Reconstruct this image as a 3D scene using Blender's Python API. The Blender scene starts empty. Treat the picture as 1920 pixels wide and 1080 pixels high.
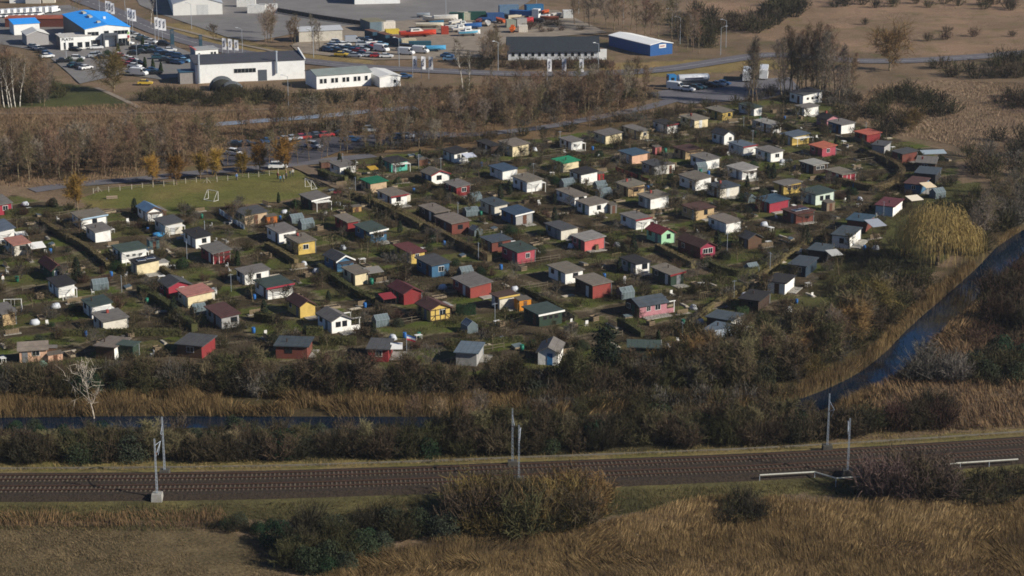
import bpy, math, random
import numpy as np
from mathutils import Vector, Matrix

# ------------------------------------------------------------------ camera
scene = bpy.context.scene
F_PX, CX, CY = 3733.3, 960.0, 540.0          # 70 mm lens on a 1920 px wide frame
HC = 99.0                                    # flying height of the drone
PITCH = math.atan(1049.0 / F_PX)
SP, CP = math.sin(PITCH), math.cos(PITCH)
cam_d = bpy.data.cameras.new('camera')
cam_d.lens = 70; cam_d.sensor_width = 36
cam_d.clip_start = 1; cam_d.clip_end = 20000
cam = bpy.data.objects.new('camera', cam_d)
scene.collection.objects.link(cam)
cam.location = (0, 0, HC)
cam.rotation_euler = (math.pi / 2 - PITCH, 0, 0)
scene.camera = cam

# ------------------------------------------------------------------ sky, sun, exposure
SUN_EL = math.radians(29)
SUN_TO = Vector((0.93, -0.37, 0)).normalized()
world = bpy.data.worlds.new('World'); scene.world = world
world.use_nodes = True
wn = world.node_tree.nodes; wl = world.node_tree.links
bg = wn['Background']
sky = wn.new('ShaderNodeTexSky'); sky.sky_type = 'NISHITA'; sky.sun_disc = False
sky.sun_elevation = SUN_EL
sky.sun_rotation = math.atan2(SUN_TO.x, SUN_TO.y)
sky.air_density = 0.8; sky.dust_density = 0.0; sky.ozone_density = 8.0
wl.new(sky.outputs[0], bg.inputs[0]); bg.inputs[1].default_value = 0.06
sun_d = bpy.data.lights.new('sun', 'SUN'); sun_d.energy = 5.0; sun_d.angle = math.radians(0.55)
sun_d.color = (1.0, 0.94, 0.84)
sun = bpy.data.objects.new('sun', sun_d); scene.collection.objects.link(sun)
sun.location = (200, 100, 300)
sd = Vector((SUN_TO.x * math.cos(SUN_EL), SUN_TO.y * math.cos(SUN_EL), math.sin(SUN_EL)))
sun.rotation_euler = sd.to_track_quat('Z', 'Y').to_euler()
scene.view_settings.view_transform = 'Standard'
scene.view_settings.look = 'None'
scene.view_settings.exposure = 0.32
scene.view_settings.gamma = 1.0
scene.view_settings.use_curve_mapping = False
scene.cycles.filter_width = 1.7
scene.cycles.max_bounces = 4
scene.cycles.diffuse_bounces = 2
scene.cycles.transparent_max_bounces = 6
try:
    scene.cycles.use_denoising = True
except Exception:
    pass

# ------------------------------------------------------------------ helpers
COL = scene.collection
RNG = random.Random(11)
NP = np.random.default_rng(5)

def G(px, py, z=0.0):
    """point on the level z seen at a pixel of the 1920x1080 photograph (used to survey the site)"""
    a = (px - CX) / F_PX; b = (py - CY) / F_PX
    t = (HC - z) / (SP + b * CP)
    return Vector((a * t, (CP - b * SP) * t, z))
def PXM(px, py):
    """pixels per metre there"""
    b = (py - CY) / F_PX
    return F_PX * (SP + b * CP) / HC
TILE = {'A': (0, 270), 'B': (480, 270), 'C': (960, 270), 'D': (1440, 270),
        'E': (0, 500), 'F': (480, 500), 'G': (960, 500), 'H': (1440, 500),
        'S': (0, 0), 'U': (480, 0), 'V': (960, 0), 'W': (1440, 0)}
def TP(t, zx, zy):
    o = TILE[t]; return o[0] + zx / 4.0, o[1] + zy / 4.0

def srgb(h):
    h = h.lstrip('#')
    c = [int(h[i:i + 2], 16) / 255 for i in (0, 2, 4)]
    return tuple(x / 12.92 if x <= 0.04045 else ((x + 0.055) / 1.055) ** 2.4 for x in c)

MATS = {}
def mat(name, col, rough=0.85, noise=0.18, scale=3.0, metal=0.0, spec=0.3, objvar=0.0, bump=0.0, attr=None, dirt=0.0, coords='Object', seam=None):
    if name in MATS: return MATS[name]
    m = bpy.data.materials.new(name); m.use_nodes = True
    nt = m.node_tree; n = nt.nodes; l = nt.links
    p = n['Principled BSDF']
    p.inputs['Roughness'].default_value = rough
    p.inputs['Metallic'].default_value = metal
    p.inputs['Specular IOR Level'].default_value = spec
    tc = n.new('ShaderNodeTexCoord')
    nz = n.new('ShaderNodeTexNoise'); nz.inputs['Scale'].default_value = scale; nz.inputs['Detail'].default_value = 5
    nz.inputs['Roughness'].default_value = 0.65
    l.new(tc.outputs[coords], nz.inputs['Vector'])
    mr = n.new('ShaderNodeMapRange'); mr.inputs[1].default_value = 0.28; mr.inputs[2].default_value = 0.72
    mr.inputs[3].default_value = 1 - noise; mr.inputs[4].default_value = 1 + noise
    l.new(nz.outputs['Fac'], mr.inputs[0])
    val = mr.outputs[0]
    if objvar:
        oi = n.new('ShaderNodeObjectInfo')
        m2 = n.new('ShaderNodeMapRange'); m2.inputs[3].default_value = 1 - objvar; m2.inputs[4].default_value = 1 + objvar
        l.new(oi.outputs['Random'], m2.inputs[0])
        mm = n.new('ShaderNodeMath'); mm.operation = 'MULTIPLY'
        l.new(val, mm.inputs[0]); l.new(m2.outputs[0], mm.inputs[1]); val = mm.outputs[0]
    if attr:
        base = n.new('ShaderNodeVertexColor'); base.layer_name = attr; src = base.outputs[0]
    else:
        base = n.new('ShaderNodeRGB'); base.outputs[0].default_value = (*col, 1); src = base.outputs[0]
    if objvar:
        hs = n.new('ShaderNodeHueSaturation')
        m3 = n.new('ShaderNodeMapRange'); m3.inputs[3].default_value = 0.485; m3.inputs[4].default_value = 0.52
        ml = n.new('ShaderNodeMath'); ml.operation = 'FRACT'
        mk = n.new('ShaderNodeMath'); mk.operation = 'MULTIPLY'; mk.inputs[1].default_value = 7.31
        l.new(oi.outputs['Random'], mk.inputs[0]); l.new(mk.outputs[0], ml.inputs[0]); l.new(ml.outputs[0], m3.inputs[0])
        l.new(m3.outputs[0], hs.inputs['Hue']); l.new(src, hs.inputs['Color']); src = hs.outputs[0]
    vm = n.new('ShaderNodeVectorMath'); vm.operation = 'SCALE'
    l.new(src, vm.inputs[0]); l.new(val, vm.inputs['Scale'])
    out = vm.outputs[0]
    if seam:
        sx_ = n.new('ShaderNodeSeparateXYZ'); l.new(tc.outputs['Object'], sx_.inputs[0])
        src_ = sx_.outputs[seam[2]]
        d_ = n.new('ShaderNodeMath'); d_.operation = 'DIVIDE'; d_.inputs[1].default_value = seam[0]; l.new(src_, d_.inputs[0])
        f_ = n.new('ShaderNodeMath'); f_.operation = 'FRACT'; l.new(d_.outputs[0], f_.inputs[0])
        lt = n.new('ShaderNodeMath'); lt.operation = 'LESS_THAN'; lt.inputs[1].default_value = seam[3]; l.new(f_.outputs[0], lt.inputs[0])
        ml_ = n.new('ShaderNodeMath'); ml_.operation = 'MULTIPLY'; ml_.inputs[1].default_value = seam[1]; l.new(lt.outputs[0], ml_.inputs[0])
        sm_ = n.new('ShaderNodeMath'); sm_.operation = 'SUBTRACT'; sm_.inputs[0].default_value = 1.0; l.new(ml_.outputs[0], sm_.inputs[1])
        v2 = n.new('ShaderNodeVectorMath'); v2.operation = 'SCALE'; l.new(out, v2.inputs[0]); l.new(sm_.outputs[0], v2.inputs['Scale']); out = v2.outputs[0]
    if dirt:
        n2 = n.new('ShaderNodeTexNoise'); n2.inputs['Scale'].default_value = 0.9; n2.inputs['Detail'].default_value = 6
        l.new(tc.outputs[coords], n2.inputs['Vector'])
        r2 = n.new('ShaderNodeMapRange'); r2.inputs[1].default_value = 0.5; r2.inputs[2].default_value = 0.75; r2.inputs[4].default_value = dirt
        l.new(n2.outputs['Fac'], r2.inputs[0])
        mx = n.new('ShaderNodeMixRGB'); mx.inputs[2].default_value = (0.07, 0.065, 0.045, 1)
        l.new(r2.outputs[0], mx.inputs[0]); l.new(out, mx.inputs[1]); out = mx.outputs[0]
    l.new(out, p.inputs['Base Color'])
    if bump:
        b = n.new('ShaderNodeBump'); b.inputs['Strength'].default_value = bump; b.inputs['Distance'].default_value = 0.3
        l.new(nz.outputs['Fac'], b.inputs['Height']); l.new(b.outputs[0], p.inputs['Normal'])
    MATS[name] = m
    return m

def mesh_np(name, v, f, n=3, smooth=False, cols=None):
    """mesh from numpy arrays: v (N,3), f (M,n)"""
    v = np.asarray(v, np.float32); f = np.asarray(f, np.int32)
    me = bpy.data.meshes.new(name)
    me.vertices.add(len(v)); me.vertices.foreach_set('co', v.ravel())
    me.loops.add(f.size); me.loops.foreach_set('vertex_index', f.ravel())
    me.polygons.add(len(f))
    me.polygons.foreach_set('loop_start', np.arange(0, f.size, n, dtype=np.int32))
    me.polygons.foreach_set('loop_total', np.full(len(f), n, np.int32))
    me.update(calc_edges=True)
    if smooth: me.polygons.foreach_set('use_smooth', np.ones(len(f), bool))
    if cols is not None:
        a = me.color_attributes.new('Col', 'FLOAT_COLOR', 'POINT')
        c = np.ones((len(v), 4), np.float32); c[:, :3] = cols
        a.data.foreach_set('color', c.ravel())
    return me

class MB:
    """collects polygons for one mesh"""
    def __init__(s): s.v = []; s.f = []
    def poly(s, pts, flip=False):
        i = len(s.v); s.v += [tuple(p) for p in pts]
        idx = list(range(i, i + len(pts)))
        s.f.append(idx[::-1] if flip else idx); return s
    def hexa(s, p):
        """8 points: bottom 4 counter-clockwise, top 4"""
        i = len(s.v); s.v += [tuple(q) for q in p]
        for q in ((3, 2, 1, 0), (4, 5, 6, 7), (0, 1, 5, 4), (1, 2, 6, 5), (2, 3, 7, 6), (3, 0, 4, 7)):
            s.f.append([i + k for k in q])
        return s
    def box(s, x0, x1, y0, y1, z0, z1):
        return s.hexa([(x0, y0, z0), (x1, y0, z0), (x1, y1, z0), (x0, y1, z0), (x0, y0, z1), (x1, y0, z1), (x1, y1, z1), (x0, y1, z1)])
    def prism(s, poly, z0, z1):
        n = len(poly); i = len(s.v)
        s.v += [(x, y, z0) for x, y in poly] + [(x, y, z1) for x, y in poly]
        s.f.append([i + k for k in range(n)][::-1]); s.f.append([i + n + k for k in range(n)])
        for k in range(n):
            j = (k + 1) % n; s.f.append([i + k, i + j, i + n + j, i + n + k])
        return s
    def bar(s, a, b, r, sides=5, r2=None):
        a = Vector(a); b = Vector(b); d = (b - a).normalized()
        u = d.orthogonal().normalized(); w = d.cross(u); i = len(s.v); r2 = r if r2 is None else r2
        for k in range(sides):
            t = 2 * math.pi * k / sides; o = u * math.cos(t) + w * math.sin(t)
            s.v.append(tuple(a + o * r)); s.v.append(tuple(b + o * r2))
        for k in range(sides):
            j = (k + 1) % sides; s.f.append([i + 2 * k, i + 2 * j, i + 2 * j + 1, i + 2 * k + 1])
        s.f.append([i + 2 * k + 1 for k in range(sides)]); s.f.append([i + 2 * k for k in range(sides)][::-1])
        return s
    def loft(s, rings, cap=True):
        i = len(s.v); n = len(rings[0])
        for r in rings: s.v += [tuple(p) for p in r]
        for k in range(len(rings) - 1):
            for q in range(n):
                w = (q + 1) % n
                s.f.append([i + k * n + q, i + k * n + w, i + (k + 1) * n + w, i + (k + 1) * n + q])
        if cap:
            s.f.append([i + q for q in range(n)][::-1]); s.f.append([i + (len(rings) - 1) * n + q for q in range(n)])
        return s
    def mesh(s, name):
        me = bpy.data.meshes.new(name); me.from_pydata(s.v, [], s.f); me.update(); return me
    def obj(s, name, m, parent=None, smooth=False):
        me = s.mesh(name)
        if smooth:
            for p in me.polygons: p.use_smooth = True
        return link(name, me, m, parent)

def link(name, me, m=None, parent=None, loc=None, rz=0, sc=None):
    o = bpy.data.objects.new(name, me); COL.objects.link(o)
    if m is not None and me is not None and len(me.materials) == 0: me.materials.append(m)
    if parent: o.parent = parent
    if loc is not None: o.location = loc
    if rz: o.rotation_euler = (0, 0, rz)
    if sc is not None: o.scale = sc if hasattr(sc, '__len__') else (sc, sc, sc)
    return o
def thing(name, loc=(0, 0, 0), rz=0):
    return link(name, None, None, None, loc, rz)
def tag(o, label, cat, group=None):
    o['label'] = label; o['category'] = cat
    if group: o['group'] = group
    return o
def kind(o, k, label=None):
    o['kind'] = k
    if label: o['label'] = label
    return o
def copy_tree(o, parent=None, loc=None, rz=None, sc=None):
    c = o.copy(); COL.objects.link(c)
    if parent: c.parent = parent
    if loc is not None: c.location = loc
    if rz is not None: c.rotation_euler = (0, 0, rz)
    if sc is not None: c.scale = sc if hasattr(sc, '__len__') else (sc, sc, sc)
    for ch in KIDS.get(o.name, []): 
        d = copy_tree(ch, c)
    return c
KIDS = {}
def freeze(o):
    """remember the children of a prototype once so that copying needs no search"""
    KIDS[o.name] = list(o.children)
    for c in o.children: freeze(c)
    return o
_used = set()
def place(proto, loc, rz=0, sc=1):
    """the prototype itself the first time, copies afterwards"""
    if proto.name not in _used:
        _used.add(proto.name)
        proto.location = loc; proto.rotation_euler = (0, 0, rz)
        proto.scale = sc if hasattr(sc, '__len__') else (sc, sc, sc)
        return proto
    return copy_tree(proto, None, loc, rz, sc)

def inpoly(x, y, poly):
    x = np.asarray(x); y = np.asarray(y); r = np.zeros(x.shape, bool)
    n = len(poly)
    for i in range(n):
        x0, y0 = poly[i][0], poly[i][1]; x1, y1 = poly[i - 1][0], poly[i - 1][1]
        if y0 == y1: continue
        c = ((y0 > y) != (y1 > y)) & (x < (x1 - x0) * (y - y0) / (y1 - y0) + x0)
        r ^= c
    return r
def GP(pts, z=0.0): return [tuple(G(x, y, z)[:2]) for x, y in pts]
def dist_line(x, y, line):
    d = np.full(np.shape(x), 1e9)
    for (ax, ay), (bx, by) in zip(line[:-1], line[1:]):
        vx, vy = bx - ax, by - ay; L = vx * vx + vy * vy
        t = np.clip(((x - ax) * vx + (y - ay) * vy) / L, 0, 1)
        d = np.minimum(d, np.hypot(x - ax - t * vx, y - ay - t * vy))
    return d
def vnoise(x, y, s, seed=0):
    """smooth value noise, vectorised, 0..1"""
    x = np.asarray(x) / s; y = np.asarray(y) / s
    xi = np.floor(x).astype(np.int64); yi = np.floor(y).astype(np.int64); fx = x - xi; fy = y - yi
    fx = fx * fx * (3 - 2 * fx); fy = fy * fy * (3 - 2 * fy)
    def h(a, b):
        k = (a * 374761393 + b * 668265263 + seed * 982451653) & 0x7fffffff
        k = ((k ^ (k >> 13)) * 1274126177) & 0x7fffffff
        return ((k ^ (k >> 16)) & 0xffff) / 65535.0
    return (h(xi, yi) * (1 - fx) + h(xi + 1, yi) * fx) * (1 - fy) + (h(xi, yi + 1) * (1 - fx) + h(xi + 1, yi + 1) * fx) * fy
def smooth_line(pts, n=8):
    """Catmull-Rom through the points"""
    P = [np.array(p, float) for p in pts]; P = [2 * P[0] - P[1]] + P + [2 * P[-1] - P[-2]]; out = []
    for i in range(1, len(P) - 2):
        for k in range(n):
            t = k / n
            out.append(tuple(0.5 * (2 * P[i] + (P[i + 1] - P[i - 1]) * t + (2 * P[i - 1] - 5 * P[i] + 4 * P[i + 1] - P[i + 2]) * t * t + (3 * P[i] - P[i - 1] - 3 * P[i + 1] + P[i + 2]) * t ** 3)))
    out.append(tuple(P[-2])); return out
def offset_line(line, d):
    out = []
    for i, p in enumerate(line):
        a = line[max(i - 1, 0)]; b = line[min(i + 1, len(line) - 1)]
        tx, ty = b[0] - a[0], b[1] - a[1]; L = math.hypot(tx, ty) or 1
        out.append((p[0] - ty / L * d, p[1] + tx / L * d))
    return out
def strip(line, w, z, dz=None):
    """flat band of width w along a line"""
    a = offset_line(line, w / 2); b = offset_line(line, -w / 2); m = MB()
    m.v = [(x, y, z) for x, y in a] + [(x, y, z) for x, y in b]; n = len(line)
    for i in range(n - 1): m.f.append([i, n + i, n + i + 1, i + 1])
    return m

# ------------------------------------------------------------------ surveyed lines and areas
RIVER = smooth_line(GP([(2500, 110), (2260, 235), (2100, 330), (1985, 405), (1905, 455), (1860, 500), (1800, 555), (1738, 610), (1690, 660), (1630, 705), (1540, 745), (1440, 770), (1250, 782), (960, 786), (600, 786), (300, 785), (80, 787), (-160, 790), (-700, 796)]), 8)
RW = 4.4
COLONY = GP([(-60, 420), (-60, 690), (300, 690), (700, 700), (1080, 705), (1390, 660), (1560, 560), (1640, 470), (1800, 350), (1790, 285), (1680, 260), (1600, 225), (1540, 185), (1470, 180), (1340, 200), (1180, 235), (1000, 262), (860, 280), (690, 285), (640, 300), (600, 350), (560, 380), (440, 388), (280, 388), (170, 395), (20, 365)])
PITCHP = GP([(165, 392), (150, 372), (210, 352), (300, 343), (420, 330), (520, 318), (560, 318), (612, 352), (600, 362), (520, 378), (440, 386), (300, 388)])
TRACK_PTS = [(-700, 903), (-200, 899), (0, 896.5), (240, 895), (480, 892), (720, 885), (960, 876), (1200, 867), (1440, 857), (1680, 843), (1920, 827), (2150, 808), (2600, 766)]
TRACK_N = smooth_line(GP(TRACK_PTS, 0.9), 8)
TRACK_S = offset_line(TRACK_N, -4.0)
TRACK_M = offset_line(TRACK_N, -2.0)

def soft(d, w): return np.clip(d / w, 0, 1)

# ------------------------------------------------------------------ ground: one sheet to the horizon
def axis(segs):
    out = []
    for a, b, st in segs: out += list(np.arange(a, b, st))
    return np.array(out + [segs[-1][1]])
xs = axis([(-6000, -1000, 500), (-1000, -260, 37), (-260, -130, 3), (-130, 135, 0.9), (135, 260, 3), (260, 1000, 37), (1000, 6000, 500)])
ys = axis([(-600, 120, 60), (120, 225, 7), (225, 500, 0.9), (500, 780, 2.5), (780, 1500, 30), (1500, 9000, 500)])
GX, GY = np.meshgrid(xs, ys)
gx, gy = GX.ravel(), GY.ravel()
dr = dist_line(gx, gy, RIVER)
dt = dist_line(gx, gy, TRACK_M)
gz = (vnoise(gx, gy, 9, 1) - 0.5) * 0.16 + (vnoise(gx, gy, 2.6, 2) - 0.5) * 0.12
gz *= np.clip((gy - 100) / 100, 0, 1)
bank = np.clip((RW / 2 + 1.8 - dr) / 2.4, 0, 1); gz = gz * (1 - bank) - 1.5 * bank * bank * (3 - 2 * bank)
emb = np.clip((8.5 - dt) / 4.0, 0, 1); emb = emb * emb * (3 - 2 * emb); gz = gz * (1 - emb) + 0.5 * emb
col_in = inpoly(gx, gy, COLONY); gz[col_in] *= 0.35
FLATS = []
def n2(s, k): return vnoise(gx, gy, s, k)
C = np.zeros((len(gx), 3)); 
straw = np.array(srgb('#7a6651')); dry = np.array(srgb('#655643')); olive = np.array(srgb('#565032')); lawn = np.array(srgb('#4b5422')); soil = np.array(srgb('#40382a')); dark = np.array(srgb('#38301f')); sandy = np.array(srgb('#8a7c66'))
def mixc(a, b, t): return a * (1 - t[:, None]) + b * t[:, None]
t = np.clip(n2(14, 3) * 1.4 - 0.2, 0, 1); C[:] = mixc(straw[None], dry[None], t)
t = np.clip((n2(5, 4) - 0.62) * 4, 0, 1) * 0.6; C[:] = mixc(C, olive[None], t)
# allotment ground: plots in a frame turned like the huts, each with its own mix of lawn, beds and soil
ca, sa = math.cos(math.radians(30)), math.sin(math.radians(30))
u = gx * ca + gy * sa + (n2(6, 21) - .5) * 2.0; v = -gx * sa + gy * ca + (n2(6, 22) - .5) * 2.0
pu, pv = np.floor(u / 9.5), np.floor(v / 13)
fu, fv = u / 9.5 - pu, v / 13 - pv
def hsh(a, b, k):
    q = np.sin(a * 127.1 + b * 311.7 + k * 74.7) * 43758.5453; return q - np.floor(q)
gl = mixc(lawn[None], olive[None], np.clip(n2(2.2, 5) * 1.5 - .35, 0, 1))
gs = mixc(soil[None], dry[None], np.clip(n2(3, 6) * 1.3 - .45, 0, 1))
isl = ((fv < 0.35 + 0.4 * hsh(pu, pv, 1)) & (hsh(pu, pv, 2) < 0.82)).astype(float)
rows = (np.floor(v / 1.3) % 2) * (hsh(pu, pv, 4) < 0.3) * (1 - isl)
gc = mixc(gs, gl, isl); gc = mixc(gc, dark[None], rows * 0.55); gc = mixc(gc, dark[None], np.clip((n2(4, 9) - .55) * 3, 0, 1) * .6)
edge = ((fu < .07) | (fv < .05)).astype(float) * (hsh(pu, pv, 6) < .8)
gc = mixc(gc, (sandy * .8)[None], edge * .65)
C[col_in] = gc[col_in]
pit = inpoly(gx, gy, PITCHP)
C[pit] = mixc(np.array(srgb('#5d5d30'))[None], np.array(srgb('#75683f'))[None], np.clip(n2(7, 11) * 1.8 - .6, 0, 1) * .8)[pit]
def zone(pts, a, b, s, k, amt=1.0):
    m = inpoly(gx, gy, GP(pts)); C[m] = (mixc(np.array(srgb(a))[None], np.array(srgb(b))[None], np.clip(n2(s, k) * 1.8 - .4, 0, 1)) * amt + C * (1 - amt))[m]
rb = np.clip((RW / 2 + 6.5 - dr) / 3, 0, 1)
C[:] = mixc(C, (dark * 1.15)[None], rb * .9)
zone([(-80, 700), (1100, 705), (1400, 665), (1500, 640), (1640, 560), (1720, 520), (1690, 660), (1540, 750), (1000, 765), (-80, 765)], '#4a402a', '#3a3421', 4, 31)
zone([(-80, 800), (1450, 790), (1640, 740), (1640, 800), (1500, 845), (900, 865), (400, 876), (-80, 880)], '#45402c', '#353222', 4, 32)
zone([(-80, 930), (500, 930), (1000, 912), (1500, 895), (1960, 860), (1960, 935), (1500, 925), (1000, 985), (500, 975), (-80, 975)], '#5d5636', '#46422a', 5, 33)
zone([(-80, 985), (300, 985), (500, 1010), (540, 1090), (-80, 1090)], '#6b5d43', '#574c36', 3, 34)
zone([(1640, 360), (1840, 340), (1830, 430), (1720, 540), (1640, 600), (1500, 640), (1420, 620), (1500, 560), (1560, 500), (1620, 430)], '#4d4c2b', '#3b3521', 4, 35)
zone([(1240, 640), (1300, 600), (1400, 540), (1470, 500), (1560, 440), (1600, 440), (1560, 470), (1450, 545), (1330, 640)], '#57572c', '#615332', 3, 36)
zone([(0, 210), (500, 215), (900, 180), (1180, 160), (1200, 230), (900, 275), (500, 300), (140, 330), (0, 340)], '#6f5a41', '#57472f', 6, 37)
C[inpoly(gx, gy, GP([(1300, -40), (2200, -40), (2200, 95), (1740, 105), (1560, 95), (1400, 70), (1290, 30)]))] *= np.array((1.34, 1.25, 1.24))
zone([(1850, 180), (2000, 170), (2000, 215), (1880, 208)], '#4d3f3c', '#5d4b40', 6, 42)
zone([(85, 150), (180, 165), (250, 200), (0, 203), (0, 190)], '#4c4d2c', '#3d4027', 6, 38)
zone([(280, 40), (345, 45), (480, 80), (560, 100), (700, 112), (700, 120), (560, 110), (400, 85), (300, 60)], '#7a6a44', '#85734e', 6, 39)
zone([(1120, 120), (1330, 112), (1440, 112), (1600, 118), (1600, 128), (1400, 132), (1120, 150)], '#75683f', '#85704a', 6, 40)
zone([(-80, 866), (500, 866), (1000, 855), (1500, 835), (1960, 800), (1960, 826), (1500, 853), (1000, 875), (500, 888), (-80, 893)], '#7d6e48', '#676038', 4, 41)
C *= (0.85 + 0.3 * n2(1.3, 12))[:, None]
nx, ny = len(xs), len(ys)
ii = np.arange(nx * ny).reshape(ny, nx)
quads = np.stack([ii[:-1, :-1], ii[:-1, 1:], ii[1:, 1:], ii[1:, :-1]], -1).reshape(-1, 4)
g_me = mesh_np('ground', np.stack([gx, gy, gz], 1), quads, 4, True, C)
ground = link('ground', g_me, mat('ground_soil', (0, 0, 0), 0.95, 0.38, 1.9, spec=0.1, attr='Col', bump=0.6))
kind(ground, 'structure', 'dry winter ground of grass and soil')

# water of the drainage river
wm = bpy.data.materials.new('river_water'); wm.use_nodes = True
p = wm.node_tree.nodes['Principled BSDF']; p.inputs['Base Color'].default_value = (0.002, 0.010, 0.023, 1)  # blue in the base colour stands in for reflected sky
p.inputs['Roughness'].default_value = 0.03; p.inputs['IOR'].default_value = 1.33
nz = wm.node_tree.nodes.new('ShaderNodeTexNoise'); nz.inputs['Scale'].default_value = 0.8; nz.inputs['Detail'].default_value = 3
tcw = wm.node_tree.nodes.new('ShaderNodeTexCoord'); wm.node_tree.links.new(tcw.outputs['Object'], nz.inputs['Vector'])
bp = wm.node_tree.nodes.new('ShaderNodeBump'); bp.inputs['Strength'].default_value = 0.06; bp.inputs['Distance'].default_value = 0.2
wm.node_tree.links.new(nz.outputs[0], bp.inputs['Height']); wm.node_tree.links.new(bp.outputs[0], p.inputs['Normal'])
river = strip(RIVER, RW + 3.2, -0.62).obj('river', wm); kind(river, 'structure', 'narrow dark river between reed banks')

# ------------------------------------------------------------------ roads, yards, tracks (flat sheets, each a little above the one below)
M_ASPH = mat('asphalt', srgb('#625f62'), 0.85, 0.2, 0.25, bump=0.05, coords='Object', dirt=.25)
M_YARD = mat('yard_asphalt', srgb('#75716e'), 0.9, 0.22, 0.08, coords='Object', dirt=.2)
M_DUST = mat('dusty_gravel', srgb('#85796a'), 0.95, 0.25, 0.3)
M_DIRT = mat('dirt_track', srgb('#6b5b49'), 0.95, 0.25, 0.3)
M_PAINT = mat('road_paint', srgb('#c9c7c0'), 0.8, 0.1)
def sheet(name, pts, m, z, label, px=True):
    g = GP(pts) if px else pts
    o = MB().poly([(x, y, z) for x, y in g]).obj(name, m)
    me = o.data
    if me.polygons[0].normal.z < 0: me.flip_normals()
    return kind(o, 'structure', label)
def road(name, pts, w, m, z, label, n=8):
    ln = smooth_line(GP(pts), n); o = strip(ln, w, z).obj(name, m)
    if o.data.polygons[0].normal.z < 0: o.data.flip_normals()
    kind(o, 'structure', label); return ln
Z0 = 0.16
sheet('yard', [(240, -30), (1040, -30), (985, 8), (950, 28), (800, 40), (690, 52), (640, 50), (560, 62), (480, 78), (425, 70), (345, 42), (300, 27), (262, 10)], M_YARD, Z0, 'wide grey asphalt storage yard')
sheet('scrap_yard_ground', [(545, 85), (640, 50), (700, 45), (960, 20), (1045, 20), (1140, 62), (960, 75), (900, 110), (700, 113), (560, 100)], M_DUST, Z0 + .03, 'dusty gravel yard of the boat and scrap dealer')
sheet('dealer_yard', [(-20, 20), (130, 10), (180, 30), (260, 62), (340, 92), (372, 106), (362, 142), (300, 150), (230, 140), (150, 158), (122, 132), (80, 98), (-20, 80)], M_YARD, Z0 + .03, 'asphalt sales yard of the car dealer')
sheet('parking_ground', [(405, 290), (480, 268), (560, 256), (640, 258), (790, 246), (860, 250), (800, 264), (640, 284), (596, 300), (560, 306), (420, 312)], mat('dark_asphalt', srgb('#47454a'), .9, .2, .3), Z0 + .02, 'dark asphalt parking area behind the trees')
sheet('lay_by', [(1215, 176), (1300, 160), (1400, 150), (1480, 146), (1500, 166), (1440, 186), (1290, 196), (1262, 190), (1235, 186)], M_ASPH, Z0 + .02, 'asphalt lay by where the tank lorry parks')
MAIN = road('road', [(60, -45), (130, -10), (212, 22), (275, 50), (325, 69), (375, 83), (437, 97), (510, 108), (580, 116), (680, 126), (805, 133), (960, 139), (1085, 139), (1175, 136), (1260, 129), (1360, 114), (1440, 104), (1540, 108), (1615, 115), (1740, 113), (1920, 100), (2100, 85)], 8.5, M_ASPH, Z0 + .04, 'two lane asphalt road past the yards')
road('side_road', [(1280, 186), (1258, 190), (1210, 203), (1115, 222), (1030, 238), (930, 250), (840, 256)], 4.5, M_ASPH, Z0 + .05, 'narrow side road to the garden colony')
road('lane', [(60, 358), (140, 347), (260, 337), (360, 326), (480, 316), (560, 308), (630, 300), (700, 292)], 5.0, M_ASPH, Z0 + .01, 'asphalt lane behind the football pitch')
road('colony_drive', [(560, 312), (590, 325), (625, 345), (660, 358), (690, 372)], 4.0, M_DIRT, Z0 + .03, 'driveway into the garden colony')
road('canal_path', [(380, 236), (480, 228), (560, 222), (640, 215), (700, 208), (780, 203)], 5.0, mat('wet_concrete', srgb('#7c8692'), .5, .2, .3), Z0, 'pale wet concrete path')
road('dirt_road', [(-60, 214), (120, 213), (300, 211), (480, 206), (620, 201), (760, 190)], 2.6, M_DIRT, Z0, 'straight dirt track in the dry grass')
road('verge_path', [(300, 48), (345, 58), (420, 77), (520, 98)], 2.0, M_DUST, Z0, 'pale footpath along the road')
road('bank_path', [(180, 165), (215, 180), (262, 203)], 1.6, M_DUST, Z0, 'pale footpath down the bank')
# centre dashes on the main road
dm = MB(); acc = 0.0; on = True
for (ax, ay), (bx, by) in zip(MAIN[:-1], MAIN[1:]):
    L = math.hypot(bx - ax, by - ay); k = max(1, int(L / 6)); tx, ty = (bx - ax) / L, (by - ay) / L
    for j in range(k):
        px_, py_ = ax + tx * L * (j + .2) / k, ay + ty * L * (j + .2) / k
        q = 3.0; hw = 0.08
        dm.poly([(px_ - ty * -hw, py_ - tx * hw, Z0 + .05), (px_ + tx * q + ty * hw, py_ + ty * q - tx * hw, Z0 + .05), (px_ + tx * q - ty * hw, py_ + ty * q + tx * hw, Z0 + .05), (px_ - ty * hw, py_ + tx * hw, Z0 + .05)])
kind(dm.obj('lane_marking', M_PAINT), 'structure', 'white dashes along the middle of the road')

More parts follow.
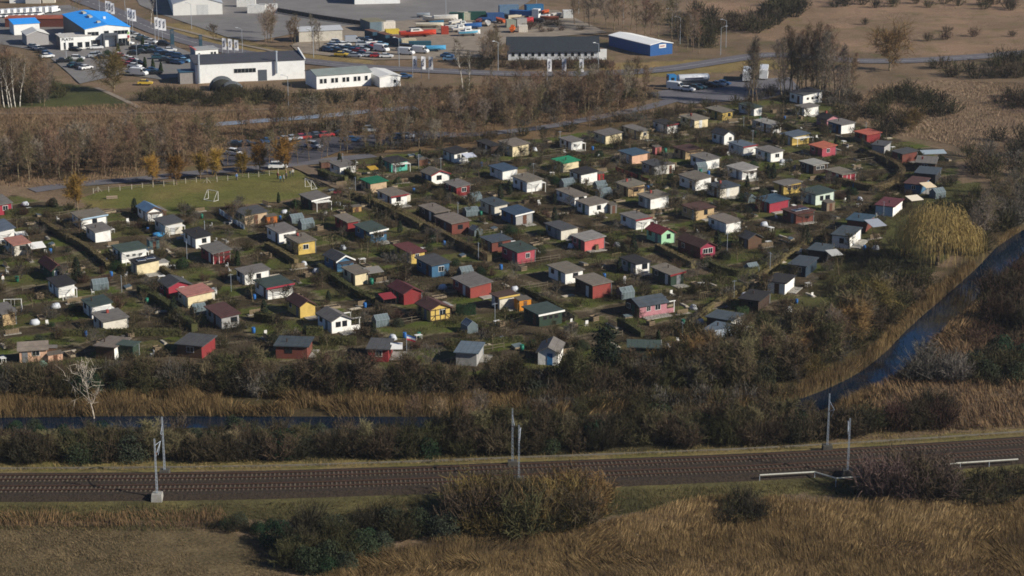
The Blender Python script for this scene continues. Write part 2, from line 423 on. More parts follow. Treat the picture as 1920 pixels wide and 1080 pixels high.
# ------------------------------------------------------------------ railway
M_BALLAST = mat('ballast_stone', srgb('#33291f'), 0.95, 0.45, 2.2, bump=0.8)
M_RAIL = mat('rusty_rail', srgb('#4a3529'), 0.6, 0.2, 2)
M_SLEEP = mat('concrete_sleeper', srgb('#574c40'), 0.9, 0.25, 2, objvar=.15)
M_CONC = mat('concrete', srgb('#9b978e'), 0.9, 0.2, 1.5, dirt=.4)
M_STEEL = mat('galvanised_steel', srgb('#9aa1a7'), 0.5, 0.1, 2)
prof = [(-6.2, 0.15), (-4.3, 0.86), (4.0, 0.86), (5.0, 0.4)]
bm_ = MB(); rings = [offset_line(TRACK_M, o) for o, z in prof]
fineN = len(TRACK_M)
for k in range(fineN):
    for (o, z), r in zip(prof, rings): bm_.v.append((r[k][0], r[k][1], z))
for k in range(fineN - 1):
    for j in range(3): bm_.f.append([k * 4 + j, k * 4 + j + 1, k * 4 + 5 + j, k * 4 + 4 + j][::-1])
ballast = bm_.obj('railway_track', M_BALLAST)
if ballast.data.polygons[1].normal.z < 0: ballast.data.flip_normals()
kind(ballast, 'structure', 'two railway tracks on a bed of brown ballast')
sleeper_spots = []
for tr in (TRACK_N, TRACK_S):
    for off in (-0.7525, 0.7525):
        ln = offset_line(tr, off); m = MB()
        a = offset_line(ln, .05); b = offset_line(ln, -.05)
        for k in range(len(ln)):
            m.v += [(a[k][0], a[k][1], .97), (b[k][0], b[k][1], .97), (b[k][0], b[k][1], 1.12), (a[k][0], a[k][1], 1.12)]
        for k in range(len(ln) - 1):
            for j in range(4): m.f.append([k * 4 + j, k * 4 + (j + 1) % 4, k * 4 + 4 + (j + 1) % 4, k * 4 + 4 + j])
        m.obj('rail', M_RAIL, ballast)
    acc = 0.0
    for (ax, ay), (bx, by) in zip(tr[:-1], tr[1:]):
        L = math.hypot(bx - ax, by - ay); ang = math.atan2(by - ay, bx - ax)
        while acc < L:
            sleeper_spots.append((ax + (bx - ax) * acc / L, ay + (by - ay) * acc / L, ang)); acc += 0.62
        acc -= L
sm = MB().hexa([(-.14, -1.3, 0), (.14, -1.3, 0), (.14, 1.3, 0), (-.14, 1.3, 0), (-.1, -1.28, .16), (.1, -1.28, .16), (.1, 1.28, .16), (-.1, 1.28, .16)]).mesh('sleeper')
sm.materials.append(M_SLEEP)
def vis_px(x, y): 
    z = y * CP + (HC - 1) * SP; return CX + F_PX * x / z
vis = [s for s in sleeper_spots if -10 < vis_px(s[0], s[1]) < 1930]
vis.sort(key=lambda s: s[1])
for s in vis[:300]:
    o = link('sleeper', sm, None, ballast, (s[0], s[1], .76), s[2])
rest = MB()
for x, y, a in vis[300:]:
    c, s_ = math.cos(a), math.sin(a)
    def tr_(px_, py_, z): return (x + px_ * c - py_ * s_, y + px_ * s_ + py_ * c, z)
    rest.hexa([tr_(-.14, -1.3, .76), tr_(.14, -1.3, .76), tr_(.14, 1.3, .76), tr_(-.14, 1.3, .76), tr_(-.1, -1.28, .92), tr_(.1, -1.28, .92), tr_(.1, 1.28, .92), tr_(-.1, 1.28, .92)])
kind(rest.obj('sleeper_row', M_SLEEP, ballast), 'stuff')
# concrete cable trough north of the tracks
ct = offset_line(TRACK_N, 5.6); m = MB()
ct = [(x, y) for x, y in ct]; a = offset_line(ct, .11); b = offset_line(ct, -.11)
for k in range(len(ct)): m.v += [(a[k][0], a[k][1], .0), (b[k][0], b[k][1], .0), (b[k][0], b[k][1], .3), (a[k][0], a[k][1], .3)]
for k in range(len(ct) - 1):
    for j in range(4): m.f.append([k * 4 + j, k * 4 + (j + 1) % 4, k * 4 + 4 + (j + 1) % 4, k * 4 + 4 + j])
tag(m.obj('cable_trough', mat('trough_concrete', srgb('#6b6559'), .9, .2, 1)), 'thin pale concrete cable trough along the railway tracks', 'trough')

def catenary_mast(px, py, hgt, side, label):
    p = G(px, py, .75); t = thing('catenary_mast', (p.x, p.y, .45))
    m = MB()
    for sx in (-1, 1):
        for sy in (-1, 1):
            m.bar((sx * .1, sy * .1, .9), (sx * .06, sy * .06, hgt), .032, 4)
    k = .9
    while k < hgt - .3:
        f = .1 - .04 * (k - .9) / (hgt - .9)
        m.bar((-f, -f, k), (f, -f, k + .35), .025, 3); m.bar((f, f, k), (-f, f, k + .35), .025, 3)
        m.bar((-f, f, k), (-f, -f, k + .35), .025, 3); m.bar((f, -f, k), (f, f, k + .35), .025, 3); k += .5
    m.obj('lattice_pole', M_STEEL, t)
    MB().hexa([(-.75, -.75, -.6), (.75, -.75, -.6), (.75, .75, -.6), (-.75, .75, -.6), (-.65, -.65, .95), (.65, -.65, .95), (.65, .65, .95), (-.65, .65, .95)]).obj('foundation', M_CONC if 'pale concrete' in label else mat('dark_concrete', srgb('#4a463f'), .9, .2, 1.5), t)
    d = side
    MB().bar((0, d * .15, hgt - 2.6), (0.25, d * 2.9, hgt - 1.4), .05, 5).bar((0, d * .15, hgt - 1.0), (0.25, d * 2.9, hgt - 1.4), .04, 5).bar((0.25, d * 2.9, hgt - 1.4), (0.1, d * 1.6, hgt - 2.9), .035, 4).obj('bracket_arm', M_STEEL, t)
    MB().bar((0, d * .5, hgt - 2.45), (.03, d * .85, hgt - 2.28), .09, 6).obj('insulator', mat('brown_insulator', srgb('#5b3a28'), .4), t)
    tag(t, label, 'mast', 'catenary masts beside the railway')
    return t
for a in [(295, 933, 8.6, 1, 'lattice catenary mast on a pale concrete block south of the tracks near the short field'),
          (309, 889, 8.6, -1, 'lattice catenary mast north of the tracks behind the mast on a pale block'),
          (961, 872, 8.6, -1, 'lattice catenary mast north of the tracks above the golden brown bushes'),
          (973, 903, 8.4, 1, 'lattice catenary mast rising out of the golden brown bushes south of the tracks'),
          (1551, 842, 8.6, -1, 'lattice catenary mast north of the tracks near the river bend'),
          (1589, 889, 8.4, 1, 'lattice catenary mast south of the tracks beside the pale handrail')]: catenary_mast(*a)
# handrail / guard pipe on the south side
gr = thing('handrail', G(1650, 893, 0.3)); o0 = gr.location
pts = [(1424, 903), (1527, 897), (1567, 909), (1625, 905), (1650, 893), (1800, 880), (1908, 873)]
gp = [G(x, y, 0.3) for x, y in pts]; m = MB()
for a, b in zip(gp[:-1], gp[1:]):
    m.bar(a - o0 + Vector((0, 0, .95)), b - o0 + Vector((0, 0, .95)), .11, 6)
m.obj('pipe', mat('pale_pipe', srgb('#b5b3a6'), .6), gr)
for a, b in zip(gp[:-1], gp[1:]):
    n = max(1, int((b - a).length / 4))
    for k in range(n):
        q = a.lerp(b, k / n) - o0; MB().bar(q + Vector((0, 0, -.4)), q + Vector((0, 0, .9)), .05, 5).obj('support', M_STEEL, gr)
tag(gr, 'long pale pipe handrail on short supports beside the railway', 'handrail')

# ------------------------------------------------------------------ garden huts
WALL = dict(white='#e6e3db', offwhite='#cfc8b8', cream='#d9c9a2', beige='#b89f80', yellow='#c4a75a', crimson='#93303d', red='#7e2a2c', brick='#8a4038', pinkred='#a04650', salmon='#b9605c', pink='#a8747a', magenta='#8c3045', mint='#9dc9a0', turquoise='#58b09c', blue='#3c627e', darkblue='#24323e', green='#2e4a38', darkgreen='#2a3a2e', grey='#9a9894', brown='#57402f', darkbrown='#3b2c23', dark='#2e2b2b', redbrown='#6b3a30', tan='#b59a72', palegreen='#c3cfbe', peach='#cfa588', orange='#b5682a', lightblue='#9fb6c6')
ROOF = dict(grey='#6c6762', brgrey='#72695e', dgrey='#484849', slate='#3f474d', black='#292728', blue='#364a5b', bluegrey='#56616c', dgreen='#3c4842', green='#1f8a5e', emerald='#0f6a50', brown='#4f3730', red='#8c3e3c', salmon='#a85048', maroon='#5b2f2f', pinkish='#a06a60', lgrey='#8f8b84', shiny='#5f7f98', white='#c9c9c6', sky='#2f8fd6')
WNAME = dict(offwhite='off white', palegreen='pale green', darkgreen='dark green', darkblue='dark blue', darkbrown='dark brown', pinkred='pinkish red', redbrown='red brown', lightblue='light blue', dark='blackish', brick='brick red', magenta='magenta red', salmon='salmon pink')
RNAME = dict(brgrey='grey brown', dgrey='dark grey', dgreen='dark green grey', lgrey='light grey', bluegrey='blue grey', slate='slate dark', emerald='dark emerald', shiny='shiny blue', sky='bright blue', pinkish='pinkish brown', salmon='salmon red', maroon='maroon', black='black')
for k, h in list(WALL.items()): WALL[k] = mat('painted_wall_' + k, srgb(h), .85, .1, 1.3, dirt=.3)
for k, h in list(ROOF.items()): ROOF[k] = mat('roofing_' + k, srgb(h), .9, .28, 1.0, dirt=.3, objvar=.1, seam=(1.0, .3, 'Y', .1))
M_GLASS = mat('window_glass', srgb('#1b2228'), .12, .05, spec=.6)
M_FRAME = mat('white_frame', srgb('#d5d3cc'), .7, .05)
M_DFRAME = mat('dark_frame', srgb('#3a2c24'), .7, .1)
M_DOOR = {k: mat('door_' + k, srgb(h), .7, .1) for k, h in dict(brown='#5b3b2a', white='#c9c9c4', blue='#2f6d9e', green='#274c38', grey='#6f7072').items()}

def span(P0, d, px_t, z=0.0):
    """length along d from P0 until the pixel column px_t is reached"""
    t = px_t - CX; z0 = P0.y * CP + (HC - z) * SP
    den = F_PX * d[0] - t * d[1] * CP
    return (t * z0 - F_PX * P0.x) / den if abs(den) > 1e-6 else 4.0

HUTS = '''
A -5 535 80 95 75 crimson grey p 60 w1
A 615 640 70 185 47 white brgrey p 60 w1 f=lightblue
A 718 740 68 115 78 white grey p 60
A 1110 585 75 110 40 white shiny gy 60 d f=brown
A 1240 685 75 130 75 offwhite dgrey p 60 d
A 1470 785 90 110 48 white black p 60 w1
A 1600 903 90 130 75 red grey p 60 x
A 915 895 65 185 85 white dgreen p 60 w3
A 1030 985 45 165 72 cream black p 60 s
A -20 735 80 130 34 white bluegrey p 60
A 110 840 65 115 62 offwhite pinkish p 60 w1
E 395 110 150 80 52 green maroon gy 60 w1 d
E 1838 140 60 180 45 white grey p 60 w1
E 1268 240 70 165 58 crimson dgrey gy 60 w1
A 1838 612 75 165 75 beige dgrey p 60 d
E 1412 310 75 180 68 cream pinkish p 60
E 1665 470 115 130 78 grey brown p 60 w1
E 693 390 65 145 62 white dgreen p 60 d
E 778 503 75 180 66 offwhite grey p 60
E 442 237 75 120 66 white black p 60
E 150 720 40 205 82 peach brgrey gx 78 w1 d
E 862 702 140 55 78 brown brgrey p 15 R=white D=5.5
E 1515 692 185 75 82 brown dgrey p 15 R=red w1 D=5.5
F 90 248 95 185 72 white dgreen p 60 w1 f=crimson
F 333 387 95 112 85 yellow brown gy 60
F 570 502 105 145 42 white grey gy 60 w2 v
F 385 695 235 9 74 redbrown slate p 4 w1 D=5
F 992 716 150 10 74 red dgrey p 4 w1 D=5.5
F 1655 747 155 35 92 grey bluegrey p 9 D=6
F 1110 290 110 130 46 red maroon gy 60
F 1308 415 100 150 75 yellow brown gy 60 t w1
F 1608 238 130 155 78 brick grey p 60
F 1828 322 60 130 76 offwhite brown p 60 f=yellow
F 745 141 90 95 82 cream brgrey p 60
B 1320 1002 115 130 88 blue dgrey p 60 w1
B 632 241 75 115 65 white grey p 60 w1
B 1015 211 75 120 60 turquoise black p 60 w2 d
B 1488 141 85 100 47 white black p 60 w2
B 1318 306 75 130 42 white brgrey gy 60 w1 f=red L=blue
B 1505 397 92 98 57 red grey p 60 w1
B 860 367 70 120 40 beige emerald p 60
B 1018 469 105 115 68 white brgrey p 60 w1 f=red
B 425 498 90 120 40 darkbrown grey p 60 f=white
B 690 664 95 80 55 red brgrey p 60
B 860 742 115 120 62 blue dgreen p 60 w2 f=white
B 175 752 90 125 82 white grey p 60 w1
B 320 832 92 125 88 yellow brgrey p 60 w1 L=tan
B 1345 592 115 100 50 dark brgrey p 60
B 1470 682 122 130 82 redbrown brgrey p 60 w1
B 1790 541 105 95 62 offwhite slate p 60
C 30 612 110 120 72 grey blue p 60 d L=blue f=white
B 1770 817 80 140 72 redbrown slate p 60 w1
C 40 902 115 130 88 pinkred dgreen p 60 w1
B 1165 902 125 100 70 yellow maroon p 60 w1
B 610 962 95 120 48 blue dgrey gy 60 f=white
B 1850 272 95 100 50 white blue p 60
C 5 96 100 120 76 cream brgrey p 60
C 112 363 105 112 76 white brgrey p 60
C 518 299 85 120 66 white black p 60
C 385 213 80 115 38 cream green p 60
C 445 51 85 80 50 white grey p 60 w1
C 470 469 135 90 66 white brgrey p 60 w1
C 578 536 90 135 72 white brgrey p 60 w1
C 870 396 95 120 52 tan brgrey p 60 w1
C 1038 491 90 135 77 white brgrey p 60 L=grey
C 900 152 95 115 42 peach blue p 60
C 1065 236 90 90 60 grey dgrey p 60
C 1300 118 85 110 36 tan brown p 60
C 1455 191 115 98 66 white grey p 60
C 1375 351 120 115 76 white brgrey p 60
C 1560 407 95 140 66 offwhite slate p 60 d
C 1725 271 110 110 56 white lgrey p 60 w1
C 1735 91 110 90 66 white bluegrey p 60 f=red
D 20 137 110 90 67 white grey p 60 w1
C 930 646 115 105 42 white grey p 60 f=red
C 1120 753 110 95 76 mint red gy 60 w1
C 545 806 95 145 66 salmon lgrey p 60
C 368 723 115 100 57 offwhite dgrey p 60 L=grey
C 1378 573 105 135 38 tan brown p 60 w1
C 1605 671 130 108 72 white brgrey p 60
C 1412 863 170 110 86 magenta brown gy 60 w2 L=redbrown
C 1770 792 65 100 52 brown dgrey gy 60
C 928 983 110 100 76 white black p 60 w1 L=grey
C 1190 1067 140 95 68 darkgreen brgrey p 60 d f=red
C 400 1052 125 130 72 white brgrey p 60 w1
G 605 242 132 135 100 brick brgrey p 60 L=darkbrown
D 10 517 105 140 52 crimson blue p 60
D 405 99 92 100 62 pinkred salmon p 60 w1
D 340 229 100 100 57 darkbrown lgrey p 60 w2
D 555 301 125 100 67 crimson brgrey p 60 x
D 115 382 70 130 57 yellow grey p 60 w2
D 355 461 110 135 77 palegreen dgreen p 60 w2
D 208 601 100 130 62 redbrown brown p 60 w1 s
D 1005 142 75 110 47 redbrown dgrey p 60
D 1250 217 140 20 60 darkbrown grey p 15 w1
D 1140 380 120 100 60 blue brown p 25 w1
D 1252 300 150 55 36 dark slate p 20
D 935 547 130 75 62 lightblue maroon p 25 R=white
D 730 662 140 60 62 redbrown blue p 25
D 610 786 132 95 88 white slate p 25 w1
D 430 890 130 60 58 dark slate p 25
D 280 1002 125 85 66 darkblue slate p 25 w1
H 125 211 130 70 62 white black p 25 d
D 870 82 90 45 52 grey dgrey p 25
V 1165 1003 105 72 56 white black p 60 f=red
V 1368 963 105 100 50 cream brgrey p 60 d
V 1578 906 120 76 50 yellow brgrey p 60 w1
V 1815 871 110 56 56 white dgreen p 60
V 960 1051 130 66 56 cream grey p 60 w1
V 702 1083 85 120 62 cream grey p 60
V 1590 1089 90 72 72 white dgrey gy 60 w1
W 30 1003 130 66 56 white lgrey p 60 w2
W 180 1091 82 125 42 yellow bluegrey p 60 w1
W 270 872 65 105 58 white grey p 60
W 262 783 100 140 66 white dgrey p 60 w3
W 440 958 76 100 46 pink black gy 60
W 548 1006 100 97 66 white grey p 60 L=blue
W 740 1076 90 100 34 red salmon p 60
B 1760 82 100 62 34 darkbrown black p 60
G 205 452 116 170 76 darkgreen dgreen p 60 w3 f=white
G 955 386 105 205 66 pink slate gx 60 w2 v L=darkbrown
G 345 742 150 42 92 white grey gx 10 d D=5.5
G 1105 706 230 8 80 darkgreen dgreen p 3 f=white D=4
G 1640 497 180 80 44 dark slate p 28 R=white w1
G 1590 592 150 95 42 lightblue bluegrey p 30
G 1845 347 140 85 66 darkbrown black p 25 w1
E 1000 692 80 42 72 darkgreen dgreen p 15
E 25 445 70 60 60 tan grey p 60
'''
HUT_BOXES = []
hut_list = []
def build_hut(spec):
    q = spec.split(); tl = q[0]; zx, zy, wl_, wr_, hz = map(float, q[1:6]); wall, roof, typ = q[6:9]; phi = math.radians(float(q[9])); ft = q[10:]
    opt = dict(x.split('=') for x in ft if '=' in x); flags = [x for x in ft if '=' not in x]
    px, py = TP(tl, zx, zy); P = G(px, py); s = PXM(px, py)
    d1 = (math.sin(phi), math.cos(phi)); d2 = (-math.cos(phi), math.sin(phi))
    L1 = span(P, d1, px + wr_ / 4); L2 = span(P, d2, px - wl_ / 4)
    L1 = float(opt['D']) if 'D' in opt else min(max(L1, 2.2), 8.0); L2 = min(max(L2, 2.6), 7.6)
    h = min(max(hz / 4 / s * 1.06, 2.15), 3.0)
    rg = random.Random(int(zx * 7 + zy * 13 + ord(tl)))
    cx, cy = P.x + d1[0] * L1 / 2 + d2[0] * L2 / 2, P.y + d1[1] * L1 / 2 + d2[1] * L2 / 2
    HUT_BOXES.append((cx, cy, math.hypot(L1, L2) / 2))
    t = thing('garden_hut', (cx, cy, 0), math.pi / 2 - phi)
    x0, x1, y0, y1 = -L1 / 2, L1 / 2, -L2 / 2, L2 / 2
    zb = -0.35; slx = rg.uniform(.03, .1) if phi > .6 else rg.uniform(-.02, .02)
    wm_ = WALL[wall]; lw = WALL[opt.get('L', wall)]; rw = WALL[opt.get('R', wall)]
    rise = 0.85 if typ != 'p' else 0
    def zt(x, y):
        if typ == 'p': return h + slx * (x - x0) + .015 * y
        if typ == 'gy': return h + rise * (1 - abs(x) / (L1 / 2))
        return h + rise * (1 - abs(y) / (L2 / 2))
    # walls as one shell, side walls may take another tone, some with shade put into the colour
    a, b, c, d = (x0, y0), (x1, y0), (x1, y1), (x0, y1)
    def wq(p, q_, m):
        pts = [(p[0], p[1], zb), (q_[0], q_[1], zb), (q_[0], q_[1], zt(*q_))]
        mid = ((p[0] + q_[0]) / 2, (p[1] + q_[1]) / 2)
        if typ != 'p': pts.append((mid[0], mid[1], max(zt(*mid), zt(*p))))
        pts.append((p[0], p[1], zt(*p))); m.poly(pts)
    w = MB(); wq(a, b, w); wq(b, c, w); wq(c, d, w); wq(d, a, w)
    wo = w.obj('wall', wm_, t)
    front_m = rw if 'R' in opt else wm_
    # which face takes the lit or shaded tone: with a small turn the side (x0) faces the viewer and the y0 face is the lit gable end
    if 'L' in opt or 'R' in opt:
        wo.data.materials.append(lw); wo.data.materials.append(rw)
        if 'L' in opt: wo.data.polygons[3].material_index = 1
        if 'R' in opt: wo.data.polygons[0].material_index = 2
    ov = .34; th = .16
    r = MB()
    if typ == 'p':
        X0, X1, Y0, Y1 = x0 - ov, x1 + ov, y0 - ov, y1 + ov
        r.hexa([(X, Y, zt(X, Y) + .004) for X, Y in ((X0, Y0), (X1, Y0), (X1, Y1), (X0, Y1))] + [(X, Y, zt(X, Y) + th) for X, Y in ((X0, Y0), (X1, Y0), (X1, Y1), (X0, Y1))])
    elif typ == 'gy':
        k = rise / (L1 / 2); e = h - k * ov
        for sgn in (-1, 1):
            xe = sgn * (L1 / 2 + ov); pts = [(0, y0 - ov, h + rise), (xe, y0 - ov, e), (xe, y1 + ov, e), (0, y1 + ov, h + rise)]
            pts = pts if sgn > 0 else pts[::-1]
            r.hexa([(x, y, z + .01) for x, y, z in pts] + [(x, y, z + th) for x, y, z in pts])
    else:
        k = rise / (L2 / 2); e = h - k * ov
        for sgn in (-1, 1):
            ye = sgn * (L2 / 2 + ov); pts = [(x0 - ov, 0, h + rise), (x0 - ov, ye, e), (x1 + ov, ye, e), (x1 + ov, 0, h + rise)]
            pts = pts if sgn < 0 else pts[::-1]
            r.hexa([(x, y, z + .01) for x, y, z in pts] + [(x, y, z + th) for x, y, z in pts])
    ro = r.obj('roof', ROOF[roof], t)
    if 'f' in opt:
        fm = WALL.get(opt['f'], wm_); m = MB(); yy = y0 - ov - .035
        if typ == 'p':
            xa, xb = x0 - ov - .02, x1 + ov + .02; za, zc_ = zt(xa, y0), zt(xb, y0)
            m.hexa([(xa, yy, za - .12), (xb, yy, zc_ - .12), (xb, yy + .03, zc_ - .12), (xa, yy + .03, za - .12), (xa, yy, za + th + .03), (xb, yy, zc_ + th + .03), (xb, yy + .03, zc_ + th + .03), (xa, yy + .03, za + th + .03)])
        elif typ == 'gy':
            for sgn in (-1, 1):
                xe = sgn * (L1 / 2 + ov); e2 = h - rise / (L1 / 2) * ov
                pts = [(0, yy, h + rise - .08), (xe, yy, e2 - .08), (xe, yy + .03, e2 - .08), (0, yy + .03, h + rise - .08)]
                pts = pts if sgn > 0 else pts[::-1]
                m.hexa([(x, y, z) for x, y, z in pts] + [(x, y, z + .27) for x, y, z in pts])
        else: m.box(x0 - ov, x1 + ov, yy, yy + .03, h - .3, h - .05)
        m.obj('fascia', fm, ro)
    # windows and doors; the bright face (y0) as in the photograph, the shaded face with a door
    def window(face, c_, w_, zc, hh, fr):
        m = MB(); g = MB(); f = .07
        if face == 'y':
            m.box(c_ - w_ / 2 - f, c_ + w_ / 2 + f, y0 - .04, y0 + .02, zc - hh / 2 - f, zc + hh / 2 + f)
            for sg in (-1, 1): g.box(min(c_ + sg * .03, c_ + sg * (w_ / 2)), max(c_ + sg * .03, c_ + sg * (w_ / 2)), y0 - .055, y0 - .03, zc - hh / 2, zc + hh / 2)
        else:
            m.box(x0 - .04, x0 + .02, c_ - w_ / 2 - f, c_ + w_ / 2 + f, zc - hh / 2 - f, zc + hh / 2 + f)
            for sg in (-1, 1): g.box(x0 - .055, x0 - .03, min(c_ + sg * .03, c_ + sg * w_ / 2), max(c_ + sg * .03, c_ + sg * w_ / 2), zc - hh / 2, zc + hh / 2)
        wo_ = m.obj('window', fr, t); g.obj('pane', M_GLASS, wo_)
    def door(face, c_, col, wd=.9):
        m = MB(); hd = min(1.98, h - .15)
        if face == 'y': m.box(c_ - wd / 2, c_ + wd / 2, y0 - .05, y0 + .02, -.05, hd)
        else: m.box(x0 - .05, x0 + .02, c_ - wd / 2, c_ + wd / 2, -.05, hd)
        do = m.obj('door', M_DOOR[col], t)
        hdl = MB()
        if face == 'y': hdl.box(c_ + wd / 2 - .14, c_ + wd / 2 - .06, y0 - .09, y0 - .045, .95, 1.1)
        else: hdl.box(x0 - .09, x0 - .045, c_ + wd / 2 - .14, c_ + wd / 2 - .06, .95, 1.1)
        hdl.obj('handle', M_STEEL, do)
    side_is_front = phi < math.radians(30)
    nw = next((int(x[1]) for x in flags if x[0] == 'w' and x[1:].isdigit()), 0)
    fr = M_FRAME if rg.random() < .55 or wall in ('magenta', 'red', 'pink', 'crimson', 'blue') else M_DFRAME
    hasd = 'd' in flags
    Lf, face, o_ = (L2, 'x', 0) if side_is_front else (L1, 'y', 0)
    slots = nw + (1 if hasd else 0)
    for k in range(nw):
        c_ = -Lf / 2 + Lf * (k + (1.5 if hasd else 1) - .0) / (slots + (0.5 if hasd else 1)) if slots > 1 else Lf * rg.uniform(-.12, .22)
        c_ = max(-Lf / 2 + .6, min(Lf / 2 - .6, c_))
        window(face, c_, rg.uniform(.75, 1.15) if nw < 3 else .6, 1.45, rg.uniform(.75, .95) if nw < 3 else .5, fr)
    if hasd:
        door(face, -Lf / 2 + .85 if nw else Lf * rg.uniform(-.1, .1), rg.choice(['brown', 'white', 'brown', 'grey', 'blue']))
    if not side_is_front:
        door('x', L2 * rg.uniform(-.3, -.05), rg.choice(['brown', 'white', 'green', 'grey']))
        if L2 > 3.6: window('x', L2 * .27, .95, 1.45, .8, M_FRAME if rg.random() < .5 else M_DFRAME)
    if 's' in flags:
        for k in range(2):
            xa = x0 + .5 + k * L1 * .42; z = zt(xa + L1 * .38, .1) + .2
            pn = MB().box(xa, xa + L1 * .38, -L2 * .3, 0.1, z + .0, z + .06).obj('solar_panel', mat('solar_frame', srgb('#b9bcc0'), .5), t)
            MB().box(xa + .08, xa + L1 * .38 - .08, -L2 * .3 + .08, .02, z + .06, z + .075).obj('cell_sheet', mat('solar_cells', srgb('#1a2233'), .2), pn)
    if 't' in flags:
        m = MB(); y = y0 - .03
        for f in (0, .25, .5, .75, 1): m.box(x0 + L1 * f - .07, x0 + L1 * f + .07, y - .02, y + .04, 0, h)
        for z in (.1, 1.0, h - .15): m.box(x0, x1, y - .025, y + .035, z - .06, z + .06)
        m.bar((x0, y, .1), (x0 + L1 * .25, y, 1.0), .06, 4).bar((x1, y, .1), (x1 - L1 * .25, y, 1.0), .06, 4)
        m.obj('timber_frame', M_DFRAME, t)
    if 'x' in flags:
        m = MB()
        for f in (.02, .35, .62, .98): m.box(x0 + L1 * f - .05, x0 + L1 * f + .05, y0 - .03, y0 + .02, 0, h - .1)
        m.obj('corner_trim', M_FRAME, t)
    if 'v' in flags:
        # veranda on the right end: posts, beam and rail; the wall behind stays
        m = MB(); X = x1 + 1.7
        for y in (y0 + .1, y1 * .3): MB().box(X - .12, X, y, y + .12, 0, h).obj('post', M_FRAME, t)
        m.box(x1 - .1, X + .2, y0 + .08, y0 + .22, h - .16, h - .01).box(x1, X + .2, y1 * .3, y1 * .3 + .14, h - .16, h - .01).obj('beam', M_FRAME, t)
        MB().box(x1 + .02, X - .13, y0 + .08, y0 + .14, 0, .85).obj('railing', wm_, t)
    elif rg.random() < .4:
        cxm, cym = rg.uniform(-.25, .3) * L1, rg.uniform(-.1, .35) * L2; z = zt(cxm, cym) + .1
        MB().bar((cxm, cym, z - .1), (cxm, cym, z + .5), .1, 6).bar((cxm, cym, z + .5), (cxm, cym, z + .62), .16, 6).obj('vent_pipe', M_DFRAME, t)
    if not side_is_front and rg.random() < .42:
        # lean-to behind or at the far end
        hh = h * rg.uniform(.72, .86); dd = rg.uniform(1.3, 2.2); wl2 = rg.uniform(.45, .8)
        am = rg.choice([wm_, WALL['brown'], WALL['grey'], WALL['offwhite'], WALL['darkbrown']]); rm = ROOF[rg.choice(['grey', 'brgrey', 'lgrey', 'dgrey', 'brown'])]
        if rg.random() < .5: bx_ = (x1 + .01, x1 + dd, y1 - L2 * wl2, y1 - .05)
        else: bx_ = (x0 + L1 * (1 - wl2), x1 - .05, y1 + .01, y1 + dd)
        an = MB().box(*bx_, -.2, hh).obj('annex', am, t)
        MB().hexa([(bx_[0] - .01, bx_[2] - .15, hh + .02), (bx_[1] + .2, bx_[2] - .15, hh - .08), (bx_[1] + .2, bx_[3] + .15, hh - .08), (bx_[0] - .01, bx_[3] + .15, hh + .02), (bx_[0] - .01, bx_[2] - .15, hh + .12), (bx_[1] + .2, bx_[2] - .15, hh + .02), (bx_[1] + .2, bx_[3] + .15, hh + .02), (bx_[0] - .01, bx_[3] + .15, hh + .12)]).obj('annex_roof', rm, an)
    if rg.random() < .45:
        dd = rg.uniform(1.2, 2.4); MB().box(x0 + rg.uniform(0, .4) * L1, x1, y0 - dd, y0 - .08, -.15, .14).obj('terrace', M_CONC, t)
    if not side_is_front and 'v' not in flags and rg.random() < .22:
        # pergola frame over the terrace
        m = MB(); dd = 1.9; zz = h - .25
        for x in (x0 + .2, x1 - .2): m.box(x - .05, x + .05, y0 - dd, y0 - .06, zz - .12, zz)
        for k in range(5): m.box(x0 + .05, x1 - .05, y0 - dd + k * .42, y0 - dd + k * .42 + .06, zz + .002, zz + .08)
        for x in (x0 + .2, x1 - .2): m.box(x - .05, x + .05, y0 - dd, y0 - dd + .1, 0, zz - .122)
        m.obj('pergola', rg.choice([M_DFRAME, M_FRAME]), t)
    if rg.random() < .08:
        MB().box(-.2, .2, L2 * .2, L2 * .2 + .4, zt(0, L2 * .2 + .4) + .02, zt(0, L2 * .2) + .75).obj('chimney', WALL['brick'], ro)
    if rg.random() < .5:
        MB().bar((x1 + .06, y0 - .05, 0), (x1 + .06, y0 - .05, h - .05), .05, 5).obj('downpipe', M_STEEL, t)
    roofw = RNAME.get(roof, roof); wallw = WNAME.get(wall, wall)
    feat = []
    if 't' in flags: feat = ['half timbered']
    short = f"{wallw} hut with {roofw} {'gable roof' if typ != 'p' else 'roof'}"
    if 't' in flags: short = 'half timbered ' + short
    if 's' in flags: short += ' and solar panels'
    if 'v' in flags: short += ' and veranda'
    if 'x' in flags: short += ' and white wall strips'
    if nw >= 2 and not ('s' in flags or 'v' in flags): short += f" and {['', '', 'two', 'three'][nw]} windows"
    if 'f' in opt: short = short.replace(' hut', f" hut trimmed {WNAME.get(opt['f'], opt['f'])}", 1) if 0 else short + f", {WNAME.get(opt['f'], opt['f'])} fascia"
    hut_list.append([t, short, f"{wallw} {roofw}-roofed hut", cx, cy])
for ln in HUTS.strip().splitlines(): build_hut(ln)
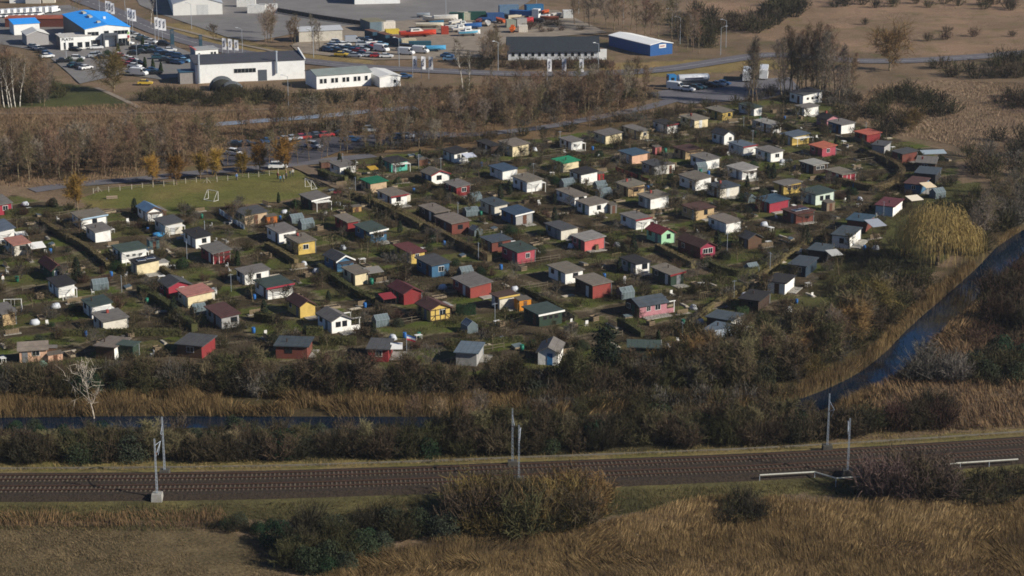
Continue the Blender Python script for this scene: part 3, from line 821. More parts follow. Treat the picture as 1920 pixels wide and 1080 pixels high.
# labels: unique looks stand alone, others are told apart by the neighbours with a unique look
from collections import Counter
cnt = Counter(h[1] for h in hut_list); cnt2 = Counter(h[2] for h in hut_list)
uniq = [h for h in hut_list if cnt2[h[2]] == 1]
labels = {}
for h in hut_list:
    if cnt[h[1]] == 1: labels[id(h)] = h[1] + ' in the garden colony'
    else:
        near = sorted([k for k in uniq if k is not h], key=lambda k: (k[3] - h[3]) ** 2 + (k[4] - h[4]) ** 2)[:3]
        labels[id(h)] = [f"{h[2]} beside {near[0][2]}", f"{h[2]} between {near[0][2]} and {near[1][2]}", f"{h[2]} between {near[0][2]} and {near[2][2]}"]
used = Counter(v[0] for v in labels.values() if isinstance(v, list))
taken = set(v for v in labels.values() if isinstance(v, str))
for h in hut_list:
    v = labels[id(h)]
    if isinstance(v, list):
        c = v[0] if used[v[0]] == 1 else next((x for x in v[1:] if x not in taken), v[1])
        taken.add(c); v = c
    if len(v.split()) > 16: v = v.replace(' in the garden colony', '').replace(' with', '', 1)
    tag(h[0], v, 'hut', 'garden huts of the colony')

# ------------------------------------------------------------------ halls and offices along the road
def text_mesh(txt, size, m, extr=.02):
    cu = bpy.data.curves.new('lettering', 'FONT'); cu.body = txt; cu.size = size; cu.extrude = extr; cu.align_x = 'CENTER'; cu.align_y = 'CENTER'
    cu.offset = size * .012
    o = bpy.data.objects.new('lettering', cu); COL.objects.link(o)
    dg = bpy.context.evaluated_depsgraph_get(); me = bpy.data.meshes.new_from_object(o.evaluated_get(dg))
    bpy.data.objects.remove(o); bpy.data.curves.remove(cu)
    me.materials.clear(); me.materials.append(m); me.name = 'lettering'
    return me
M_NAVY = mat('navy_print', srgb('#1d2140'), .7, .05)
M_INK = mat('black_letter', srgb('#1c1c20'), .6, .05)
M_WMETAL = mat('white_cladding', srgb('#e4e3de'), .7, .06, .5, dirt=.12)
M_SHADE = mat('shade_side_wall', srgb('#3c4148'), .6, .1, .5)  # left walls of halls coloured dark to carry their shade
M_BMETAL = mat('blue_cladding', srgb('#1f4f86'), .6, .08, .5)
M_SKYROOF = mat('sky_blue_roofing', srgb('#2f9af0'), .6, .06, .4)
M_PLASTIC = mat('skylight_plastic', srgb('#b6b09c'), .5, .1)
M_TENT = mat('white_tarpaulin', srgb('#d6d4cd'), .8, .06, .6)
M_GATE = mat('grey_gate', srgb('#4c5157'), .6, .1)

def hall(name, label, px, py, L1, L2, phi, h, wall, roof, typ='gy', rise=1.0, wins=(), gates=(), ov=.25, zb=-.4, wall2=None, group=None, cat='building'):
    ph = math.radians(phi); P = G(px, py); d1 = (math.sin(ph), math.cos(ph)); d2 = (-math.cos(ph), math.sin(ph))
    cx, cy = P.x + d1[0] * L1 / 2 + d2[0] * L2 / 2, P.y + d1[1] * L1 / 2 + d2[1] * L2 / 2
    HUT_BOXES.append((cx, cy, math.hypot(L1, L2) / 2))
    t = thing(name, (cx, cy, 0), math.pi / 2 - ph); x0, x1, y0, y1 = -L1 / 2, L1 / 2, -L2 / 2, L2 / 2
    def zt(x, y):
        if typ == 'gy': return h + rise * (1 - abs(x) / x1)
        if typ == 'gx': return h + rise * (1 - abs(y) / y1)
        if typ == 'py': return h + rise * (y - y0) / L2
        return h
    w = MB(); cs = [(x0, y0), (x1, y0), (x1, y1), (x0, y1)]
    for k in range(4):
        p, q = cs[k], cs[(k + 1) % 4]; mid = ((p[0] + q[0]) / 2, (p[1] + q[1]) / 2)
        pts = [(*p, zb), (*q, zb), (*q, zt(*q))]
        if typ in ('gy', 'gx'): pts.append((*mid, max(zt(*mid), zt(*p))))
        w.poly(pts + [(*p, zt(*p))])
    wo = w.obj('wall', wall, t)
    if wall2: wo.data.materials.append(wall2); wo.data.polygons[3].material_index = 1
    r = MB(); th = .18
    if typ == 'gy':
        e = h - rise / x1 * ov
        for s in (-1, 1):
            pts = [(0, y0 - ov, h + rise), (s * (x1 + ov), y0 - ov, e), (s * (x1 + ov), y1 + ov, e), (0, y1 + ov, h + rise)]
            pts = pts if s > 0 else pts[::-1]; r.hexa([(x, y, z + .01) for x, y, z in pts] + [(x, y, z + th) for x, y, z in pts])
    elif typ == 'gx':
        e = h - rise / y1 * ov
        for s in (-1, 1):
            pts = [(x0 - ov, 0, h + rise), (x0 - ov, s * (y1 + ov), e), (x1 + ov, s * (y1 + ov), e), (x1 + ov, 0, h + rise)]
            pts = pts if s < 0 else pts[::-1]; r.hexa([(x, y, z + .01) for x, y, z in pts] + [(x, y, z + th) for x, y, z in pts])
    else:
        k = rise / L2 if typ == 'py' else 0
        a, b = h - k * ov, h + k * (L2 + ov)
        pts = [(x0 - ov, y0 - ov, a), (x1 + ov, y0 - ov, a), (x1 + ov, y1 + ov, b), (x0 - ov, y1 + ov, b)]
        r.hexa([(x, y, z + .01) for x, y, z in pts] + [(x, y, z + th) for x, y, z in pts])
    ro = r.obj('roof', roof, t)
    for c_, zc, ww, hh in wins:
        c_ += x0; f = .08
        wo_ = MB().box(c_ - ww / 2 - f, c_ + ww / 2 + f, y0 - .05, y0 + .02, zc - hh / 2 - f, zc + hh / 2 + f).obj('window', M_FRAME, t)
        g = MB(); n = max(1, round(ww / 1.1))
        for k in range(n): g.box(c_ - ww / 2 + ww * k / n + .03, c_ - ww / 2 + ww * (k + 1) / n - .03, y0 - .07, y0 - .04, zc - hh / 2, zc + hh / 2)
        g.obj('pane', M_GLASS, wo_)
    for c_, ww, hh in gates:
        c_ += x0; MB().box(c_ - ww / 2, c_ + ww / 2, y0 - .06, y0 + .02, 0, hh).obj('gate', M_GATE, t)
    tag(t, label, cat, group)
    return t, ro, (x0, x1, y0, y1)
# car dealer with the bright blue roof
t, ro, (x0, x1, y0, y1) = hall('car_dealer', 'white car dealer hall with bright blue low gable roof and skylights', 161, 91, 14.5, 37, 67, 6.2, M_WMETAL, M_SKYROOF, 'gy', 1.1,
    wins=[(2.6, 4.6, 3.6, 1.2), (6.9, 4.7, 1.6, 1.2), (11.6, 4.6, 4.6, 1.2), (2.9, 1.5, 3.6, 2.2), (11.8, 1.4, 4.6, 2.4)], wall2=M_SHADE)
for yy in (-13, 0, 10):
    MB().box(-2.0, -.9, yy, yy + (4.2 if yy > -13 else 2), 6.9, 7.7).obj('skylight', M_PLASTIC, ro)
MB().box(1.8, 2.6, -4, -3.2, 6.9, 7.9).obj('roof_vent', M_FRAME, ro)
MB().box(-.9 - 1.0, -.5 - .9, y0 - 2.2, y0 + .01, 0, 4.0).box(2.4, 2.9, y0 - 2.2, y0 + .01, 0, 4.0).box(-1.9, 2.9, y0 - 2.2, y0 + .01, 4.0, 4.6).obj('entrance_portal', M_GATE, t)
for k, (c1, c2) in enumerate([('#c9b9a0', 0), ('#a03038', 0), ('#8fb070', 0)]):
    MB().box(x1 - .9, x1 - .2, y0 - .12, y0 - .03, 1.6 + k * 1.1, 2.4 + k * 1.1).obj('wall_sign', mat('sign_face_%d' % k, srgb(c1), .6), t)
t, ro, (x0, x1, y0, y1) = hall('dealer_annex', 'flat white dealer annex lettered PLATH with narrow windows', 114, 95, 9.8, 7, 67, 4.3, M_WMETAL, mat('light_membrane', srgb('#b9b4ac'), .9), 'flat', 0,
    wins=[(1.4, 1.4, .7, 2.2), (3.4, 1.4, 1.6, 2.0), (6.2, 1.5, 1.6, 1.7), (8.6, 1.5, 1.4, 1.7)], wall2=M_SHADE)
o = link('lettering', text_mesh('PLATH', 1.25, M_INK), None, t, (x0 + 2.35, y0 - .06, 3.45)); o.rotation_euler = (math.pi / 2, 0, 0)
hall('storage_tent', 'white gabled storage tent beside the blue roofed dealer', 51, 87, 7.0, 9, 67, 3.6, mat('tent_grey', srgb('#9a9694'), .8, .1), M_TENT, 'gy', 1.2)
hall('workshop', 'small white workshop with bright blue roof behind the storage tent', 27, 67, 8.5, 9, 67, 3.8, M_WMETAL, M_SKYROOF, 'py', .5)
hall('container_row', 'row of rust red container roofs behind the dealer workshop', 10, 52, 22, 8, 88, 3.0, mat('container_brown', srgb('#5a3128'), .8, .2), mat('container_rust', srgb('#96503a'), .85, .35, .35), 'flat', 0)
for px, py, L, lab in [(18, 6, 7, 'white'), (48, 7, 5.5, 'grey'), (80, 6, 4.5, 'pale')]:
    hall('storage_box', f'{lab} storage container standing at the edge of the upper yard', px, py, L, 2.6, 86, 3.2, M_WMETAL if lab == 'white' else mat('box_' + lab, srgb('#b5b1aa' if lab == 'grey' else '#c9c2b0'), .8), M_WMETAL, 'flat', 0, cat='container')
# long white hall, grey roofed office and white shed
t, ro, (x0, x1, y0, y1) = hall('long_hall', 'long white hall with dark roof and two steel flues', 367, 157, 32, 11, 74, 5.6, M_WMETAL, mat('anthracite_roofing', srgb('#45454a'), .7, .12, .4), 'py', .9,
    wins=[(14.4, 3.2, 6.4, 1.2)], gates=[(19.5, 2.6, 3.2)], wall2=mat('blue_grey_side', srgb('#7e8892'), .7))  # left end wall set in a separate blue grey tone
for xx in (1.0, 23.6):
    MB().bar((x0 + xx, y0 - .6, 0.2 if xx < 5 else 2.0), (x0 + xx, y0 - .6, 8.2), .32, 10).bar((x0 + xx, y0 - .6, 8.2), (x0 + xx, y0 - .6, 8.6), .42, 10).obj('flue', M_STEEL, t)
MB().hexa([(x1 - .1, y0, 5.4), (x1 + .3, y0, 5.4), (x1 + .3, y1, 5.9), (x1 - .1, y1, 5.9), (x1 - .1, y0, 6.0), (x1 + .3, y0, 6.0), (x1 + .3, y1, 7.6), (x1 - .1, y1, 7.6)]).obj('parapet', M_WMETAL, ro)
hall('lean_to', 'low shed with blue green roof at the end of the long white hall', 338, 158, 7.5, 5, 74, 3.4, mat('shed_grey', srgb('#8a8580'), .8), mat('petrol_roofing', srgb('#33566a'), .6), 'flat', 0)
t, ro, (x0, x1, y0, y1) = hall('office_block', 'white office with grey roof and pairs of dark windows', 594, 168, 16.5, 10, 66, 3.9, M_WMETAL, mat('grey_green_roofing', srgb('#7b837f'), .85, .15, .3), 'gx', 1.0,
    wins=[(1.4, 2.3, .9, 1.3), (2.6, 2.3, .9, 1.3), (4.8, 2.3, .9, 1.3), (6.0, 2.3, .9, 1.3), (8.2, 2.3, .9, 1.3), (9.4, 2.3, .9, 1.3), (11.6, 2.3, .9, 1.3), (12.8, 2.3, .9, 1.3), (15.0, 2.3, .9, 1.3)], wall2=M_WMETAL)
hall('white_shed', 'small shed with white sheet roof beside the grey roofed office', 712, 164, 6.4, 13, 66, 2.9, M_WMETAL, mat('white_sheet', srgb('#d8d6d0'), .6), 'gy', .5, wins=[(4.6, 1.5, .8, .9)])
t, ro, (x0, x1, y0, y1) = hall('sales_office', 'small flat white sales office with red edged roof', 367, 112, 7.2, 6.5, 67, 2.9, M_WMETAL, mat('pale_membrane', srgb('#9a9a98'), .85, .2), 'flat', 0, wins=[(1.2, 1.4, .5, 1.2), (5.2, 1.6, .7, 1.1), (6.2, 1.6, .7, 1.1)], wall2=mat('blue_grey_side', srgb('#7e8892'), .7))
MB().box(x0 - .3, x0 + .25, y0 - .3, y1 + .3, 3.09, 3.35).obj('red_edge', WALL['salmon'], ro)
t, ro, (x0, x1, y0, y1) = hall('arched_hall', 'big white gabled tent hall with double gate', 325, 30, 17.5, 44, 78, 4.2, M_TENT, mat('tent_roof', srgb('#9fa4ab'), .7), 'gy', 2.6)
MB().box(x0 + 8.4, x0 + 10.4, y0 - .05, y0 + .02, 0, 3.8).box(x0 + 10.5, x0 + 12.5, y0 - .05, y0 + .02, 0, 3.8).obj('gate', mat('pale_gate', srgb('#c0c0bc'), .7), t)
hall('white_hall', 'pale hall with side coloured as blue green shade at the far side of the yard', 665, 9, 17, 22, 80, 6, M_WMETAL, mat('tent_roof', srgb('#9fa4ab'), .7), 'gy', 1.5, wall2=mat('teal_shade', srgb('#2f5f6e'), .7))  # the teal left wall is shade put into the colour
hall('grey_shed', 'old pale shed with light grey ribbed roof beside bare trees', 561, 80, 14.5, 8, 72, 3.6, mat('weathered_white', srgb('#b9b2a4'), .85, .15, .5, dirt=.4), mat('light_fibre_cement', srgb('#a9abae'), .8, .1), 'gx', .9, wall2=M_SHADE)
t, ro, (x0, x1, y0, y1) = hall('long_house', 'long low white house with steep black roof behind a hedge', 953, 113, 28, 9, 88, 2.9, mat('shaded_plaster', srgb('#c2c4c6'), .85, .08), mat('black_tiles', srgb('#2a3036'), .8, .25, 1.2), 'gx', 3.6,
    wins=[(1.5 + 2.05 * k, 1.75, 1.0, 1.1) for k in range(13)], ov=.5)
MB().box(x1 + .05, x1 + 2.6, y0 + .3, y1 - 3, -.3, 2.4).box(x1 + .05, x1 + 2.6, y0 + .3, y0 + .45, 2.4, 3.3).obj('terrace_annex', M_WMETAL, t)
t, ro, (x0, x1, y0, y1) = hall('blue_warehouse', 'dark blue warehouse with white roof and wall sign', 1219, 105, 8.4, 24, 60, 3.4, M_BMETAL, mat('white_membrane', srgb('#eeede8'), .75, .06), 'gy', .7)
MB().box(x0 + 3.3, x0 + 5.9, y0 - .08, y0 - .01, 2.2, 3.4).obj('wall_sign', M_FRAME, t)
MB().box(x0 + 3.6, x0 + 5.4, y0 - .1, y0 - .085, 2.65, 2.95).obj('sign_band', WALL['crimson'], t)
# arched store: two dark half-round shelters behind the hedge
def arched(px, py, r, L, phi, label):
    P = G(px, py); ph = math.radians(phi); t = thing('arched_store', (P.x, P.y, 0), math.pi / 2 - ph)
    n = 14; ra = [[(-r * math.cos(math.pi * k / n), y, r * .95 * math.sin(math.pi * k / n) - .2) for k in range(n + 1)] for y in (-L / 2, L / 2)]
    m = MB(); m.loft([q + [(r, q[0][1], -.4), (-r, q[0][1], -.4)] for q in ra]).obj('shell', mat('dark_tarp', srgb('#2d2d28'), .8, .15, .6), t, True)
    for k in range(3):
        y = -L / 2 + L * (k + .5) / 3; mm = MB()
        for j in range(n): mm.bar((-r * 1.01 * math.cos(math.pi * j / n), y, r * .96 * math.sin(math.pi * j / n) - .2), (-r * 1.01 * math.cos(math.pi * (j + 1) / n), y, r * .96 * math.sin(math.pi * (j + 1) / n) - .2), .06, 4)
        mm.obj('hoop', M_STEEL, t)
    tag(t, label, 'shelter')
arched(417, 167, 3.7, 6, 80, 'taller dark half round store in front of the long white hall')
arched(436, 173, 3.2, 5, 80, 'lower dark half round store in front of the long white hall')

# ------------------------------------------------------------------ vehicles
PAINT = {k: mat('car_paint_' + k, srgb(h), .3, .03, spec=.6) for k, h in dict(white='#d8d8d6', silver='#9ba0a6', black='#1c1e22', blue='#27496e', red='#97262a', teal='#20424e', yellow='#c9a93e', grey='#55585d', lightblue='#7fa9c4').items()}
M_TYRE = mat('tyre', srgb('#1d1d1e'), .9, .1)
def wheel_mesh(r=.32, w=.2):
    m = MB(); n = 10
    m.loft([[(r * math.cos(2 * math.pi * k / n), y, r * math.sin(2 * math.pi * k / n)) for k in range(n)] for y in (-w / 2, w / 2)]); return m.mesh('wheel')
WHEEL = wheel_mesh(); WHEEL.materials.append(M_TYRE)
WHEEL_B = wheel_mesh(.5, .3); WHEEL_B.materials.append(M_TYRE)
def body_loft(prof, w, tuck=.12):
    """side profile (x, z) closed polygon lofted across the width with tucked-in edges"""
    rings = []
    for y, k in ((-w / 2, 1), (-w / 2 + .08, 0), (w / 2 - .08, 0), (w / 2, 1)):
        cx = sum(p[0] for p in prof) / len(prof); cz = sum(p[1] for p in prof) / len(prof)
        rings.append([(cx + (x - cx) * (1 - .05 * k), y, cz + (z - cz) * (1 - tuck * k)) for x, z in prof])
    return rings
CARS = {}
def car_proto(typ, colr):
    key = (typ, colr)
    if key in CARS: return CARS[key]
    nm = {'car': 'parked_car', 'suv': 'parked_car', 'van': 'parked_van'}[typ]
    t = thing(nm)
    if typ == 'van':
        L, W, hb, ht = 5.3, 2.0, 1.15, 2.3
        pr = [(-2.6, .35), (2.55, .35), (2.65, .75), (2.3, 1.15), (1.9, 1.3), (1.35, 2.2), (1.0, 2.32), (-2.5, 2.32), (-2.62, 2.1)]
        MB().loft(body_loft(pr, W, .07)).obj('body', PAINT[colr], t)
        g = MB().box(1.0, 1.75, -1.003, 1.003, 1.3, 1.85); g.hexa([(1.93, -.85, 1.34), (1.99, -.85, 1.3), (1.99, .85, 1.3), (1.93, .85, 1.34), (1.42, -.75, 2.16), (1.47, -.75, 2.14), (1.47, .75, 2.14), (1.42, .75, 2.16)]); g.obj('windows', M_GLASS, t)
        wx = 1.65
    else:
        hh = 1.47 if typ == 'car' else 1.7; L = 4.4 if typ == 'car' else 4.6; W = 1.8
        pr = [(-L / 2, .45), (-L / 2 + .1, .3), (L / 2 - .1, .3), (L / 2, .5), (L / 2 - .05, .78), (L / 2 - 1.1, .95), (-L / 2 + .35, 1.0 + (hh - 1.47) * .5), (-L / 2 + .02, .9)]
        MB().loft(body_loft(pr, W, .1)).obj('body', PAINT[colr], t)
        z0 = .9; q = [(-L / 2 + .3, z0), (L / 2 - 1.15, z0 + .03), (L / 2 - 1.95, hh - .05), (-L / 2 + 1.0 - (hh - 1.47), hh - .05)]
        MB().loft([[(x, y * (1 if z < 1.1 else .84), z) for x, z in q] for y in (-W / 2 + .08, W / 2 - .08)]).obj('windows', M_GLASS, t)
        MB().hexa([(q[3][0] - .05, -.68, hh - .09), (q[2][0] + .05, -.68, hh - .09), (q[2][0] + .05, .68, hh - .09), (q[3][0] - .05, .68, hh - .09), (q[3][0] + .1, -.6, hh + .01), (q[2][0] - .1, -.6, hh + .01), (q[2][0] - .1, .6, hh + .01), (q[3][0] + .1, .6, hh + .01)]).obj('roof', PAINT[colr], t)
        wx = L / 2 - .85
    for sx in (-1, 1):
        for sy in (-1, 1): link('wheel', WHEEL, None, t, (sx * wx, sy * (W / 2 - .1), .32))
    freeze(t); CARS[key] = t
    return t
CW = {'black': 'black', 'teal': 'dark teal', 'lightblue': 'light blue'}
def put_cars(x0, y0, sc, items, where, group, z=.2):
    for it in items:
        x, y, c, typ, hd = (list(it) + ['car', .1])[:5] if len(it) == 3 else (list(it) + [.1])[:5]
        P = G(x0 + x / sc, y0 + y / sc + 1.2)
        o = place(car_proto(typ, c), (P.x, P.y, z), hd + RNG.uniform(-.06, .06))
        nm = {'car': 'car', 'suv': 'tall car', 'van': 'van'}[typ]
        tag(o, f"{CW.get(c, c)} {nm} {where}", 'van' if typ == 'van' else 'car', group)
D_ = 'car'
put_cars(0, 0, 8, [(1450, 735, 'white', 'car', .25), (1130, 765, 'black', 'car', -.5), (1430, 860, 'silver', 'suv', .25), (1540, 880, 'black', 'car', .2), (1720, 680, 'black', 'suv', .2), (1840, 670, 'silver', 'car', -.3), (1160, 900, 'white', 'suv', 0), (950, 935, 'black', 'car', .2), (1110, 1000, 'teal', 'car', .9), (1200, 1015, 'black', 'car', .9), (1290, 1040, 'white', 'car', .9), (500, 720, 'silver', 'car', -.7), (575, 750, 'white', 'car', -.7), (650, 785, 'grey', 'car', -.7), (690, 830, 'blue', 'car', -.7), (710, 865, 'white', 'car', .6)], 'on the yard before the blue roofed dealer', 'cars on the dealer yard', .21)
put_cars(0, 0, 8, [(45 + 96 * k, 232 - 6 * k, 'white', 'van', 1.2) for k in range(9)] + [(10 + 96 * k, 262 - 5 * k, 'white', 'car', 1.2) for k in range(7)], 'in the white rows behind the blue roofed dealer', 'white vehicles in rows behind the dealer', .21)
put_cars(180, 40, 8, [(500, 195, 'black', 'car', .2), (625, 245, 'white', 'car', -.3), (690, 285, 'teal', 'suv', -.4), (760, 305, 'teal', 'car', -.4), (830, 330, 'white', 'car', -.5), (1020, 360, 'black', 'suv', -.4), (470, 350, 'white', 'car', -.3), (320, 365, 'black', 'suv', .1), (780, 400, 'white'), (570, 500, 'black'), (690, 480, 'black'), (830, 480, 'black'), (960, 465, 'blue'), (1110, 455, 'white'), (940, 560, 'teal'), (1050, 600, 'black'), (1240, 550, 'blue', 'suv', -.3), (1160, 630, 'black', 'car', -.3), (1220, 640, 'blue', 'car', -.4), (1330, 615, 'lightblue', 'car', -.4), (330, 530, 'white', 'car', -.4), (370, 545, 'red', 'car', -.4), (480, 580, 'white', 'car', -.4), (530, 600, 'white', 'car', -.4), (560, 630, 'red', 'car', -.4), (640, 650, 'black', 'car', -.4), (850, 760, 'blue', 'car', .1), (890, 795, 'black', 'car', .1), (560, 775, 'white', 'car', -.3), (650, 810, 'white', 'van', -.3), (40, 515, 'silver', 'car', .2), (740, 950, 'yellow', 'car', 0)], 'on the sales yard beside the dealer hall', 'cars on the sales yard', .21)
put_cars(610, 20, 8, [(170, 495, 'white', 'suv', .1), (410, 480, 'silver', 'van', .2), (560, 470, 'black'), (560, 530, 'silver', 'suv', .2), (700, 500, 'white', 'car', .3), (650, 455, 'blue'), (745, 545, 'red', 'car', .2), (840, 530, 'lightblue', 'car', -.2), (170, 570, 'white', 'car', -.6), (100, 565, 'blue', 'car', -.6), (265, 580, 'white', 'car', -.6), (345, 575, 'black', 'car', -.6), (640, 580, 'black', 'car', -.3), (845, 610, 'white', 'van', -.6), (240, 680, 'yellow', 'car', -.2), (60, 615, 'blue', 'car', -.5), (215, 630, 'black', 'car', -.5), (320, 650, 'white', 'car', -.5), (370, 670, 'silver', 'car', -.5), (450, 695, 'silver', 'car', -.3), (500, 630, 'red', 'car', -.5), (560, 670, 'teal', 'car', -.5), (660, 690, 'silver', 'car', 0), (775, 700, 'red', 'car', 0), (915, 705, 'white', 'car', 0), (1215, 660, 'white', 'van', -.4), (1240, 605, 'black', 'van', -.4), (1430, 635, 'white', 'van', -.3), (1830, 700, 'blue', 'car', -.2), (1870, 750, 'lightblue', 'car', -.2)], 'crowded on the dusty lot by the roadside', 'cars on the dusty used car lot', .21)
put_cars(610, 20, 8, [(1190, 1010, 'blue', 'car', 0)], 'parked by the white sheet roofed shed', 'single parked vehicles', .2)
put_cars(1230, 110, 8, [(300, 465, 'white', 'van', -.5), (470, 485, 'white', 'car', -.5), (590, 460, 'teal', 'car', -.5), (650, 450, 'teal', 'car', -.5), (830, 425, 'black', 'car', -.5), (930, 410, 'silver', 'car', -.5), (1010, 395, 'blue', 'car', -.5)], 'in the row beside the tank lorry', 'vehicles beside the tank lorry', .19)
put_cars(420, 220, 5.053, [(850, 290, 'silver', 'suv', -.6), (100, 360, 'white', 'suv', -.5), (120, 275, 'black'), (215, 272, 'black'), (430, 245, 'blue', 'car', .5), (520, 240, 'black', 'car', .5), (590, 228, 'silver', 'car', .5), (660, 218, 'silver', 'car', .5), (745, 208, 'red', 'car', .5), (815, 200, 'black', 'car', .5), (885, 190, 'grey', 'car', .5), (965, 187, 'red', 'car', .5), (1130, 170, 'black', 'car', .2), (1390, 138, 'silver', 'suv', .1), (1220, 232, 'blue', 'car', .1), (1650, 212, 'blue', 'suv', .1), (1730, 198, 'silver', 'car', .1), (510, 485, 'white', 'suv', .15)], 'on the parking area behind the bare trees', 'cars on the parking area behind the trees', .19)
put_cars(610, 20, 8, [(30 + 78 * k + RNG.uniform(-15, 15), 590 + 14 * k % 40 + RNG.uniform(-10, 10), RNG.choice(['black', 'grey', 'blue', 'silver', 'white', 'teal']), 'car', -.5) for k in range(8)] + [(130 + 80 * k, 530 + RNG.uniform(-8, 8), RNG.choice(['silver', 'white', 'blue', 'grey']), 'car', .2) for k in range(3)], 'crowded on the dusty lot by the roadside', 'cars on the dusty used car lot', .21)
put_cars(180, 40, 8, [(600 + 90 * k, 430 + RNG.uniform(-8, 8), RNG.choice(['black', 'grey', 'blue', 'silver']), 'car', -.2) for k in range(4)] + [(980 + 85 * k, 515 + RNG.uniform(-8, 8), RNG.choice(['black', 'teal', 'blue']), 'car', -.3) for k in range(3)] + [(420 + 80 * k, 655 + 20 * k, RNG.choice(['white', 'silver', 'red']), 'car', -.4) for k in range(3)], 'on the sales yard beside the dealer hall', 'cars on the sales yard', .21)
# tank lorry
P = G(1294, 162); t = thing('tank_lorry', (P.x, P.y, .19), .25)
n = 14; m = MB(); rr = []
for x, k in ((-3.9, .6), (-3.7, .95), (-3.5, 1), (5.2, 1), (5.4, .95), (5.6, .6)): rr.append([(x, 1.2 * k * math.cos(2 * math.pi * j / n), 2.35 + 1.05 * k * math.sin(2 * math.pi * j / n)) for j in range(n)])
m.loft(rr).obj('tank', mat('polished_tank', srgb('#c6c9cc'), .35, .05, metal=.2), t, True)
MB().hexa([(-6.9, -1.22, .6), (-4.6, -1.22, .6), (-4.6, 1.22, .6), (-6.9, 1.22, .6), (-6.8, -1.2, 3.5), (-4.6, -1.2, 3.5), (-4.6, 1.2, 3.5), (-6.8, 1.2, 3.5)]).obj('cab', mat('cab_blue', srgb('#2f74a8'), .35), t)
MB().box(-6.98, -6.87, -1.0, 1.0, 2.0, 2.9).box(-6.2, -5.2, -1.235, 1.235, 2.0, 2.8).obj('windows', M_GLASS, t)
MB().box(-4.5, 5.4, -.5, .5, .7, 1.25).obj('chassis', M_GATE, t)
MB().box(-2.0, 3.6, -1.22, -1.19, 2.1, 2.5).obj('lettering_band', M_NAVY, t)
for x in (-5.8, -3.9, 2.6, 3.9, 5.0):
    for y in (-1, 1): link('wheel', WHEEL_B, None, t, (x, y, .5))
tag(t, 'tank lorry with blue cab and shiny white tank on the lay by', 'lorry')
def bus(px, py, hd, label):
    P = G(px, py); t = thing('bus', (P.x, P.y, .19), hd)
    pr = [(-5, .4), (5, .4), (5, 1.4), (4.85, 3.0), (4.6, 3.15), (-4.8, 3.15), (-5, 2.9)]
    MB().loft(body_loft(pr, 2.5, .04)).obj('body', PAINT['white'], t)
    MB().box(-4.6, 4.2, -1.262, 1.262, 1.6, 2.6).box(4.83, 4.97, -1.1, 1.1, 1.4, 2.6).obj('windows', M_GLASS, t)
    for x in (-3.0, 3.1):
        for y in (-1.05, 1.05): link('wheel', WHEEL_B, None, t, (x, y, .5))
    tag(t, label, 'bus')
bus(1401, 150, 1.42, 'white bus parked behind the row of tall bare poplars, dark rear')
bus(1432, 146, 1.42, 'white bus with pinkish side parked among the tall bare poplars')
# lorry with blue trailer in the boat yard
P = G(992, 36); t = thing('lorry', (P.x, P.y, .2), -.35)
MB().box(1.5, 3.9, -1.2, 1.2, .6, 3.6).obj('cab', PAINT['white'], t); MB().box(3.86, 3.95, -1.05, 1.05, 2.0, 3.0).obj('windscreen', M_GLASS, t)
MB().box(-7, 1.3, -1.25, 1.25, 1.1, 2.8).obj('trailer', M_BMETAL, t)
for x in (2.9, -1, -4.5, -5.8):
    for y in (-1, 1): link('wheel', WHEEL_B, None, t, (x, y, .5))
tag(t, 'lorry with white cab and blue trailer in the boat yard', 'lorry')
# containers and cabins of the yard
def container(x, y, L, h, c, phi, label, name='container', W=2.5, rust=None):
    P = G(x, y); ph = math.radians(phi); t = thing(name, (P.x, P.y, .2), math.pi / 2 - ph)
    m = MB(); n = max(4, int(L / .6)); pts = []
    m.box(-L / 2, L / 2, -W / 2, W / 2, 0, h)
    cm = mat('container_' + c[1:], srgb(c), .75, .14, .8, dirt=.3)
    m.obj('shell', cm, t)
    rb = MB()
    for k in range(n):
        xx = -L / 2 + L * (k + .5) / n; rb.box(xx - .12, xx + .12, -W / 2 - .04, W / 2 + .04, .15, h - .15)
    rb.obj('corrugation', cm, t)
    MB().box(-L / 2 - .05, L / 2 + .05, -W / 2 - .06, W / 2 + .06, h, h + .1).obj('roof', mat('container_' + (rust or c)[1:], srgb(rust or c), .8, .2, .8, dirt=.3), t)
    dr_ = MB().box(L / 2, L / 2 + .06, -W / 2 + .1, -.03, .1, h - .1).box(L / 2, L / 2 + .06, .03, W / 2 - .1, .1, h - .1)
    dr_.obj('door', cm, t)
    tag(t, label, 'container')
Z4 = lambda x, y: (780 + x / 6.4, 10 + y / 6.4)
Z3 = lambda x, y: (610 + x / 8, 20 + y / 8)
container(*Z3(930, 300), 5, 3.0, '#cfc6b8', 70, 'white storage cabin above the yellow box in the boat yard')
container(*Z3(1000, 352), 4.6, 1.4, '#c9b040', 76, 'low yellow box in the boat yard')
container(*Z3(720, 290), 9, 3.2, '#5a6a72', 155, 'blue grey shed with mossy roof at the back of the boat yard', 'yard_shed', 6, '#7b755f')
for k in range(3):
    x, y = Z3(700 + 190 * k, 430 + 45 * k)
    container(x, y, 6, 2.7, '#1f3f52', 150, ['dark blue rusty roofed container at the back of a row of three', 'dark blue rusty roofed container in the middle of a row of three', 'dark blue rusty roofed container at the front of a row of three'][k], rust='#6b4a3c')
container(*Z3(1250, 555), 4.6, 2.6, '#c3b79a', 80, 'cream container at the end of the dark blue row')
container(*Z3(1420, 590), 7, 2.5, '#24505e', 85, 'petrol green container behind the white box van')
container(*Z4(345, 350), 2.4, 2.5, '#a8402e', 85, 'small red cabin beside the red boat', 'cabin', 2.2)
container(*Z4(490, 185), 5, 2.6, '#27544a', 100, 'dark green container behind the white sailing boat')
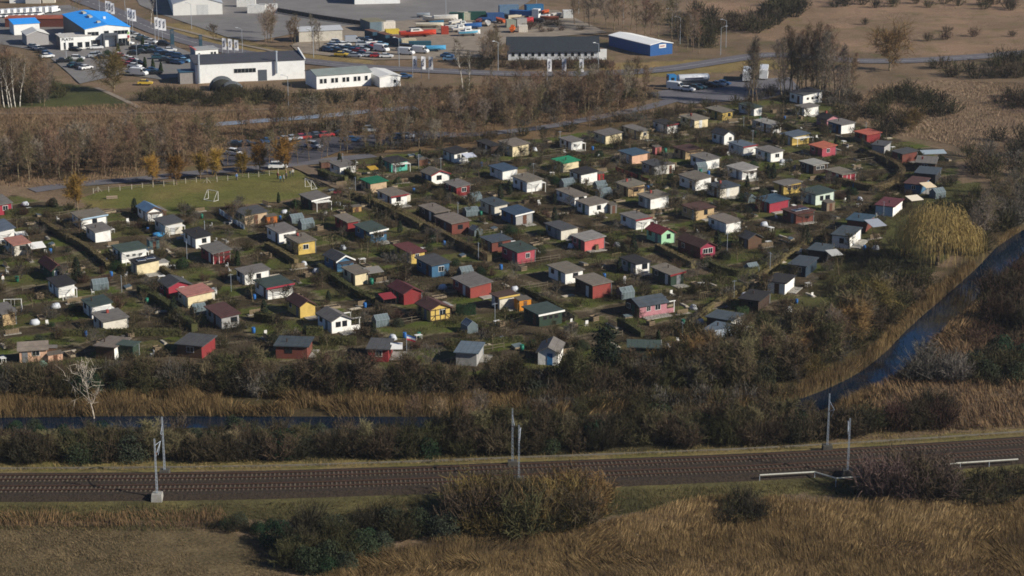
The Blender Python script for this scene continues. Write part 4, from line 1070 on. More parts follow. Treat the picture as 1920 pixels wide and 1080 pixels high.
container(*Z4(575, 180), 4.5, 2.6, '#b9b6a2', 85, 'cream container between two green containers')
container(*Z4(735, 178), 6, 2.7, '#1d4a40', 85, 'long dark green container with pale end')
container(*Z4(950, 190), 6, 2.6, '#2a4f7d', 80, 'blue tarpaulin covered container among the boats')
container(*Z4(1110, 105), 7, 3.0, '#5d7890', 80, 'pale blue container beside the lorry')
container(*Z4(1415, 105), 6.5, 3.2, '#1f5d86', 70, 'bright blue tall container behind the lorry cab')
container(*Z4(1135, 268), 3.2, 2.5, '#8f9484', 80, 'grey green cabin near the orange lifeboat', 'cabin')
container(*Z4(1250, 262), 4.0, 2.8, '#8d8a86', 60, 'grey cabin beside the red dinghy', 'cabin')
container(*Z4(1282, 325), 3.0, 2.2, '#d2cabb', 85, 'white trailer box near the orange lifeboat', 'trailer', 2.0)
container(*Z4(1820, 155), 3.4, 2.6, '#cfcfcb', 85, 'white box standing alone at the end of the boat yard', 'cabin')
# boats
def boat(x, y, L, W, h, c, hd, label, cabin=None, mast=0, c2=None):
    P = G(x, y); t = thing('boat', (P.x, P.y, .25), hd)
    n = 9; rings = []
    for k in range(n):
        f = k / (n - 1); wdt = W / 2 * (1 - max(0, (f - .45) / .55) ** 2) * (.8 + .2 * min(1, f * 5)) + .03; keel = .25 + .55 * max(0, (f - .55)) ** 1.4 * h; top = h + .5 + .35 * f * f * h * .6
        X = -L / 2 + L * f; rings.append([(X, -wdt, top), (X, -wdt * .8, (top + keel) / 2), (X, -.05, keel), (X, .05, keel), (X, wdt * .8, (top + keel) / 2), (X, wdt, top), (X, 0, top - .12)])
    MB().loft(rings).obj('hull', mat('hull_' + c[1:], srgb(c), .45, .08), t, False)
    if c2:
        MB().loft([[(p[0], p[1] * 1.015, p[2] * .92) for p in r_[:2]] + [(p[0], p[1] * 1.015, p[2] * .92) for p in r_[4:6]] for r_ in rings[:-1]], False).obj('band', mat('hull_' + c2[1:], srgb(c2), .45), t)
    if cabin:
        MB().hexa([(-L * .22, -W * .3, h + .3), (L * .16, -W * .28, h + .4), (L * .16, W * .28, h + .4), (-L * .22, W * .3, h + .3), (-L * .2, -W * .26, h + 1.4), (L * .06, -W * .24, h + 1.4), (L * .06, W * .24, h + 1.4), (-L * .2, W * .26, h + 1.4)]).obj('cabin', mat('hull_' + cabin[1:], srgb(cabin), .5), t)
        MB().box(-L * .15, L * .02, -W * .29, W * .29, h + .85, h + 1.2).obj('windows', M_GLASS, t)
    if mast: MB().bar((0, 0, h), (0, 0, h + mast), .09, 6).obj('mast', M_STEEL, t)
    for sx in (-.28, .2): MB().box(L * sx - .1, L * sx + .1, -W * .35, W * .35, -.25, .5).obj('cradle', M_DFRAME, t)
    tag(t, label, 'boat')
boat(*Z3(1390, 400), 12.5, 3.4, 1.4, '#b83f2c', .3, 'long red boat with white wheelhouse standing ashore', '#c9c6bd')
boat(*Z4(360, 205), 8.5, 2.8, 1.7, '#d4d0c6', .15, 'white sailing boat with tall bare mast standing ashore', None, 11)
boat(*Z4(170, 205), 5.5, 2.2, 1.3, '#cfcabf', 2.9, 'small white boat with upturned bow beside the sailing boat')
boat(*Z4(165, 275), 9.5, 2.8, 1.0, '#cdc4ae', .1, 'long cream hull standing behind the red boat')
boat(*Z4(550, 325), 7, 2.5, 1.0, '#d4d2cc', .4, 'white motor boat with low cabin beside the light blue boat', '#c9c9c6')
boat(*Z4(640, 372), 7.5, 2.6, 1.2, '#d4d2cc', .25, 'white and light blue motor boat on a trailer', '#cfd2d2', 0, '#5fa5c0')
boat(*Z4(575, 278), 6, 2.2, 1.0, '#d0cdc6', .3, 'small white cruiser in front of the cream container', '#c0c0bc')
boat(*Z4(690, 290), 6, 2.3, 1.3, '#2b5a94', .4, 'boat under a blue tarpaulin')
boat(*Z4(1160, 330), 4.2, 2.0, 1.1, '#d0662a', 1.4, 'orange lifeboat on dusty ground', '#d0662a')
boat(*Z4(1340, 232), 4.6, 2.2, 1.5, '#b03a40', .5, 'red dinghy beside the grey cabin')
boat(*Z4(190, 560), 9, 2.6, 1.1, '#4f9cc6', .2, 'light blue hull beside the petrol green container')
boat(*Z4(440, 300), 5, 2.0, .9, '#cfcfca', .1, 'small white hull behind the red cabin')
boat(*Z4(1560, 110), 4.2, 1.7, .8, '#c2592e', 1.0, 'orange hull beside the bright blue container')
boat(*Z4(1690, 150), 4.2, 1.8, .9, '#d0cac0', .6, 'pale dinghy near the white box at the yard end')
boat(*Z4(1540, 165), 4.2, 1.8, .8, '#cfcfcf', .2, 'white dinghy beside the lorry')

for k, (x, y, c, w) in enumerate([(90, 150, '#8a9298', 'grey'), (250, 245, '#2f5f7a', 'petrol'), (480, 240, '#cfcac0', 'off white'), (760, 225, '#6a3a34', 'maroon'), (860, 250, '#c9c6be', 'pale'), (1010, 215, '#b8562c', 'rust orange'), (1060, 160, '#39424a', 'charcoal'), (1440, 215, '#5a5450', 'taupe'), (1600, 190, '#94523a', 'terracotta'), (820, 205, '#2a4a78', 'navy'), (1180, 175, '#c4b9a2', 'sand')]):
    boat(*Z4(x, y), 4.6 + (k % 3), 1.9, .9, c, .2 + .37 * k, f'small {w} hull lying among the boats and containers')
for px, py, L, nm in [(462, 13, 7, 'near'), (481, 25, 6.5, 'left'), (503, 24, 6.5, 'right')]:
    container(px, py, L, 2.9, '#d6d4ce', 86, {'near': 'white box trailer alone on the grey yard', 'left': 'white box trailer beside another one before the yard fence', 'right': 'white box trailer at the start of the yard fence'}[nm], 'trailer', 2.5)
t = thing('yard_fence', G(600, 38)); o0 = t.location; fpts = [G(518, 24), G(600, 38), G(690, 51)]
for a, b in zip(fpts[:-1], fpts[1:]):
    for k in range(12):
        q = a.lerp(b, k / 12) - o0; MB().box(q.x - .06, q.x + .06, q.y - .06, q.y + .06, 0, 2.2).obj('post', M_GATE, t)
    A, B = a - o0, b - o0; MB().hexa([(A.x, A.y, .3), (B.x, B.y, .3), (B.x, B.y + .05, .3), (A.x, A.y + .05, .3), (A.x, A.y, 1.9), (B.x, B.y, 1.9), (B.x, B.y + .05, 1.9), (A.x, A.y + .05, 1.9)]).obj('mesh_panel', mat('dark_mesh', srgb('#3c3c38'), .9), t)
tag(t, 'dark mesh fence along the edge of the grey yard', 'fence')
# flags, pylons, lamps
M_FLAG = mat('flag_cloth', srgb('#d6d5d6'), .85, .05)
PL_ME = None
def flag(px, py, top, rz, label, nm):
    P = G(px, py); s = PXM(px, py); h = (py - top) / s * 1.04
    global PL_ME
    t = thing('flagpole', (P.x, P.y, .1), rz)
    MB().bar((0, 0, -.3), (0, 0, h), .07, 6, .04).obj('pole', M_STEEL, t)
    fh = min(3.8, h * .58); n = 6; m = MB(); W = 1.25
    for k in range(n + 1):
        for j in range(4): 
            x = .06 + W * j / 3; m.v.append((x, .16 * math.sin(k * .9 + j * 1.2) * j / 3, h - .1 - fh * k / n - .05 * j))
    for k in range(n):
        for j in range(3): m.f.append([k * 4 + j, k * 4 + 4 + j, k * 4 + 5 + j, k * 4 + 1 + j])
    fo = m.obj('flag', M_FLAG, t, True)
    if PL_ME is None: PL_ME = text_mesh('PLATH', .7, M_NAVY, .1)
    o = link('lettering', PL_ME, None, fo, (W * .55, -.02, h - .1 - fh / 2), 0, (fh / 3.8,) * 3)
    o.rotation_euler = (math.pi / 2, -math.pi / 2, 0)
    tag(t, label, 'flag', 'white flags lettered PLATH')
for grp, lab in [([(199, 42, 3), (204, 44, 4), (209, 45, 7)], 'white flag lettered PLATH behind the blue roof'),
                 ([(240, 64, 17), (244.5, 65, 19), (249.5, 68, 20)], 'white flag lettered PLATH beyond the dealer entrance'),
                 ([(291.5, 82, 34), (298, 84, 36), (305, 79, 37)], 'white flag lettered PLATH beside the dark pylon by the road'),
                 ([(417.5, 108, 72.5), (428.5, 108, 74), (440, 108, 76)], 'white flag lettered PLATH behind the long white hall'),
                 ([(774, 146, 106), (790, 147, 107), (804, 148, 107)], 'white flag lettered PLATH beside the white sheet roofed shed'),
                 ([(1026, 151, 111), (1053.5, 151, 111), (1086, 151, 112)], 'white flag lettered PLATH before the hedge of the long house')]:
    for px, py, top in grp: flag(px, py, top, RNG.uniform(-.25, .25), lab, 0)
def pylon(px, py, top, w, label):
    P = G(px, py); h = (py - top) / PXM(px, py) * 1.04; t = thing('pylon_sign', (P.x, P.y, .1), .35)
    MB().box(-w / 2, w / 2, -.3, .3, -.2, h).obj('column', mat('pylon_face', srgb('#26424f'), .5), t)
    MB().box(-w / 2 - .15, w / 2 + .15, -.45, .45, -.25, .9).obj('base', M_GATE, t)
    MB().box(-w / 2 + .1, w / 2 - .1, -.33, -.305, h - 1.4, h - .3).obj('emblem_panel', M_GATE, t)
    tag(t, label, 'sign')
pylon(323.5, 89, 57, 1.15, 'dark blue pylon sign nearer the three road flags')
pylon(376.5, 93, 67, 1.0, 'dark blue pylon sign beside the red edged sales office')
def lamp_proto():
    t = thing('street_lamp')
    MB().bar((0, 0, -.3), (0, 0, 8.6), .09, 6, .06).obj('pole', M_STEEL, t)
    MB().bar((0, 0, 8.5), (-1.3, 0, 9.0), .05, 5).obj('arm', M_STEEL, t)
    MB().hexa([(-2.0, -.16, 8.95), (-1.2, -.16, 8.9), (-1.2, .16, 8.9), (-2.0, .16, 8.95), (-1.95, -.1, 9.08), (-1.2, -.12, 9.1), (-1.2, .12, 9.1), (-1.95, .1, 9.08)]).obj('lamp_head', mat('lamp_grey', srgb('#b5b8ba'), .5), t)
    return freeze(t)
LAMP = lamp_proto()
for px, py, r, lab in [(1168.5, 45, 0, 0), (1259.5, 67, 0, 0), (1361, 89, 0, 0), (1351, 103, 3.1, 0), (1275, 83, 0, 0), (748.5, 125, .5, 1), (588, 108, .5, 1), (934, 133, .5, 1), (1122, 136, .5, 1), (235, 28, 0, 2), (295, 45, 0, 2), (359.5, 55, 0, 2), (455, 106, 0, 2), (258, 138, 2.0, 3), (541, 203, 0, 4), (125, 117, .4, 3), (1085, 25, .4, 0), (187, 25, .4, 2), (1006, 12, .4, 0)]:
    P = G(px, py); o = place(LAMP, (P.x, P.y, .1), r)
    tag(o, ['grey street lamp along the road behind the blue warehouse', 'grey street lamp on the verge of the main road', 'grey street lamp beside the road near the dealer flags', 'grey lamp post on the dealer sales yard', 'single grey lamp post in the scrub below the office'][lab], 'street lamp', ['lamps behind the warehouse', 'lamps on the main road', 'lamps near the flags', 'lamps on the sales yard', None][lab] or 'street lamps')

# ------------------------------------------------------------------ vegetation prototypes
M_BARK = mat('bark_brown', srgb('#75654f'), .95, .25, 2, objvar=.2)
M_BIRCH = mat('bark_birch', srgb('#c4bcae'), .9, .3, 2.5)
M_DEAD = mat('bark_bleached', srgb('#a89c8c'), .9, .2, 2)
TW = {k: mat('twigs_' + k, srgb(h), .95, .25, .5, spec=.1, objvar=.36) for k, h in dict(brown='#4d4233', olive='#433f2a', red='#4b3a30', gold='#6c5a37', grey='#5c564e', willow='#857447', dark='#343025', orange='#7f6342', golden='#8a6d33', tree='#745f4b', treegrey='#756a5d', treeolive='#675d44', mauve='#5d4e46').items()}
LF = {k: mat('leaves_' + k, srgb(h), .8, .3, .8, spec=.2, objvar=.2) for k, h in dict(ivy='#2c331f', conifer='#20291a', thuja='#2b381b', laurel='#1c301a', hedge='#665a3d', hedgegreen='#4b4a2b', bramble='#2f3526').items()}

class Twigs:
    """collects tapered branches as prisms and fine twigs as ribbons"""
    def __init__(s, seed): s.r = np.random.default_rng(seed); s.P0 = []; s.P1 = []; s.W = []; s.big = MB()
    def branch(s, pts, r0, r1, sides=5):
        n = len(pts)
        for k in range(n - 1): s.big.bar(pts[k], pts[k + 1], r0 + (r1 - r0) * k / (n - 1), sides, r0 + (r1 - r0) * (k + 1) / (n - 1))
    def ribbon(s, a, b, w): s.P0.append(tuple(a)); s.P1.append(tuple(b)); s.W.append(w)
    def twig_mesh(s, name):
        a = np.array(s.P0); b = np.array(s.P1); w = np.array(s.W)[:, None]; d = b - a
        rv = s.r.normal(size=d.shape); sd = np.cross(d, rv); sd /= np.linalg.norm(sd, axis=1)[:, None] + 1e-9
        n = len(a); v = np.concatenate([a - sd * w / 2, a + sd * w / 2, b + sd * w * .22, b - sd * w * .22])
        i = np.arange(n); f = np.stack([i, n + i, 2 * n + i, 3 * n + i], 1)
        return mesh_np(name, v, f, 4)
def unit(v): 
    n = math.sqrt(sum(x * x for x in v)) or 1; return tuple(x / n for x in v)
def walk(T, p, d, L, n, wob, up):
    pts = [p]; st = L / n
    for _ in range(n):
        w = T.r.normal(size=3) * wob; d = unit((d[0] + w[0], d[1] + w[1], d[2] + w[2] + up)); p = (p[0] + d[0] * st, p[1] + d[1] * st, p[2] + d[2] * st); pts.append(p)
    return pts, d
def make_tree(name, seed, H, spread, f0, n1, n2, n3, ang, up, twig, bark, tw=.05, r0=.16, droop=0.0, multi=1, shape=1.0, twl=1.0):
    T = Twigs(seed); R = T.r
    for m_ in range(multi):
        lean = R.normal(size=2) * (.04 if multi == 1 else .16)
        tp, _ = walk(T, (R.normal() * .15 * (multi > 1), R.normal() * .15 * (multi > 1), -.3), unit((lean[0], lean[1], 1)), H * .9, 7, .05, .05)
        T.branch(tp, r0, .03, 6)
        for k in range(n1):
            f = f0 + (1 - f0) * (k + R.random()) / n1; q = f * 7; i = min(int(q), 6); fr = q - i
            p = tuple(tp[i][j] * (1 - fr) + tp[i + 1][j] * fr for j in range(3))
            az = k * 2.4 + R.random(); rel = (f - f0) / (1 - f0)
            L = spread * (math.sin(math.pi * (0.18 + .72 * rel)) ** shape) * (.75 + .5 * R.random())
            el = math.radians(ang) * (1 - .5 * rel)
            d = (math.cos(az) * math.sin(el), math.sin(az) * math.sin(el), math.cos(el))
            bp, _ = walk(T, p, d, L, 4, .16, up); T.branch(bp, r0 * .38 * (1 - .5 * rel), .015, 4)
            for j in range(n2):
                g = .25 + .75 * (j + R.random()) / n2; q2 = g * 4; i2 = min(int(q2), 3); f2 = q2 - i2
                p2 = tuple(bp[i2][c] * (1 - f2) + bp[i2 + 1][c] * f2 for c in range(3))
                d2 = unit(tuple(np.array(bp[i2 + 1]) - np.array(bp[i2]) + R.normal(size=3) * L / 4 * .9 + np.array((0, 0, L / 4 * .25 - droop * .2))))
                L2 = L * .42 * (.6 + .7 * R.random()) * twl
                sp, _ = walk(T, p2, d2, L2, 2, .2, up * .6 - droop)
                for a, b in zip(sp[:-1], sp[1:]): T.ribbon(a, b, tw * 1.5)
                for h in range(n3):
                    g3 = R.random(); p3 = tuple(np.array(sp[0]) * (1 - g3) + np.array(sp[2]) * g3)
                    d3 = unit(tuple(np.array(d2) + R.normal(size=3) * .75 + np.array((0, 0, .15 - droop))))
                    tp3, _ = walk(T, p3, d3, L2 * (.5 + .5 * R.random()) * (1 + droop), 2 if droop else 1, .2, -droop * .8)
                    for a, b in zip(tp3[:-1], tp3[1:]): T.ribbon(a, b, tw)
    t = thing(name)
    T.big.obj('trunk', bark, t, True)
    link('crown', T.twig_mesh('crown'), twig, t)
    return freeze(t)
def make_bush(name, seed, H, Rr, n, sub, twig, tw=.05, lean=.9, flat=1.0):
    """many-stemmed bare shrub, one mesh"""
    T = Twigs(seed); R = T.r
    for k in range(n):
        az = R.random() * 6.283; rad = Rr * .35 * math.sqrt(R.random()); p = (math.cos(az) * rad, math.sin(az) * rad, -.15)
        tilt = lean * (R.random() ** .8); a2 = az + R.normal() * .5
        d = (math.cos(a2) * math.sin(tilt), math.sin(a2) * math.sin(tilt), math.cos(tilt))
        L = H * (.65 + .45 * R.random()) * (1 - .25 * (tilt / 1.2) ** 2) 
        sp, _ = walk(T, p, d, L, 3, .16, .03)
        for i, (a, b) in enumerate(zip(sp[:-1], sp[1:])): T.ribbon(a, b, tw * (1.9 - .45 * i))
        for j in range(sub):
            g = .25 + .75 * R.random(); q = g * 3; i = min(int(q), 2); f = q - i
            p2 = tuple(sp[i][c] * (1 - f) + sp[i + 1][c] * f for c in range(3))
            d2 = unit(tuple(np.array(d) * .7 + R.normal(size=3) * .65 + np.array((0, 0, .2))))
            T.ribbon(p2, tuple(np.array(p2) + np.array(d2) * H * (.12 + .2 * R.random())), tw)
    return link(name, T.twig_mesh(name), twig)
def leaf_cloud(name, seed, n, size, fn, m, parent=None):
    """n small leaf quads at points given by fn(rng, n)"""
    R = np.random.default_rng(seed); p, nn = fn(R, n)
    a = R.normal(size=p.shape); a = np.cross(nn + R.normal(size=p.shape) * .6, a); a /= np.linalg.norm(a, axis=1)[:, None] + 1e-9
    b = np.cross(nn + R.normal(size=p.shape) * .6, a); b /= np.linalg.norm(b, axis=1)[:, None] + 1e-9
    s = size * (.6 + .8 * R.random((len(p), 1)))
    v = np.concatenate([p - a * s, p + b * s * .55, p + a * s, p - b * s * .55]); k = len(p); i = np.arange(k)
    return link(name, mesh_np(name, v, np.stack([i, k + i, 2 * k + i, 3 * k + i], 1), 4), m, parent)
def dome_fn(R_, H_, lump, seed):
    q = np.random.default_rng(seed); cs = q.normal(size=(9, 3)); cs[:, 2] = abs(cs[:, 2]); cs /= np.linalg.norm(cs, axis=1)[:, None]
    def fn(R, n):
        d = R.normal(size=(n, 3)); d[:, 2] = abs(d[:, 2]) - .15; d /= np.linalg.norm(d, axis=1)[:, None]
        bump = 1 + lump * (np.max(d @ cs.T, axis=1) - .75) * 1.6
        r = (R.random(n) ** .22)[:, None] * bump[:, None]
        return d * r * np.array((R_, R_, H_)) + np.array((0, 0, .1 * H_)), d
    return fn
def shrub_leafy(name, seed, R_, H_, n, size, m): return leaf_cloud(name, seed, n, size, dome_fn(R_, H_, .5, seed), m)

FOREST = [make_tree('bare_tree', 100 + k, 10.5 + k % 3, 3.3, .28, 17, 8, 8, 52, .09, TW[['tree', 'tree', 'treeolive', 'treegrey', 'tree'][k]], M_BARK, .055, .15) for k in range(5)]
SLIM = [make_tree('slender_tree', 120 + k, 12 + k, 2.2, .3, 16, 7, 7, 42, .1, TW[['tree', 'treegrey', 'tree'][k]], M_BARK, .045, .13) for k in range(3)]
POPLAR = [make_tree('poplar_tree', 130 + k, 17 + k, 3.6, .2, 24, 8, 9, 40, .12, TW[['tree', 'treegrey', 'tree'][k]], M_BARK, .05, .2, shape=.7) for k in range(3)]
ROUND = [make_tree('spreading_tree', 140 + k, 9, 5.6, .2, 21, 11, 14, 62, .07, TW[['gold', 'orange'][k]], M_BARK, .07, .26) for k in range(2)]
WILLOWG = [make_tree('golden_willow', 150 + k, 5.6, 2.6, .3, 22, 10, 15, 48, .15, TW['golden'], M_BARK, .055, .16) for k in range(2)]
def make_weeping(name, seed, twig):
    T = Twigs(seed); R = T.r; t = thing(name); cz = 5.8
    tp, _ = walk(T, (0, 0, -.3), (.05, 0, 1), 4.2, 4, .06, .05); T.branch(tp, .42, .26, 8)
    for k in range(16):
        az = k * 2.4 + R.random() * .5; el = .25 + .75 * R.random(); d = (math.cos(az) * math.sin(el), math.sin(az) * math.sin(el), math.cos(el))
        bp, _ = walk(T, tp[2 + k % 3], d, 4.6 + 2.2 * R.random(), 5, .14, .03); T.branch(bp, .15, .03, 5)
    for k in range(2600):
        v = R.normal(size=3); v[2] = abs(v[2]) * .9 - .12; v /= np.linalg.norm(v); lob = 1 + .16 * math.sin(math.atan2(v[1], v[0]) * 4 + 1) * (1 - v[2]) + .08 * math.sin(v[2] * 9)
        q = (.55 + .45 * R.random() ** .5) * lob; p = np.array((v[0] * 6.0 * q, v[1] * 6.0 * q, cz + v[2] * 4.9 * q)); out = np.array((v[0], v[1], .5)) * .35
        L = min(1.6 + 3.4 * R.random(), max(p[2] - .7, .6)); n = 5; st = L / n; d = out + R.normal(size=3) * .12
        for j in range(n):
            d = d * .62 + np.array((0, 0, -.45)) + R.normal(size=3) * .07; dn = d / np.linalg.norm(d); b = p + dn * st; T.ribbon(p, b, .05); p = b
    T.big.obj('trunk', M_BARK, t, True); link('crown', T.twig_mesh('crown'), twig, t); return freeze(t)
WEEP = make_weeping('weeping_willow', 160, TW['willow'])
_unused = lambda: make_tree('weeping_willow', 160, 11.5, 6.3, .2, 26, 14, 18, 66, .02, TW['willow'], M_BARK, .075, .34, droop=.5, twl=1.2)
BIRCH = [make_tree('birch_tree', 170 + k, 14, 2.6, .35, 16, 7, 7, 40, .05, TW['brown'], M_BIRCH, .04, .15, droop=.12) for k in range(2)]
DEAD = make_tree('dead_tree', 180, 9.0, 4.4, .28, 9, 6, 4, 56, .1, M_DEAD, M_DEAD, .05, .15)
FRUIT = [make_tree('fruit_tree', 190 + k, 3.4 + .3 * k, 1.9, .25, 13, 7, 7, 60, .08, TW[['grey', 'brown', 'olive', 'dark'][k]], M_BARK, .035, .08) for k in range(4)]
BUSH = {c: [make_bush('bare_bush', 200 + 10 * i + k, 3.4, 2.0, 85, 15, TW[c], .05) for k in range(2)] for i, c in enumerate(('brown', 'olive', 'red', 'grey', 'dark', 'gold', 'mauve'))}
SMALL = {c: [make_bush('garden_shrub', 300 + 10 * i + k, 1.5, .9, 45, 10, TW[c], .035) for k in range(2)] for i, c in enumerate(('brown', 'olive', 'red'))}
IVY = [shrub_leafy('evergreen_bush', 340 + k, 1.9, 2.6, 2400, .115, LF[['ivy', 'bramble', 'laurel'][k]]) for k in range(3)]
def thuja(name, seed, H, R_, m):
    t = thing(name); MB().bar((0, 0, -.3), (0, 0, H * .8), .09, 5, .02).obj('trunk', M_BARK, t)
    def fn(R, n):
        z = R.random(n) ** 1.1; a = R.random(n) * 6.283; r = R_ * (np.clip(z * 6, 0, 1) * (1 - z) ** .6 + .05) * (R.random(n) ** .25) * (1 + .18 * np.sin(a * 3 + z * 9))
        return np.stack([r * np.cos(a), r * np.sin(a), z * H + .05], 1), np.stack([np.cos(a), np.sin(a), .4 + 0 * a], 1)
    leaf_cloud('crown', seed, 700, .16, fn, m, t); return freeze(t)
THUJA = [thuja('columnar_conifer', 350, 2.6, .55, LF['thuja']), thuja('columnar_conifer', 351, 3.6, .95, LF['conifer'])]
def pine(name, seed, H):
    T = Twigs(seed); t = thing(name); R = np.random.default_rng(seed)
    for dx in (-.22, .22): T.branch([(dx, 0, -.3), (dx * 2.2, 0, H * .5), (dx * 3, .1, H * .93)], .13, .03, 6)
    T.big.obj('trunk', M_BARK, t, True)
    def fn(R, n):
        k = R.integers(0, 60, n); q = np.random.default_rng(seed + 1); a = q.random(60) * 6.283; z = .3 + .68 * q.random(60); rr = H * .36 * (1.05 - z) ** .55 * (.35 + .65 * q.random(60)) * np.clip((z - .22) * 6, 0, 1)
        c = np.stack([rr * np.cos(a), rr * np.sin(a), z * H], 1); p = c[k] + R.normal(size=(n, 3)) * np.array((.55, .55, .3))
        return p, R.normal(size=(n, 3)) + np.array((0, 0, 1))
    leaf_cloud('crown', seed, 3600, .2, fn, LF['conifer'], t); return freeze(t)
PINE = pine('pine_tree', 360, 9.0)

# ------------------------------------------------------------------ planting
CNT = Counter()
hb = np.array(HUT_BOXES)
def clear_of_huts(x, y, r): return bool(np.all((hb[:, 0] - x) ** 2 + (hb[:, 1] - y) ** 2 > (hb[:, 2] * .92 + r) ** 2))
def zg(x, y):
    """approximate ground height at a point"""
    d = float(dist_line(np.array([x]), np.array([y]), RIVER)[0]); b = min(max((RW / 2 + 1.8 - d) / 2.4, 0), 1)
    e = min(max((8.5 - float(dist_line(np.array([x]), np.array([y]), TRACK_M)[0])) / 4, 0), 1)
    return -1.5 * b * b * (3 - 2 * b) + .5 * e * e * (3 - 2 * e)
def plant(proto, x, y, sc, label, cat, group, sz=None):
    o = place(proto, (x, y, zg(x, y) - .03), RNG.uniform(0, 6.28), (sc, sc, sc * (sz or RNG.uniform(.88, 1.12))))
    tag(o, label, cat, group); return o
def at(px, py): 
    p = G(px, py); return p.x, p.y
KEEP = [(*at(1137, 716), 4.5, 14), (*at(176, 777), 3.0, 12)] + [(*at(x_, 690), 3.3, 13) for x_ in (58, 205, 358, 545, 712, 875, 1030, 1225)] + [(*at(1350, 600), 6, 12)]
def scatter(pts, n, fn, rmin, seed, huts=0.0, dens=None, water=True, avoid=(), view=False):
    poly = GP(pts); xs_ = [p[0] for p in poly]; ys_ = [p[1] for p in poly]; r = random.Random(seed); done = []; tries = 0
    while len(done) < n and tries < n * 40:
        tries += 1; x, y = r.uniform(min(xs_), max(xs_)), r.uniform(min(ys_), max(ys_))
        if not inpoly(np.array([x]), np.array([y]), poly)[0]: continue
        if any((x - a) ** 2 + (y - b) ** 2 < rmin * rmin for a, b in done): continue
        if huts and not clear_of_huts(x, y, huts): continue
        if huts and np.any((abs(hb[:, 0] - x) < 2.4) & (hb[:, 1] - y > 0) & (hb[:, 1] - y < 7.5)) and r.random() < .85: continue
        if water and float(dist_line(np.array([x]), np.array([y]), RIVER)[0]) < RW / 2 + 1.3: continue
        if view and any(abs(x - a) < w and 0 < b - y < d for a, b, w, d in KEEP): continue
        if any(float(dist_line(np.array([x]), np.array([y]), ln)[0]) < w for ln, w in avoid): continue
        done.append((x, y)); fn(x, y, r)
    return done
WANT = []
BW = {'brown': 'brown', 'olive': 'olive brown', 'red': 'reddish', 'grey': 'greyish', 'dark': 'dark', 'gold': 'golden brown', 'mauve': 'mauve brown'}
def bushes(pts, n, cols, s0, s1, where, rmin, seed, **kw):
    def f(x, y, r):
        c = r.choice(cols)
        if c == 'ivy': plant(r.choice(IVY), x, y, r.uniform(s0, s1), f'dark green leafy bush {where}', 'bush', 'evergreen bushes ' + where)
        else: WANT.append((c, r.randrange(2), x, y, r.uniform(s0, s1), r.uniform(.88, 1.12), r.uniform(0, 6.28), f'bare {BW[c]} bush {where}', f'bare bushes {where}'))
    return scatter(pts, n, f, rmin, seed, **kw)
def trees(pts, n, protos, s0, s1, label, group, rmin, seed, **kw):
    return scatter(pts, n, lambda x, y, r: plant(r.choice(protos), x, y, r.uniform(s0, s1), label, 'tree', group), rmin, seed, **kw)
RAILAV = [(TRACK_M, 8.5)]
bushes([(-40, 430), (160, 405), (420, 398), (600, 378), (660, 310), (860, 290), (1180, 245), (1340, 210), (1540, 205), (1600, 240), (1780, 310), (1640, 470), (1560, 545), (1390, 640), (1080, 680), (700, 676), (300, 672), (-40, 674)], 190, ['brown', 'olive', 'grey', 'dark'], .4, .8, 'grown up between the garden huts', 2.4, 900, huts=.5)
bushes([(1640, 350), (1840, 345), (1820, 430), (1720, 530), (1640, 590), (1500, 625), (1440, 600), (1560, 510), (1640, 430)], 40, ['brown', 'olive', 'dark'], .45, .9, 'in the gardens near the willow', 2.4, 901, huts=.5)
# belt between the colony and the river
bushes([(-30, 715), (180, 715), (500, 722), (760, 724), (1010, 728), (1110, 726), (1240, 705), (1380, 680), (1480, 665), (1500, 690), (1380, 735), (1000, 748), (500, 743), (-30, 743)], 185, ['brown', 'olive', 'olive', 'grey', 'dark', 'brown', 'olive', 'ivy'], .85, 1.4, 'between the gardens and the river', 1.5, 1)
trees([(380, 725), (700, 728), (1000, 732), (1240, 705), (1400, 690), (1480, 690), (1400, 735), (700, 740), (380, 735)], 34, FOREST, .38, .55, 'small bare tree in the scrub between gardens and river', 'trees in the river scrub', 3, 2, view=True)
SHAPED = [make_tree('scrub_tree', 230 + k, 5.6, 2.9, .08, 20, 9, 9, 58, .09, TW[['olive', 'treeolive', 'brown'][k]], M_BARK, .055, .1, multi=1) for k in range(3)]
trees([(380, 722), (620, 726), (1000, 728), (1110, 722), (1240, 705), (1380, 685), (1480, 675), (1500, 692), (1380, 738), (700, 742), (380, 738)], 52, SHAPED, .7, 1.15, 'broad many branched scrub tree between gardens and river', 'scrub trees between gardens and river', 2.6, 31, view=True)
trees([(-20, 722), (380, 722), (380, 738), (-20, 738)], 12, SHAPED, .5, .8, 'low scrub tree below the first huts of the front row', 'scrub trees below the front row', 3, 32, view=True)
trees([(1240, 712), (1330, 680), (1460, 672), (1560, 625), (1640, 580), (1670, 590), (1600, 660), (1500, 712), (1380, 735)], 30, SHAPED, .9, 1.3, 'broad scrub tree inside the river bend', 'scrub trees inside the river bend', 2.8, 33, view=True)
trees([(780, 838), (960, 815), (1300, 808), (1480, 800), (1540, 800), (1500, 822), (1200, 838), (900, 850)], 26, SHAPED, .6, .95, 'scrub tree on the bank above the railway', 'scrub trees above the railway', 2.6, 34, avoid=[(TRACK_M, 10)])
trees([(-20, 845), (500, 842), (760, 838), (760, 852), (500, 862), (-20, 866)], 26, SHAPED, .5, .75, 'low scrub tree beside the railway verge', 'scrub trees beside the railway verge', 2.6, 35, avoid=[(TRACK_M, 9.5)])
bushes([(1000, 752), (1200, 750), (1440, 742), (1500, 738), (1490, 758), (1200, 770), (1000, 772)], 46, ['olive', 'brown', 'dark', 'olive', 'grey'], .6, 1.05, 'at the water edge below the scrub trees', 1.6, 36)
